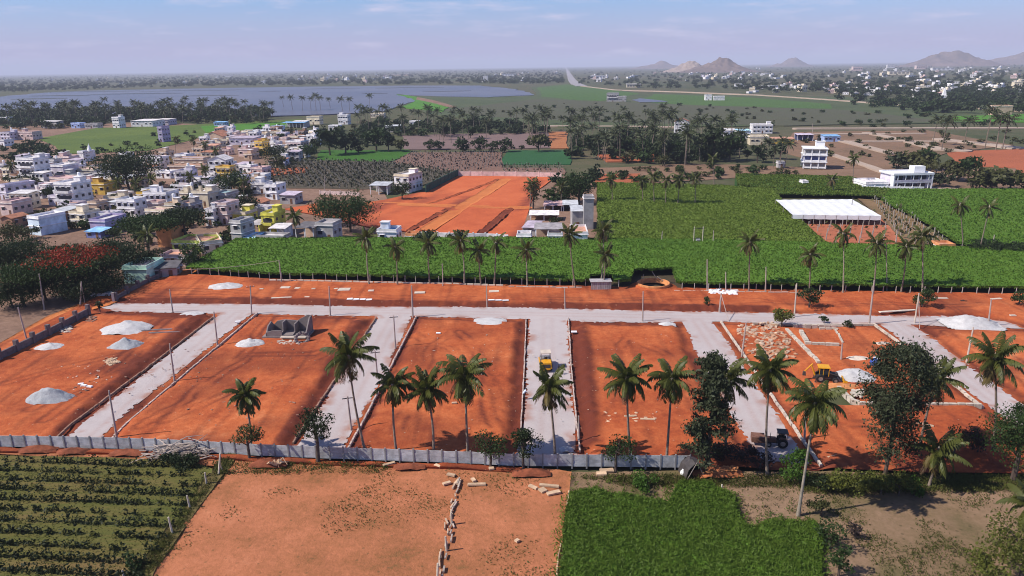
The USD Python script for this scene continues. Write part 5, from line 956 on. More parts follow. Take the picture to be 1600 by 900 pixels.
rubble('white stone chips before the unfinished hut', [(435, 535), (470, 535), (468, 542), (437, 541)], 60, 4, .2, .5, [C_slab]); rubble('broken boards and chips before the bent palm', [(945, 648), (1030, 650), (1025, 668), (945, 664)], 90, 5, .15, .5, [C_plank])
rubble('white stones heaped at the vine field edge right of the well', [(1105, 455), (1150, 456), (1150, 463), (1110, 462)], 110, 6, .3, .8, [C_white]); rubble('loose stones over the first plot', [(95, 575), (140, 570), (180, 590), (120, 620)], 40, 7, .1, .35, [C_slab]); rubble('small brown stone stack on the first plot', [(163, 566), (180, 562), (188, 570), (170, 575)], 50, 8, .3, .7, [C_plank])
rubble('stones thrown beside the block wall', [(95, 514), (110, 511), (112, 522), (97, 523)], 26, 9, .3, .8, [C_slab]); rubble('brown junk beside the block wall', [(136, 498), (150, 497), (150, 505), (138, 506)], 20, 10, .3, .8, [C_kerb2]); rubble('stone bits around the crooked plinth', [(1330, 612), (1350, 612), (1346, 624), (1334, 622)], 40, 11, .2, .6, [C_granite])
rubble('red brick bits along the bank at the right end of the fence', [(1095, 738), (1150, 737), (1150, 745), (1098, 748)], 160, 12, .15, .35, [C_earth], .9); rubble('scattered pale chips on the bare plots', [(640, 520), (1060, 520), (1060, 650), (600, 690)], 90, 13, .08, .22, [C_slab], .46); rubble('scattered clods on the first two plots', [(100, 560), (560, 520), (470, 680), (120, 660)], 160, 14, .1, .3, [C_kerb2], .46)
# well and the corrugated hut
b = G(1021, 449); x = thing('open_well', 'round orange earth well at the near edge of the vine field', 'well', b)
part(x, 'rim', MB().lathe([(3.75, -.2), (4.15, -.2), (4.2, 1.25), (3.9, 1.4), (3.6, 1.25), (3.6, .45), (3.2, .3)], 28), C_earth, smooth=True)
part(x, 'earth_collar', MB().lathe([(4.2, .85), (4.8, .55), (6.0, .05)], 28), M_soil, smooth=True)
for k, (a_, l_) in enumerate([(1.1, 3.2), (2.2, 2.6), (.6, 2.2)]): part(x, 'prop', MB().tube([[3.9 * math.cos(a_), 3.9 * math.sin(a_), .8], [2.4 * math.cos(a_ + .4), 3.9 * math.sin(a_), l_]], .09, 5), C_wood)
b = G(939, 455); x = thing('tin_shelter', 'grey corrugated shelter built into the near edge of the vine field', 'shelter', b); m_tin = plain('grey_tin', (.34, .31, .31), .6, .2, 1.2, objvar=.2)
for k in range(11): part(x, 'sheet', MB().box((-2.3 + .46 * k, 0, 1.15 + rf_.uniform(-.1, .12)), (.40, .05, 2.5)), m_tin)
for k in range(5): part(x, 'sheet', MB().box((2.55, .4 + .46 * k, 1.15), (.05, .40, 2.4)), m_tin)
part(x, 'roof', MB().box((0, 1.3, 2.45), (5.4, 3.0, .08)), m_tin)
# the branch pile, root stump and stone posts of the near fields
b = G(288, 716); x = thing('branch_pile', 'big heap of bleached branches thrown against the grey fence', 'branch pile', b); rb = np.random.default_rng(17)
for k in range(120):
    u = rb.random(); cx, cz = rb.normal() * 2.6 - .8, .25 + abs(rb.normal()) * 1.15 * math.exp(-u * .3); a = rb.normal() * .45; l = rb.uniform(1.8, 5.0); d = np.array([math.cos(a), math.sin(a) * .8, rb.normal() * .16]); c = np.array([cx, rb.uniform(-1.0, 1.3), min(cz, 3.0 - abs(cx) * .45)]); bend = rb.normal(size=3) * .22
    part(x, 'branch', MB().tube([c - d * l / 2, c + bend, c + d * l / 2], [rb.uniform(.05, .10), .07, .03], 5), C_wood)
b = G(432, 731); x = thing('root_stump', 'twisted uprooted stump lying below the fence', 'stump', b)
for k in range(14):
    a = rb.uniform(0, 3.14); l = rb.uniform(1.0, 2.4); part(x, 'root', MB().tube([[0, 0, .4], [math.cos(a) * l * .5, -.2 + rb.normal() * .3, .8 + rb.random() * .5], [math.cos(a) * l, rb.normal() * .5, .3 + rb.random() * .6]], [.2, .12, .04], 5), C_plank)
for (bx, by, tx_, ty_, lab) in [(323, 758, 320, 738, 'pale stone post, furthest of the row on the field bank'), (297, 794, 292, 774, 'pale stone post, second furthest on the field bank'), (270, 835, 263, 808, 'pale stone post, third on the field bank'), (194, 903, 191, 891, 'pale stone post at the lower edge of the row field'), (341, 742, 344, 708, 'forked pale stone post below the branch pile'), (706, 820, 705, 801, 'stone post casting a long shadow on the bare field'), (698, 861, 696, 838, 'near stone post beside the stone line'), (1128, 768, 1128, 757, 'short pale stake in the fodder field'), (683, 905, 684, 880, 'nearest stone post at the bottom of the stone line')]:
    b = G(bx, by); off = onray(tx_, ty_, b[1]) - b; x = thing('stone_post', lab, 'post', b); part(x, 'shaft', MB().tube([[0, 0, -.3], off], [.15, .11], 4), C_granite)
    if 'forked' in lab: part(x, 'brace', MB().tube([G(348, 735) - b, off * .55], .10, 4), C_granite)
x = thing('stone_line', 'crooked line of stone planks dividing the two bare fields', 'stone wall'); rs = np.random.default_rng(9)
for p, a in along(GP((716, 755), (708, 785), (700, 815), (696, 845), (688, 880), (682, 920)), 1.15):
    for s in range(2):
        if rs.random() < .75: part(x, 'stone', MB().box((p[0] + rs.normal() * .2 + .35 * s, p[1] + rs.normal() * .2, .2 + .12 * rs.random()), (rs.uniform(.6, 1.6), rs.uniform(.12, .22), rs.uniform(.12, .28)), a + rs.normal() * .22), C_wood if s else C_rub2)
kerb('thin irrigation pipe of pale lengths on the fodder edge', [(888, 775), (882, 830), (873, 870), (869, 905)], C_plank, 2.2, .12, .14, None, 'field_pipe', .05, .14)
# the black tent with its sack
b = G(1082, 742); x = thing('tarp_tent', 'small black tarpaulin tent at the right end of the fence', 'tent', b, 10); ty = [(-1.5, 0), (-1.1, 1.5), (-.2, 2.35), (.6, 2.15), (1.3, 1.1), (1.6, 0)]
v = np.array([(px, y, pz * s) for y, s in ((-1.1, 1), (.2, 1.08), (1.5, .9)) for px, pz in ty]); k6 = np.arange(5); part(x, 'sheet', (v, np.vstack([np.stack([k6 + o, k6 + 1 + o, k6 + 7 + o, k6 + 6 + o], 1) for o in (0, 6)])), C_tarp)
part(x, 'end_flap', (np.array([(-1.5, 1.45, 0), (1.6, 1.45, 0), (.4, 1.45, 2), (-.6, 1.45, 2.0)]), np.array([[0, 1, 2, 3]])), C_tarp)
for s in (-1.3, 1.4): part(x, 'pole', MB().tube([[s, -1.15, 0], [0, -1.15, 2.5]], .05, 5), C_wood)
b = G(1067, 742); x = thing('white_sack', 'bulging white sack standing beside the black tent', 'sack', b); part(x, 'bag', MB().lathe([(.02, 0), (.34, .03), (.4, .3), (.32, .62), (.13, .75), (.17, .86), (.02, .88)], 9), C_white, smooth=True); part(x, 'tie', MB().lathe([(.13, .73), (.16, .75), (.13, .77)], 9), C_wood)
# ---- machines
def wheel(par, c, r, w, name='wheel'):
    t = part(par, name, MB().add(*(lambda v, f: (np.c_[v[:, 0], v[:, 2], v[:, 1]] + c, f[:, ::-1]))(*MB().lathe([(r * .5, -w / 2), (r * .92, -w / 2), (r, -w * .3), (r, w * .3), (r * .92, w / 2), (r * .5, w / 2)], 16).arrays())), C_black)
    part(t, 'rim', MB().add(*(lambda v, f: (np.c_[v[:, 0], v[:, 2], v[:, 1]] + c, f[:, ::-1]))(*MB().lathe([(.02, -w * .42), (r * .52, -w * .5), (r * .52, w * .5), (.02, w * .42)], 12).arrays())), C_steel)
b = G(853, 575, .1); x = thing('road_roller', 'yellow road roller with a grey drum working on the third lane', 'road roller', b, 92, scale=1.12)
part(x, 'engine_hood', MB().box((-1.0, 0, 1.15), (1.9, 1.75, .95), 0, .86).box((-1.0, 0, .62), (2.0, 1.2, .3)), C_yellow); part(x, 'engine_grille', MB().box((-1.93, 0, 1.1), (.06, 1.2, .6)), C_dark)
part(x, 'platform', MB().box((.5, 0, .95), (1.3, 1.7, .2)), C_dark); part(x, 'seat', MB().box((.25, 0, 1.3), (.5, .5, .5)).box((.02, 0, 1.7), (.12, .5, .5)), C_dark); part(x, 'canopy', MB().box((.45, 0, 2.75), (1.7, 1.7, .08)), C_slab)
for sx in (-.25, 1.15):
    for sy in (-.75, .75): part(x, 'canopy_post', MB().box((sx, sy, 1.85), (.07, .07, 1.8)), C_steel)
part(x, 'steering_wheel', MB().tube([[.95 + .18 * math.cos(a), .22 * math.sin(a), 1.62 + .1 * math.cos(a)] for a in np.linspace(0, 6.28, 12)], .02, 4, False), C_black)
for sy in (-.72, .72): wheel(x, np.array([-1.0, sy, .68]), .68, .45)
part(x, 'drum_yoke', MB().box((1.6, .98, .72), (2.2, .14, .3)).box((1.6, -.98, .72), (2.2, .14, .3)).box((2.7, 0, .72), (.16, 2.1, .34)).box((1.0, 0, .75), (.5, 2.0, .35)), C_yellow)
v, f = MB().lathe([(.02, -.88), (.72, -.88), (.74, -.8), (.74, .8), (.72, .88), (.02, .88)], 22).arrays(); part(x, 'drum', (np.c_[v[:, 0], v[:, 2], v[:, 1]] + [1.85, 0, .74], f[:, ::-1]), C_steel)
b = G(1287, 595, .35); x = thing('backhoe_loader', 'yellow backhoe loader digging beside the white gravel on the rubble plot', 'backhoe', b, -12, scale=1.0)
part(x, 'chassis', MB().box((.2, 0, .85), (3.6, .85, .45)), C_dark); part(x, 'hood', MB().box((1.35, 0, 1.35), (1.7, .95, .65), 0, .92), C_dark); part(x, 'cab_frame', MB().box((-.35, .72, 1.9), (.1, .08, 1.5)).box((-.35, -.72, 1.9), (.1, .08, 1.5)).box((.55, .72, 1.9), (.1, .08, 1.5)).box((.55, -.72, 1.9), (.1, .08, 1.5)).box((-1.0, .7, 1.9), (.1, .08, 1.5)).box((-1.0, -.7, 1.9), (.1, .08, 1.5)), C_yellow)
part(x, 'cab_roof', MB().box((-.22, 0, 2.72), (1.95, 1.75, .16), 0, .94), C_yellow); part(x, 'window', MB().box((.56, 0, 2.0), (.03, 1.3, 1.1)), C_glass); part(x, 'window', MB().box((-.2, -.71, 2.0), (1.4, .03, 1.0)), C_glass); part(x, 'window', MB().box((-.2, .71, 2.0), (1.4, .03, 1.0)), C_glass); part(x, 'seat', MB().box((-.4, 0, 1.35), (.5, .5, .3)).box((-.65, 0, 1.7), (.12, .5, .55)), C_black)
for sy in (-.85, .85): wheel(x, np.array([-.75, sy, .75]), .75, .42); wheel(x, np.array([1.75, sy, .52]), .52, .34)
for sy in (-.6, .6): part(x, 'loader_arm', MB().tube([[.6, sy, 1.75], [2.0, sy, 1.35], [2.75, sy, .55]], [.11, .1, .09], 5), C_dark)
part(x, 'loader_bucket', MB().box((3.1, 0, .45), (.12, 2.2, .7)).box((3.4, 0, .14), (.65, 2.2, .1)).box((3.35, 1.08, .4), (.6, .06, .6)).box((3.35, -1.08, .4), (.6, .06, .6)), C_yellow)
part(x, 'boom', MB().tube([[-1.55, 0, 1.0], [-2.3, 0, 2.9], [-2.1, 0, 3.1]], [.17, .14, .12], 6), C_yellow); part(x, 'dipper', MB().tube([[-2.2, 0, 3.0], [-3.3, 0, 1.6]], [.13, .1], 6), C_yellow); part(x, 'dig_bucket', MB().box((-3.35, 0, 1.2), (.55, .55, .7), 0, .7), C_dark); part(x, 'stabiliser', MB().box((-1.5, .95, .5), (.16, .16, 1.0)).box((-1.5, -.95, .5), (.16, .16, 1.0)).box((-1.5, .95, .04), (.45, .45, .08)).box((-1.5, -.95, .04), (.45, .45, .08)), C_dark)
b = G(1216, 696, .05); x = thing('tractor', 'dark tractor with a canopy and rusty box at the foot of the fourth lane', 'tractor', b, 168, scale=.95); m_rust = plain('rusty_box', (.16, .075, .05), .8, .3, 2)
part(x, 'hood', MB().box((1.15, 0, 1.0), (1.5, .75, .65), 0, .93), m_rust); part(x, 'chassis', MB().box((.3, 0, .65), (2.8, .5, .35)), C_dark); part(x, 'canopy', MB().box((-.45, 0, 2.45), (1.6, 1.6, .1)), C_dark)
for sx in (-1.1, .2):
    for sy in (-.7, .7): part(x, 'canopy_post', MB().box((sx, sy, 1.75), (.07, .07, 1.4)), C_dark)
part(x, 'seat', MB().box((-.5, 0, 1.15), (.5, .5, .25)).box((-.75, 0, 1.45), (.1, .5, .5)), C_black); part(x, 'exhaust', MB().tube([[1.3, .2, 1.3], [1.3, .2, 2.2]], .05, 5), C_dark)
for sy in (-.78, .78): wheel(x, np.array([-.5, sy, .78]), .78, .36); wheel(x, np.array([1.55, sy, .45]), .45, .22); part(x, 'mudguard', MB().box((-.5, sy, 1.62), (1.0, .42, .08)), m_rust)
part(x, 'rear_box', MB().box((3.1, 0, 1.05), (2.0, 1.7, .9)), m_rust)
b = G(1364, 577, .35); x = thing('concrete_mixer', 'blue and white concrete mixer beside the feathery tree', 'concrete mixer', b, 30, scale=1.2); m_blue = plain('mixer_blue', (.035, .075, .34), .5, .2, 3)
part(x, 'frame', MB().tube([[-.6, -.4, .1], [0, -.4, .9], [.6, -.4, .1]], .05, 4).tube([[-.6, .4, .1], [0, .4, .9], [.6, .4, .1]], .05, 4), m_blue); v, f = MB().lathe([(.02, -.5), (.35, -.5), (.6, -.1), (.6, .2), (.36, .65), (.30, .62)], 12).arrays(); part(x, 'drum', (np.c_[v[:, 0] * .7 + v[:, 2] * .7, v[:, 1], -v[:, 0] * .7 + v[:, 2] * .7 + 1.1], f), m_blue, smooth=True); part(x, 'hopper', MB().box((.6, 0, 1.6), (.5, .7, .35), 0, 1.3), C_white)
for sy in (-.5, .5): wheel(x, np.array([-.5, sy, .28]), .28, .12)
# parked car
b = G(160, 464); x = thing('parked_car', 'silver car parked under the dark trees by the dirt road', 'car', b + [0, 0, .2], 4, scale=1.08); m_car = plain('car_silver', (.55, .56, .60), .3, .05, 1, spec=.6)
def carprof(p, w, ins=0.0):
    m = trimesh.creation.extrude_polygon(Polygon(p).buffer(.05), w, engine='earcut'); v = np.array(m.vertices); return np.c_[v[:, 0], v[:, 2] - w / 2, v[:, 1]], np.array(m.faces)
part(x, 'body', carprof([(-2.1, .35), (2.1, .35), (2.15, .7), (2.0, .9), (1.1, 1.0), (-2.0, 1.05), (-2.15, .8)], 1.72), m_car); part(x, 'cabin', carprof([(-1.95, 1.0), (1.0, 1.0), (.35, 1.5), (-1.65, 1.52)], 1.5), C_glass); part(x, 'roof', carprof([(-1.6, 1.54), (.3, 1.52), (.2, 1.6), (-1.5, 1.62)], 1.46), m_car)
for sx in (-1.3, 1.35):
    for sy in (-.8, .8): wheel(x, np.array([sx, sy, .34]), .34, .2)
for sy in (-.6, .6): part(x, 'headlight', MB().box((2.14, sy, .72), (.1, .35, .16)), C_white)
part(x, 'bumper', MB().box((2.2, 0, .42), (.1, 1.6, .18)), C_dark)
# a worker on the kerb
def worker(label, px, rz, shirt, bend=.5):
    b = G(*px, .3); x = thing('person', label, 'person', b, rz); import manifold3d as m3
    def sp(c, r): return m3.Manifold.sphere(r, 10).translate(tuple(map(float, c)))
    hip, ch, nk, hd = (0, 0, .88), (.16 * bend * 2, 0, 1.28), (.24 * bend * 2, 0, 1.44), (.31 * bend * 2, 0, 1.6); L = []
    def bone(a, ra, c, rc): L.append(m3.Manifold.batch_hull([sp(a, ra), sp(c, rc)]))
    bone(hip, .155, ch, .17); bone(ch, .15, nk, .065); bone(nk, .055, hd, .075); L.append(sp(hd, .105)); L.append(sp(np.array(hd) + [.1, 0, -.02], .03))
    for s in (-1, 1):
        kn, an = (.10, s * .11, .47), (-.02 + .08 * s, s * .12, .07); bone((0, s * .09, .86), .095, kn, .065); bone(kn, .062, an, .045); bone(an, .045, (an[0] + .16, an[1], .04), .035)
        sh, el, wr = (ch[0] + .05, s * .2, 1.34), (ch[0] + .18, s * .24, 1.06), (ch[0] + .36, s * .16, .92); bone(sh, .06, el, .045); bone(el, .043, wr, .032); bone(wr, .034, (wr[0] + .07, wr[1], wr[2] - .05), .03)
        for k in range(4): bone((wr[0] + .07, wr[1] + (k - 1.5) * .018, wr[2] - .05), .011, (wr[0] + .13 - .01 * abs(k - 1), wr[1] + (k - 1.5) * .02, wr[2] - .11), .009)
        bone((wr[0] + .04, wr[1] - s * .03, wr[2] - .03), .012, (wr[0] + .09, wr[1] - s * .055, wr[2] - .07), .01)
    m = sum(L[1:], L[0]); skin = plain('brown_skin', (.16, .085, .055), .6, .1, 5); part(x, 'body', MB().add(*(lambda q: (q.vert_properties[:, :3], q.tri_verts))(m.to_mesh())), skin, smooth=True)
    cl = m3.Manifold.batch_hull([sp(hip, .172), sp(ch, .188)]) + m3.Manifold.batch_hull([sp((ch[0] + .05, .19, 1.35), .078), sp((ch[0] + .05, -.19, 1.35), .078), sp(nk, .08)]); 
    for s in (-1, 1): cl = cl + m3.Manifold.batch_hull([sp((ch[0] + .05, s * .2, 1.34), .075), sp((ch[0] + .13, s * .22, 1.17), .062)])
    tr = m3.Manifold.batch_hull([sp((0, .09, .88), .115), sp((0, -.09, .88), .115)])
    for s in (-1, 1): tr = tr + m3.Manifold.batch_hull([sp((0, s * .09, .86), .115), sp((.10, s * .11, .47), .085)]) + m3.Manifold.batch_hull([sp((.10, s * .11, .47), .085), sp((-.02 + .08 * s, s * .12, .14), .065)])
    for nm, mm, mt in (('shirt', cl, shirt), ('trousers', tr, C_dark), ('hair', m3.Manifold.sphere(.112, 10).translate((hd[0] - .02, 0, hd[2] + .025)), C_black)):
        q = mm.to_mesh(); part(x, nm, (q.vert_properties[:, :3], q.tri_verts), mt, smooth=True)
worker('worker in a pale blue shirt bending over the kerb of the third lane', (818, 622), 20, plain('pale_blue_shirt', (.52, .60, .74), .8, .1, 5), .9)
worker('worker in dark clothes walking on the third lane near the road roller', (872, 583), -60, plain('dark_shirt', (.05, .05, .07), .8, .1, 5), .25)
# ------------------------------------------------------------------ the village and other buildings
WALLC = dict(white=(.72, .69, .70), cream=(.66, .56, .42), pink=(.62, .46, .43), lilac=(.54, .49, .57), blue=(.33, .42, .66), darkblue=(.14, .16, .34), violet=(.36, .30, .46), yellow=(.66, .60, .10), ochre=(.62, .40, .08), mint=(.46, .68, .56), lime=(.52, .62, .14), grey=(.36, .34, .34), orange=(.62, .27, .12), brown=(.27, .15, .10), tan=(.52, .37, .27), teal=(.30, .46, .48), paleblue=(.58, .68, .78))
def wallm(c): return plain('wall_' + c, WALLC[c], .85, .26, .45, objvar=.14)
ROOFC = dict(white=(.62, .58, .58), grey=(.34, .31, .32), terra=(.50, .26, .18), tin=(.44, .45, .48), bluetin=(.20, .38, .62), tile=(.40, .17, .10), pink=(.56, .36, .36), purple=(.42, .35, .42), tealr=(.22, .33, .36), cyan=(.40, .62, .80), dark=(.12, .11, .12))
def roofm(c): return plain('roof_' + c, ROOFC[c], .85, .35, .6, objvar=.16)
C_win = plain('window_dark', (.045, .042, .055), .4, .2, 2)
C_door = plain('door_wood', (.15, .075, .045), .7, .3, 3)
houses = []
def house(label, x0, x1, yb, yt, d=7.0, wall='white', roof='white', st=None, yaw=-14, feat='', cat='house', name='house', trim=None):
    """front from sight x0 to x1, foot at yb, front top at yt; d metres deep. feat letters: t tank, s stair head, b balcony, p pillars/open front, g gable, n no openings, a awning, h shed roof, r parapet"""
    b = G((x0 + x1) / 2, yb); m = mpp((x0 + x1) / 2, yb); w = max(2.0, (x1 - x0) * m / math.cos(math.radians(yaw))); h = max(2.0, onray((x0 + x1) / 2, yt, b[1])[2])
    st = st or max(1, int(round(h / 3.3))); fh = h / st; rg = np.random.default_rng(int(x0 * 31 + yb * 17)); houses.append((b[0], b[1] + d / 2, max(w, d) / 2))
    x = thing(name, label, cat, b + [0, 0, -.35], yaw, 'houses of the village' if cat == 'house' and x0 < 560 else None); wm = wallm(wall); rm = roofm(roof); tm = wallm(trim or 'white')
    h = h + .35
    if 'h' in feat or 'p' in feat and st == 1:
        if 'p' in feat:
            for k in range(max(2, int(w / 3.5)) + 1):
                for yy in (.15, d - .15): part(x, 'pillar', MB().box((-w / 2 + .15 + (w - .3) * k / max(2, int(w / 3.5)), yy, h / 2), (.28, .28, h)), tm)
            part(x, 'wall', MB().box((0, d - .3, h / 2), (w - .5, .2, h - .1)).box((w / 2 - .4, d / 2, h / 2), (.2, d - .8, h - .1)), wm)
        else: part(x, 'wall', MB().box((0, d / 2, h / 2), (w, d, h)), wm)
        n = max(2, int(w / 1.3)); mb = MB(); v = []
        for k in range(n + 1):
            xx = -w / 2 - .35 + (w + .7) * k / n; zz = h + .06 + (.05 if k % 2 else 0); v += [(xx, -.5, zz), (xx, d + .4, zz + .55)]
        v = np.array(v); q = np.arange(n)[:, None] * 2; f = np.vstack([q + [0, 2, 3], q + [0, 3, 1]]); part(x, 'roof', (np.vstack([v, v - [0, 0, .12]]), np.vstack([f, f[:, ::-1] + len(v)])), rm)
    elif 'g' in feat:
        part(x, 'wall', MB().box((0, d / 2, h / 2), (w, d, h)), wm); e = .45; v = np.array([(-w / 2 - e, -e, h), (w / 2 + e, -e, h), (0, -e, h + w * .22), (-w / 2 - e, d + e, h), (w / 2 + e, d + e, h), (0, d + e, h + w * .22)])
        part(x, 'roof', (np.vstack([v, v - [0, 0, .18]]), np.array([[0, 2, 5], [0, 5, 3], [2, 1, 4], [2, 4, 5], [6, 11, 8], [6, 9, 11], [8, 10, 7], [8, 11, 10], [0, 6, 2], [6, 8, 2], [2, 8, 1], [8, 7, 1]])), rm)
        part(x, 'gable', (np.array([(-w / 2, .02, h), (w / 2, .02, h), (0, .02, h + w * .2)]), np.array([[0, 1, 2]])), wm); part(x, 'gable', (np.array([(-w / 2, d - .02, h), (w / 2, d - .02, h), (0, d - .02, h + w * .2)]), np.array([[1, 0, 2]])), wm)
    else:
        part(x, 'wall', MB().box((0, d / 2, h / 2), (w, d, h)), wm); part(x, 'roof', MB().box((0, d / 2, h + .05), (w - .36, d - .36, .1)), rm)
        ph = .75; part(x, 'parapet', MB().box((0, .09, h + ph / 2), (w + .24, .18, ph + .2)).box((0, d - .09, h + ph / 2), (w + .24, .18, ph + .2)).box((-w / 2 + .06, d / 2, h + ph / 2), (.18, d - .37, ph + .18)).box((w / 2 - .06, d / 2, h + ph / 2), (.18, d - .37, ph + .18)), tm if trim else wm)
        for k in range(1, st): part(x, 'floor_band', MB().box((0, d / 2, fh * k + .35), (w + .5, d + .5, .16)), tm)
        part(x, 'eaves', MB().box((0, d / 2, h - .12), (w + .6, d + .6, .13)), tm)
        if 's' in feat:
            sw = min(3.2, w * .42); sx = (w / 2 - sw / 2 - .35) * (1 if rg.random() < .6 else -1); sh = part(x, 'stair_head', MB().box((sx, d * .66, h + 1.25), (sw, min(3.2, d * .4), 2.4)), wm); part(sh, 'stair_head_roof', MB().box((sx, d * .66, h + 2.52), (sw + .5, min(3.2, d * .4) + .5, .14)), tm)
        if 't' in feat:
            tx_, ty_ = rg.uniform(-.3, .3) * w, d * rg.uniform(.5, .8); bh = 2.6 if 's' in feat else 1.0
            tk = part(x, 'water_tank', MB().lathe([(.02, bh), (.62, bh), (.65, bh + .3), (.65, bh + 1.15), (.45, bh + 1.38), (.2, bh + 1.46), (.02, bh + 1.46)], 10, (tx_, ty_, h)), C_white if rg.random() < .5 else C_black); part(tk, 'tank_stand', MB().box((tx_, ty_, h + bh / 2), (1.1, 1.1, bh)), wm)
    if 'n' not in feat and 'p' not in feat:
        bays = max(1, min(5, int(w / 2.6))); by = max(1, min(4, int(d / 2.8)))
        for k in range(st):
            for i in range(bays):
                cx = -w / 2 + w * (i + .5) / bays; cz = fh * (k + .5) + .45
                if k == 0 and i == bays // 2: part(x, 'door', MB().box((cx, -.02, 1.35), (1.0, .1, 2.1)), C_door); continue
                ww = min(1.5, w / bays * .55); win = part(x, 'window', MB().box((cx, -.01, cz), (ww, .08, 1.25)), C_win); part(win, 'sunshade', MB().box((cx, -.28, cz + .75), (ww + .5, .55, .08)), tm)
            for i in range(by):
                cy = d * (i + .5) / by; cz = fh * (k + .5) + .45; win = part(x, 'window', MB().box((w / 2 + .01, cy, cz), (.08, min(1.3, d / by * .5), 1.15)), C_win); part(win, 'sunshade', MB().box((w / 2 + .26, cy, cz + .7), (.5, 1.5, .08)), tm)
    if 'b' in feat and st > 1:
        for k in range(1, st):
            bl = part(x, 'balcony', MB().box((0, -.75, fh * k + .35), (w * .86, 1.5, .15)), tm); part(bl, 'railing', MB().box((0, -1.45, fh * k + .85), (w * .86, .1, .9)).box((-w * .43 + .05, -.72, fh * k + .85), (.1, 1.36, .9)).box((w * .43 - .05, -.72, fh * k + .85), (.1, 1.36, .9)), tm)
            part(bl, 'dark_opening', MB().box((0, -.03, fh * k + 1.55), (w * .7, .1, 1.9)), C_win)
    return x
H = house
# nearest houses, front to back
H('mint-green house with grey terrace at the bend of the dirt road', 194, 232, 441, 420, 9, 'mint', 'grey', 1, -4, 'n', trim='mint')
H('low dark shed joined to the back of the mint-green house', 240, 276, 434, 419, 6, 'grey', 'dark', 1, 10, 'h')
H('small pink low house above the mint-green house', 250, 292, 414, 402, 6, 'pink', 'brown' if False else 'terra', 1, -8, '')
H('lime-green house with a broad terracotta terrace beside the vine field', 268, 325, 393, 380, 9, 'lime', 'terra', 1, -10, '')
H('long yellow-cream house with terracotta terrace beside the vine field', 318, 346, 394, 380, 12, 'cream', 'terra', 1, 28, '')
H('house with orange end wall half hidden by the flat-topped trees', 246, 272, 385, 354, 7, 'orange', 'terra', 1, -12, 'n')
H('tall grey-green house with one orange window panel', 362, 380, 381, 348, 7, 'grey', 'grey', 2, -18, '')
H('flat light-blue roofed shed at the corner of the vine field', 366, 398, 381, 375, 6, 'paleblue', 'cyan', 1, -16, 'h')
H('pale yellow house with deep roof edge and dark porch', 353, 386, 348, 334, 8, 'yellow', 'white', 1, -14, 's', trim='cream')
H('bright yellow tall house behind the palm at the field edge', 410, 431, 366, 336, 8, 'yellow', 'white', 2, -12, 'sb', trim='yellow')
H('small yellow house left beside the bright yellow tall house', 390, 408, 368, 351, 6, 'yellow', 'grey', 1, -12, 'p', trim='yellow')
H('pale blue-white house with a dark porch by the vine field', 422, 447, 372, 357, 6, 'paleblue', 'white', 1, -8, 'p', trim='paleblue')
H('low concrete terrace slab along the vine field edge', 394, 445, 381, 375, 5, 'grey', 'white', 1, -10, 'n')
H('half-built brown house with broken walls at the field corner', 462, 492, 378, 356, 7, 'tan', 'dark', 1, -12, 'p')
H('half-built grey house without roof beside the red plot', 494, 522, 376, 352, 7, 'grey', 'grey', 1, -12, 'r')
H('small white house with yellow awning below the red plot', 590, 620, 379, 362, 6, 'white', 'bluetin', 1, -8, 'sa')
H('small orange-red hut beside the white compound wall', 634, 652, 378, 371, 4, 'orange', 'terra', 1, -8, 'n')
H('blue-white house with a dark blue side wall in the lower village', 44, 68, 366, 341, 10, 'paleblue', 'white', 2, -24, 'n', trim='white')
H('brown low tiled house at the left edge of the lower village', 2, 22, 354, 341, 7, 'brown', 'tile', 1, -12, 'g')
H('shed with big grey sheet roof over a brown wall', 84, 107, 353, 330, 7, 'brown', 'tin', 1, -20, 'h')
H('tall cream-orange house right of the grey sheet roof', 108, 138, 354, 334, 7, 'cream', 'white', 2, -18, 's')
H('violet-blue house with terrace clutter before the flat-topped tree', 141, 168, 364, 346, 11, 'violet', 'white', 1, -12, 'n')
H('blue tin-roofed lean-to in front of the violet-blue house', 133, 160, 371, 365, 5, 'darkblue', 'bluetin', 1, -16, 'h')
H('grey-roofed house left of the flat-topped tree', 170, 196, 330, 316, 8, 'white', 'tin', 1, -16, 'h')
H('three-storey white house with two long balconies', 88, 121, 327, 288, 10, 'white', 'white', 3, -16, 'bst', trim='white')
H('small tan house right below the three-storey white house', 138, 154, 333, 318, 6, 'tan', 'white', 1, -14, '')
H('lilac house with white front at the left edge', 0, 14, 312, 291, 14, 'lilac', 'white', 2, -24, '')
H('peach house with white trim at the left edge', 0, 24, 336, 317, 9, 'pink', 'pink', 1, -16, 'b')
H('yellow house with tan terrace beside the three-storey white house', 136, 166, 303, 288, 8, 'ochre', 'terra', 1, -12, 's')
H('long house with pink flat roof below the lilac houses', 72, 116, 291, 280, 8, 'pink', 'pink', 1, -28, 'n')
H('tall white house with stepped terraces at upper left', 30, 62, 287, 249, 9, 'white', 'white', 3, -18, 'bs')
H('lilac-white house with one dark window beside the stepped one', 76, 104, 281, 260, 10, 'lilac', 'white', 1, -16, '', trim='white')
H('pinkish house row behind the lilac-white house', 84, 112, 262, 246, 8, 'pink', 'pink', 1, -16, 'st')
x = H('white shrine building with grey side before the yellow field', 122, 133, 252, 238, 9, 'white', 'white', 1, -20, 'n'); part(x, 'spire', MB().lathe([(1.6, 6.2), (1.3, 7.2), (.8, 8.6), (.25, 10.2), (.02, 11.4)], 8, (2.5, 5, 0)), C_white)
H('house with curved white parapet left of the big dark tree', 116, 150, 278, 266, 8, 'cream', 'pink', 1, -12, 'n')
H('white house with striped sheds on top before the tree line', 225, 264, 326, 303, 9, 'white', 'grey', 2, -10, 'st')
H('peach little house in front of the striped-shed house', 232, 250, 334, 318, 5, 'pink', 'terra', 1, -10, '')
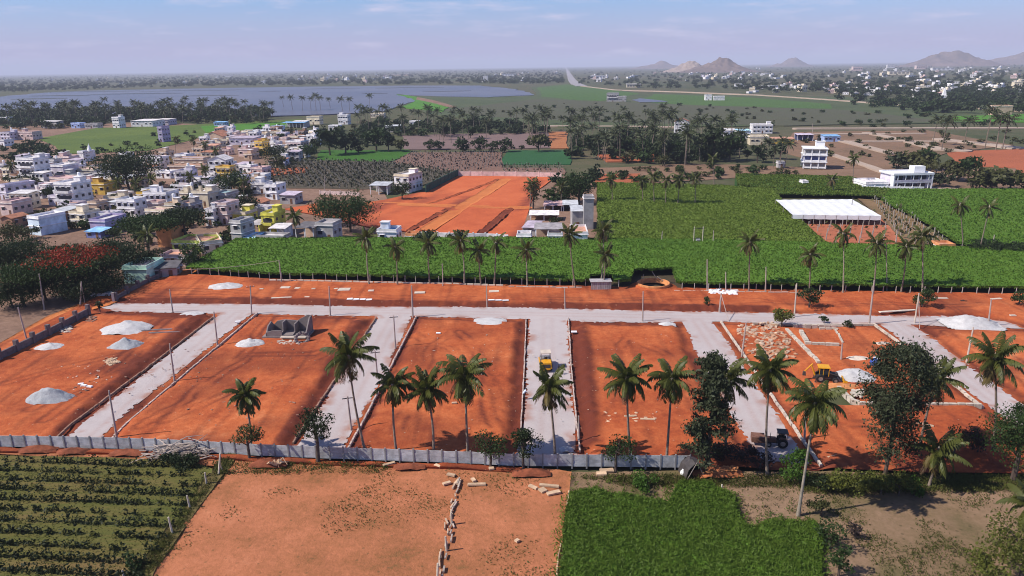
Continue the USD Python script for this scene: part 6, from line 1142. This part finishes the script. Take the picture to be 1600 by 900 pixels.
H('cream house with tan side wall above the pink house', 300, 328, 322, 302, 8, 'cream', 'white', 1, -14, 'st')
H('house with a teal-grey flat roof behind the pink house', 334, 356, 318, 304, 9, 'grey', 'tealr', 1, -14, 'n')
H('pale pink two-storey house with dark window slots', 334, 358, 350, 320, 8, 'pink', 'purple', 2, -14, '')
H('small white house between the big tree and the pink house', 322, 336, 352, 330, 5, 'white', 'grey', 2, -10, 's')
H('white-lilac house with a tank left of the grey metal shed', 414, 434, 311, 291, 8, 'white', 'white', 2, -14, 't')
H('cream house behind the white-lilac house', 392, 416, 302, 288, 8, 'white', 'white', 1, -12, 's')
H('grey metal shed with lilac roof on the red ground', 437, 462, 318, 305, 7, 'grey', 'purple', 1, -12, 'h')
H('white gabled house with a grey triangle front', 326, 355, 271, 250, 9, 'white', 'white', 2, -8, 'g')
H('long pink-tan house with arched openings behind the palms', 272, 320, 264, 249, 9, 'tan', 'purple', 1, -6, '')
H('long house with a pale orange terrace in mid village', 262, 318, 268, 260, 6, 'tan', 'terra', 1, -6, 'n')
H('violet tower-like house in the yellow field', 248, 256, 222, 199, 9, 'violet', 'white', 3, -16, 't')
H('row of orange-roofed houses at the far side of the village', 318, 350, 224, 213, 9, 'tan', 'tile', 1, -12, 'g')
H('orange-tiled house nearest the yellow field', 328, 352, 216, 209, 8, 'orange', 'tile', 1, -12, 'g')
H('long purple-roofed hall in the upper village', 358, 398, 226, 216, 14, 'lilac', 'purple', 1, -6, 'h')
H('orange and pink house with a tall stair tower', 399, 412, 242, 222, 9, 'ochre', 'terra', 2, -14, 'st')
H('pinkish low houses left of the stair tower', 372, 396, 244, 234, 8, 'pink', 'pink', 1, -12, 's')
H('pink and white two-storey house before the dark grove trees', 447, 472, 240, 222, 11, 'pink', 'white', 2, -14, 'bs', trim='white')
H('flat white sheet shed on posts in the upper village', 430, 464, 250, 242, 6, 'white', 'white', 1, -8, 'p')
H('blue-roofed market shed open at the front', 440, 476, 199, 192, 10, 'grey', 'bluetin', 1, -10, 'p')
H('white sheet-roofed half of the market shed', 456, 478, 198, 190, 10, 'grey', 'white', 1, -10, 'p')
H('cream house with flat cream roof beside the market shed', 479, 500, 194, 183, 9, 'cream', 'cream' if False else 'white', 1, -12, '')
H('small white house before the middle grove', 513, 530, 204, 197, 7, 'white', 'white', 1, -12, '')
H('white tall house hidden in the middle grove', 528, 544, 194, 180, 8, 'white', 'white', 2, -12, 's')
H('long dark-fronted warehouse in the upper village', 377, 412, 212, 205, 8, 'dark' if False else 'grey', 'tin', 1, -6, 'p')
H('big white industrial shed with a dark gateway', 204, 240, 198, 189, 22, 'white', 'white', 1, -8, 'h')
H('second industrial shed right of the big white one', 242, 264, 195, 187, 16, 'lilac', 'white', 1, -8, 'h')
H('pale stepped building left of the industrial sheds', 176, 188, 200, 184, 9, 'white', 'white', 2, -14, 's')
H('light blue building at the edge of the yellow field', 111, 126, 200, 193, 9, 'blue', 'white', 1, -8, '')
H('long grey building with white roof edge by the yellow field', 132, 154, 200, 194, 8, 'grey', 'white', 1, -8, '')
H('white cottages under the lake-belt palms at far left', 0, 12, 192, 184, 9, 'white', 'white', 1, -12, '')
H('white cottage under the lake-belt palms, second from left', 16, 28, 190, 184, 9, 'white', 'white', 1, -12, '')
H('long low house with white roof under the palms', 62, 92, 200, 190, 9, 'grey', 'white', 1, -14, 'h')
H('lilac house with a white corner at the far left', 0, 18, 219, 208, 11, 'lilac', 'white', 2, -14, 'st')
H('pink house with a rosy side at the far left', 26, 54, 218, 207, 10, 'pink', 'tile', 1, -14, 's')
H('white low house before the pink far-left house', 0, 8, 228, 220, 9, 'white', 'white', 1, -14, '')
H('small blue house beside the bright green field', 334, 352, 197, 191, 8, 'blue', 'bluetin', 1, -8, 'h')
H('blue and white house below the market shed', 424, 440, 208, 198, 8, 'paleblue', 'purple', 1, -10, 't')
# farm, sheds and houses away from the village
H('open farm shed with a grey tin roof beside the white farmhouse', 578, 606, 303, 290, 8, 'grey', 'tin', 1, -10, 'p')
H('white farmhouse with a water tank beside the red plot', 616, 640, 300, 275, 12, 'white', 'white', 2, -24, 'ts', trim='cream')
H('small white hut with one dark door at the corner of the red plot', 808, 829, 382, 369, 5, 'white', 'grey', 1, -4, '')
H('long slab-roofed shed behind the small white hut', 817, 838, 368, 356, 9, 'grey', 'purple', 1, -14, 'h')
H('open yard shed with a pale sheet roof', 836, 878, 378, 358, 7, 'tan', 'grey', 1, -4, 'p')
H('low white wall house behind the bushy palm', 856, 878, 382, 368, 5, 'white', 'terra', 1, -4, 'n')
H('white house with a tan terrace at the corner of the bean field', 893, 918, 385, 366, 11, 'white', 'terra', 1, -2, 'n')
H('grey corrugated stair tower over the walled sheds', 912, 927, 358, 310, 4, 'grey', 'white', 1, 0, 'n')
H('grey corrugated house joined to the stair tower', 894, 911, 356, 330, 8, 'grey', 'tin', 1, 0, 'h')
H('shed with a pink-white sheet roof at the back of the yard', 850, 878, 330, 321, 7, 'brown', 'pink', 1, -6, 'p')
H('long shed with a pale roof in the middle of the yard', 828, 872, 345, 336, 6, 'brown', 'white', 1, -4, 'p')
H('dark-roofed shed with white stripes at the back of the yard', 880, 902, 330, 320, 7, 'grey', 'tin', 1, -4, 'p')
# the bare frame building
b = G(1272, 264); m = mpp(1272, 264); x = thing('frame_building', 'bare white three-storey frame building with open dark floors', 'building', b, -16); w, d, fh = 34 * m, 13.0, 3.5
for k in range(3):
    part(x, 'floor_slab', MB().box((0, d / 2, fh * (k + 1)), (w + .8, d + .8, .34)), C_white)
    part(x, 'inner_wall', MB().box((0, d / 2 + .6, fh * (k + .5)), (w - 1.4, d - 2.4, fh - .36)), wallm('grey') if k != 1 else wallm('darkblue'))
    for i in range(4):
        for yy in (.2, d - .2): part(x, 'column', MB().box((-w / 2 + .3 + (w - .6) * i / 3, yy, fh * (k + .5)), (.5, .5, fh - .34)), C_white)
    part(x, 'railing', MB().box((0, .15, fh * k + .75), (w - .2, .12, .8)), C_white)
    part(x, 'side_ramp', MB().add(np.array([(w / 2 + .05, .4, fh * k + .5), (w / 2 + .3, .4, fh * k + .5), (w / 2 + .3, d - .4, fh * k + 2.6), (w / 2 + .05, d - .4, fh * k + 2.6), (w / 2 + .05, .4, fh * k + 1.0), (w / 2 + .3, .4, fh * k + 1.0), (w / 2 + .3, d - .4, fh * k + 3.1), (w / 2 + .05, d - .4, fh * k + 3.1)]), [[0, 3, 2, 1], [4, 5, 6, 7], [0, 1, 5, 4], [1, 2, 6, 5], [2, 3, 7, 6], [3, 0, 4, 7]]), C_white)
sh = part(x, 'stair_head', MB().box((w * .22, d * .6, fh * 3 + 1.7), (4.4, 4.2, 3.2)), C_white); part(sh, 'stair_head_roof', MB().box((w * .22, d * .6, fh * 3 + 3.4), (5, 4.8, .2)), C_white)
part(x, 'water_tank', MB().lathe([(.02, 0), (1.0, 0), (1.0, 1.3), (.5, 1.7), (.02, 1.7)], 10, (w * .16, d * .6, fh * 3 + 3.5)), C_black)
# the white house on the right with its compound
b = G(1424, 297); m = mpp(1424, 297); x = thing('white_house', 'white two-storey house with long veranda bands inside a compound wall', 'house', b, 3); w, d = 62 * m, 11.0
part(x, 'wall', MB().box((0, d / 2 + 1.2, 3.3), (w - 1, d - 1.2, 6.6)), wallm('lilac')); part(x, 'roof', MB().box((0, d / 2, 6.75), (w + .8, d + 1.2, .3)), C_white); part(x, 'parapet', MB().box((0, -.45, 7.1), (w + .8, .2, .7)).box((0, d + .45, 7.1), (w + .8, .2, .7)).box((-w / 2 - .3, d / 2, 7.1), (.2, d + .6, .7)).box((w / 2 + .3, d / 2, 7.1), (.2, d + .6, .7)), C_white)
part(x, 'floor_slab', MB().box((0, .6, 3.4), (w, 2.2, .3)), C_white); part(x, 'veranda_band', MB().box((0, -.4, 4.1), (w, .14, .9)), wallm('lilac')); part(x, 'end_wall', MB().box((-w / 2 + .1, .9, 3.3), (.5, 2.8, 6.6)), C_white); part(x, 'end_wall', MB().box((w / 2 - .1, .9, 3.3), (.5, 2.8, 6.6)), C_white)
for i in range(5): part(x, 'pillar', MB().box((-w / 2 + w * (i + .5) / 5, -.3, 1.7), (.3, .3, 3.3)), C_white); part(x, 'pillar', MB().box((-w / 2 + w * (i + .5) / 5, -.3, 5.6), (.3, .3, 2.2)), C_white)
for k in range(2):
    for i in range(4): part(x, 'window', MB().box((-w / 2 + w * (i + 1) / 5, 1.18, 1.75 + 3.4 * k), (2.6, .1, 1.8)), C_win)
part(x, 'stair_head', MB().box((w * .27, d * .5, 8.4), (5, 4, 2.8)), C_white)
H('low white house with flat terrace left of the white two-storey house', 1352, 1388, 297, 287, 12, 'white', 'white', 1, 2, 'n')
def compound(label, px, h, mat, step=5.0, name='compound_wall', t=.3):
    x = thing(name, label, 'wall'); ps = along(GP(*px), step)
    for k in range(len(ps) - 1):
        p, q = ps[k][0], ps[k + 1][0]; c = (p + q) / 2; a = math.atan2(*(q - p)[::-1]); part(x, 'bay', MB().box((c[0], c[1], h / 2 - .2), (np.linalg.norm(q - p) - .3, t, h + .4), a), mat); part(x, 'pier', MB().box((p[0], p[1], h / 2), (.45, .45, h + .6), a), mat)
    return x
compound('white compound wall in front of the white two-storey house', [(1347, 297.5), (1380, 298), (1424, 299), (1455, 299)], 2.0, C_white)
compound('long pale wall along the back of the red plot', [(717, 274.5), (800, 275), (884, 277)], 2.2, wallm('pink'), 6)
compound('dark green net fence down the left of the red plot', [(716, 274), (690, 287), (660, 303)], 3.2, plain('green_net', (.02, .07, .05), .8, .3, .5), 6)
compound('white compound wall at the near edge of the red plot', [(648, 372), (700, 374), (760, 375), (806, 378)], 2.2, wallm('white'), 4)
compound('pinkish wall from the farmhouse along the dirt road', [(500, 303), (540, 304), (576, 306)], 1.4, wallm('pink'), 5)
compound('low white wall right of the bright yellow house', [(520, 378), (560, 378), (588, 379)], 1.0, wallm('pink'), 4)
structure('trench_ridge', LineString(GP((640, 360), (668, 345), (704, 324))).buffer(1.3), .15, .8, M_soil, .5, .4, jag=(2, .8), seed=61, tone=lambda v: np.full(len(v), .8)); structure('trench_ridge', LineString(GP((752, 365), (775, 345), (796, 327))).buffer(1.6), .2, .8, M_soil, .6, .4, jag=(2, .8), seed=62, tone=lambda v: np.full(len(v), .9))
structure('trench_ridge', LineString(GP((668, 320), (740, 295), (780, 280))).buffer(1.0), .1, .8, M_soil, .3, .4, jag=(2, .8), seed=63, tone=lambda v: np.full(len(v), .5)); structure('plot_road', LineString(GP((600, 318), (700, 322), (820, 325))).buffer(3.2), .12, 1.5, ground('orange_road', []), .1, .2, jag=(4, 1.2), seed=64); structure('plot_road', LineString(GP((668, 358), (730, 318), (790, 281))).buffer(3.0), .13, 1.5, ground('orange_road', []), .1, .2, jag=(4, 1.2), seed=65)
structure('yard_ground', GP((806, 381), (838, 300), (870, 276), (934, 274), (933, 384)), -.06, 3.0, M_village, jag=(5, 1.0), seed=66)
# the white net roof over the rows
x = thing('net_roof', 'wide flat white net roof on posts over red crop rows', 'net house'); cs = [G(1212, 312, 3.4), G(1331, 311, 3.4), G(1377, 337, 3.4), G(1238, 335, 3.4)]; n = 16; P = []
for i in range(n + 1):
    for j in range(n + 1):
        u, w_ = i / n, j / n; p = (cs[0] * (1 - u) + cs[1] * u) * (1 - w_) + (cs[3] * (1 - u) + cs[2] * u) * w_; P.append(p - [0, 0, .12 * math.sin(u * 8 * math.pi) ** 2 + .1 * math.sin(w_ * 4 * math.pi) ** 2])
P = np.array(P); i, j = np.meshgrid(np.arange(n), np.arange(n), indexing='ij'); k = (i * (n + 1) + j).ravel(); q = np.stack([k, k + n + 1, k + n + 2, k + 1], 1)
C_net = plain('white_net', (.66, .66, .68), .9, .12, .35); part(x, 'net', (np.vstack([P, P - [0, 0, .05]]), np.vstack([q[:, ::-1], q + len(P)])), C_net)
fr = np.array([P[a * (n + 1) + n] for a in range(n + 1)]); part(x, 'front_net', (np.vstack([fr, fr - [0, .05, 1.5]]), np.array([[a, a + n + 1, a + n + 2, a + 1] for a in range(n)])), C_net)
for a in range(0, n + 1, 2):
    for c in (0, 8, 16):
        p = P[a * (n + 1) + c]; part(x, 'post', MB().box((p[0], p[1], p[2] / 2 - .1), (.16, .16, p[2] - .1)), _m['stone_post'])
x = thing('net_seam', 'dark seam pole standing up through the white net roof', 'pole', G(1329, 334)); part(x, 'shaft', MB().tube([[0, 0, 0], [.2, 0, 6.2]], [.12, .09], 5), C_dark)
# other single buildings of the plain
for a in [('red-roofed white house at the back of the right grove', 1054, 1076, 208, 190, 10, 'white', 'tile', 2, -10, 'g'), ('white sheds with blue-white roofs right of the grove, left one', 1128, 1150, 212, 204, 14, 'white', 'white', 1, -8, 'h'), ('white sheds with blue-white roofs right of the grove, middle one', 1152, 1172, 216, 205, 13, 'white', 'cyan', 1, -8, 'h'), ('white tall building in the shed cluster right of the grove', 1176, 1206, 208, 196, 13, 'white', 'white', 2, -8, 's'), ('pale long building in front of the shed cluster', 1172, 1200, 226, 214, 10, 'cream', 'white', 1, -8, ''),
          ('yellow-roofed shed before the blue tarpaulins', 1200, 1240, 224, 217, 8, 'ochre', 'terra', 1, -6, 'h'), ('dark blue tarpaulin shelter behind the frame building', 1246, 1270, 220, 211, 9, 'darkblue', 'purple', 1, -6, 'p'), ('bright blue tarpaulin shelter right behind the frame building', 1288, 1312, 221, 213, 9, 'blue', 'bluetin', 1, -6, 'h'),
          ('white block with a red tower alone on the green plain', 1102, 1112, 157, 149, 10, 'white', 'white', 1, -6, 't'), ('long white block beside the red-tower block on the plain', 1115, 1132, 157, 151, 9, 'white', 'white', 1, -6, 'n'), ('grey ruined building on the island of the plain', 948, 966, 159, 146, 14, 'grey', 'grey', 2, -10, 'b'), ('low grey annexe of the ruined building', 966, 978, 159, 151, 12, 'grey', 'grey', 1, -10, ''), ('tiny white pump house in the brown field left of the frame building', 1216, 1226, 262, 255, 5, 'grey', 'white', 1, -6, ''),
          ('white block standing alone on the far lake shore', 755, 762, 126, 119, 14, 'white', 'white', 3, -6, ''), ('pale house with cream roof among the middle grove palms', 578, 600, 184, 178, 9, 'cream', 'cream' if False else 'white', 1, -8, ''), ('small white house under the middle grove palms', 640, 654, 196, 190, 8, 'white', 'white', 1, -8, ''), ('grey shed in the middle grove behind the pale field', 602, 624, 206, 197, 9, 'grey', 'tin', 1, -8, 'h'), ('white cottage in the right grove with pale roof', 980, 994, 211, 206, 8, 'white', 'cyan', 1, -8, 'h'),
          ('long brown wall-like building at the far right plain', 1552, 1580, 180, 166, 9, 'tan', 'terra', 1, -4, 'n'), ('small brick store at the corner of the post rows', 1467, 1490, 396, 387, 5, 'orange', 'terra', 1, -4, ''), ('white tomb-like hut on the dark strip of crop', 1254, 1262, 292, 289, 4, 'white', 'white', 1, 0, 'n')]:
    H(*a, cat='building', name='lone_building')
# fill of small houses between
rg = np.random.default_rng(77); cols = ['white', 'white', 'cream', 'cream', 'pink', 'lilac', 'white', 'tan', 'grey', 'tan', 'white', 'brown', 'ochre']; rfs = ['white', 'grey', 'pink', 'terra', 'white', 'purple', 'tin', 'tile']
vp = Polygon(GP((-8, 352), (-8, 262), (60, 245), (140, 256), (262, 248), (300, 228), (350, 206), (440, 208), (500, 208), (488, 245), (430, 262), (395, 296), (430, 318), (405, 345), (320, 350), (170, 350), (90, 372), (40, 372)))
cnt = {}
for q in inpoly(rg, vp, 2600):
    w_, d_ = rg.uniform(4.5, 9), rg.uniform(5, 8)
    if any((q[0] - hx) ** 2 + (q[1] + d_ / 2 - hy) ** 2 < (hr * .86 + w_ * .5) ** 2 for hx, hy, hr in houses): continue
    if q[1] + 0.0 < 190: continue
    dd = np.array([q[0], q[1], -CAM_H]); px_ = None
    t = dd @ np.array([0, math.cos(PITCH), -math.sin(PITCH)]); u, v = dd[0] * FOCAL / t, (dd[1] * math.sin(PITCH) - CAM_H * math.cos(PITCH)) * FOCAL / t
    c, s = math.cos(ROLL), math.sin(ROLL); px_, py_ = 800 + u * c - v * s, 450 - (u * s + v * c)
    hh = rg.choice([2.8, 3.2, 3.4, 6.0]); wc, rc = str(rg.choice(cols)), str(rg.choice(rfs)); ft = rg.choice(['', 's', 't', 'h', 'st', 'g' if rc == 'tile' else 's', 'n']); m = mpp(px_, py_); yw = rg.uniform(-24, -8)
    lab = f"small {'two-storey ' if hh > 5 else ''}{dict(paleblue='pale blue').get(wc, wc)} village house with {dict(tin='grey tin', tile='red tile', terra='terracotta').get(rc, rc)} roof"
    top = None; hp = hh * math.cos(math.atan2(CAM_H, q[1])) / m
    H(lab, px_ - w_ / m / 2, px_ + w_ / m / 2, py_, py_ - hp * 1.02, d_, wc, rc, None, yw, str(ft))
    if len(houses) > 265: break
# ---- the far towns
def far_proto(k, w, d, h, wall, roof, step=False):
    pr = proto('town_house_' + 'abcdefgh'[k]); part(pr, 'wall', MB().box((0, 0, h / 2), (w, d, h)), wallm(wall)); part(pr, 'roof', MB().box((0, 0, h + .15), (w + .8, d + .8, .4)), roofm(roof))
    if step: part(pr, 'stair_head', MB().box((w * .2, 0, h + 1.6), (w * .35, d * .5, 2.8)), wallm(wall))
    for i in range(3): part(pr, 'window', MB().box((-w / 3 + w / 3 * i, -d / 2 - .02, h * .55), (w * .14, .15, h * .28)), C_win)
    return pr
FP = [far_proto(0, 12, 11, 7, 'white', 'white', True), far_proto(1, 10, 9, 4, 'white', 'white'), far_proto(2, 13, 11, 10, 'cream', 'white', True), far_proto(3, 11, 9, 6.5, 'pink', 'pink', True), far_proto(4, 20, 12, 5, 'white', 'tin'), far_proto(5, 9, 9, 8, 'lilac', 'white')]
FL = ['white house with a stair head', 'low white house', 'tall cream house', 'pinkish house', 'long white hall', 'lilac house']
def town(px, n, seed, where, group, sc=(.7, 1.15)):
    rg = np.random.default_rng(seed); poly = Polygon(px)
    for x_, y_ in inpoly(rg, poly, n):
        k = int(rg.choice(6, p=[.28, .3, .12, .1, .1, .1])); copy(FP[k], 'town_house', f'{FL[k]} of the far {where}', 'house', G(x_, y_, -.3), rz=rg.uniform(-30, 30), group=f'{FL[k]}s of the far {where}', scale=rg.uniform(*sc))
town([(1255, 142), (1330, 128), (1480, 126), (1600, 132), (1600, 150), (1480, 153), (1330, 149)], 95, 1, 'right town', '')
town([(1000, 118), (1060, 106), (1210, 106), (1230, 122), (1160, 128), (1020, 126)], 46, 2, 'hill town', '', (.9, 1.5))
town([(1290, 124), (1320, 108), (1600, 104), (1600, 126), (1480, 124)], 50, 3, 'upper right town', '', (1.0, 1.7))
town([(455, 126), (480, 114), (610, 115), (620, 126), (560, 130)], 34, 4, 'town across the lake', '', (1.0, 1.7))
town([(640, 124), (660, 114), (900, 114), (860, 128), (760, 128)], 14, 5, 'shore by the highway', '', (.9, 1.6))
town([(1170, 146), (1180, 132), (1260, 134), (1270, 146)], 16, 6, 'country road hamlet', '')
town([(60, 140), (80, 124), (420, 116), (420, 132), (200, 136)], 16, 7, 'left lake shore', '', (.9, 1.5))
town([(905, 128), (930, 118), (1000, 118), (1000, 128)], 10, 8, 'highway fields', '', (.9, 1.6))
for x_, y_, w_, d_, h_, wc, lab in [(1340, 111, 55, 30, 26, 'pink', 'big pink factory block below the pointed hill, left one'), (1392, 106, 60, 30, 26, 'white', 'big white factory block in the middle of the factories'), (1440, 108, 70, 34, 24, 'pink', 'big pink factory block in front of the pointed hill'), (1474, 110, 120, 30, 14, 'white', 'long low white factory hall in front of the pointed hill'), (1405, 117, 80, 25, 14, 'cream', 'pale long hall below the white factory block'), (395, 118.5, 190, 30, 9, 'white', 'long white greenhouse strip on the far lake shore'), (355, 119.5, 90, 26, 9, 'white', 'shorter white greenhouse strip on the far lake shore'), (625, 118, 170, 30, 10, 'tan', 'long pale brown hall on the far lake shore'), (795, 119, 80, 26, 12, 'white', 'white hall left of the highway'), (934, 123, 62, 26, 12, 'white', 'white hall with a stepped roof right of the highway'), (990, 137, 34, 20, 8, 'cream', 'cream house at the edge of the plain'), (1160, 135, 34, 12, 5, 'white', 'long white shed beside the far country road')]:
    b = G(x_, y_); x = thing('factory_hall', lab, 'building', b, -6); part(x, 'wall', MB().box((0, d_ / 2, h_ / 2), (w_, d_, h_)), wallm(wc)); part(x, 'roof', MB().box((0, d_ / 2, h_ + .5), (w_ + 2, d_ + 2, 1.0)), roofm('white')); 
    for i in range(5): part(x, 'window', MB().box((-w_ / 2 + w_ * (i + .5) / 5, -.1, h_ * .55), (w_ * .12, .3, h_ * .3)), C_win)
b = G(1476, 153); x = thing('temple_tower', 'white stepped temple tower in the right town', 'temple', b, -10); part(x, 'base', MB().box((0, 4, 2), (10, 8, 4)), C_white); part(x, 'tower', MB().box((0, 4, 5.5), (5.2, 5.2, 3), 0, .8).box((0, 4, 8.5), (4, 4, 3), 0, .75).box((0, 4, 11.5), (2.8, 2.8, 3), 0, .6), C_white); part(x, 'finial', MB().lathe([(.8, 13), (.5, 14), (.15, 15), (.02, 18)], 7, (0, 4, 0)), C_white)
# ------------------------------------------------------------------ names that single out: look-alikes in a row are counted from the left
_ORD = ['leftmost', 'second from left', 'third from left', 'fourth from left', 'fifth from left', 'sixth from left', 'seventh from left', 'eighth from left', 'ninth from left', 'tenth from left']
def single_out():
    cache = UsdGeom.XformCache(); by = {}
    for p in W.GetPrim().GetChildren():
        l = p.GetCustomDataByKey('label')
        if l and p.GetCustomDataByKey('category'): by.setdefault(l, []).append(p)
    for l, ps in by.items():
        if len(ps) < 2 or len(ps) > 20: continue
        def key(p):
            t = cache.GetLocalToWorldTransform(p).ExtractTranslation(); return t[0] / max(t[1], 1)
        for k, p in enumerate(sorted(ps, key=key)):
            if len(l.split()) > 13: continue
            n = len(ps); p.SetCustomDataByKey('label', l + ', ' + ('rightmost' if k == n - 1 else _ORD[k] if k < 10 else f'{["eleventh", "twelfth", "thirteenth", "fourteenth", "fifteenth", "sixteenth", "seventeenth", "eighteenth", "nineteenth", "twentieth"][k - 10]} from left'))
single_out()
# ------------------------------------------------------------------ the air
def haze():
    m = usdkit.material(stage, '/World/Looks/haze_air', {'v': ('principled_volume', {'color': (0.80, 0.82, 0.98), 'density': HAZE, 'anisotropy': 0.0})}, [], volume='v.volume')
    v = MB().box0(-72000, 72000, -72000, 72000, -1.8, 340).arrays()
    part(None, 'haze', v, m, label='pale violet haze that softens the far land', kind='stuff')
HAZE = 8.0e-5
haze()
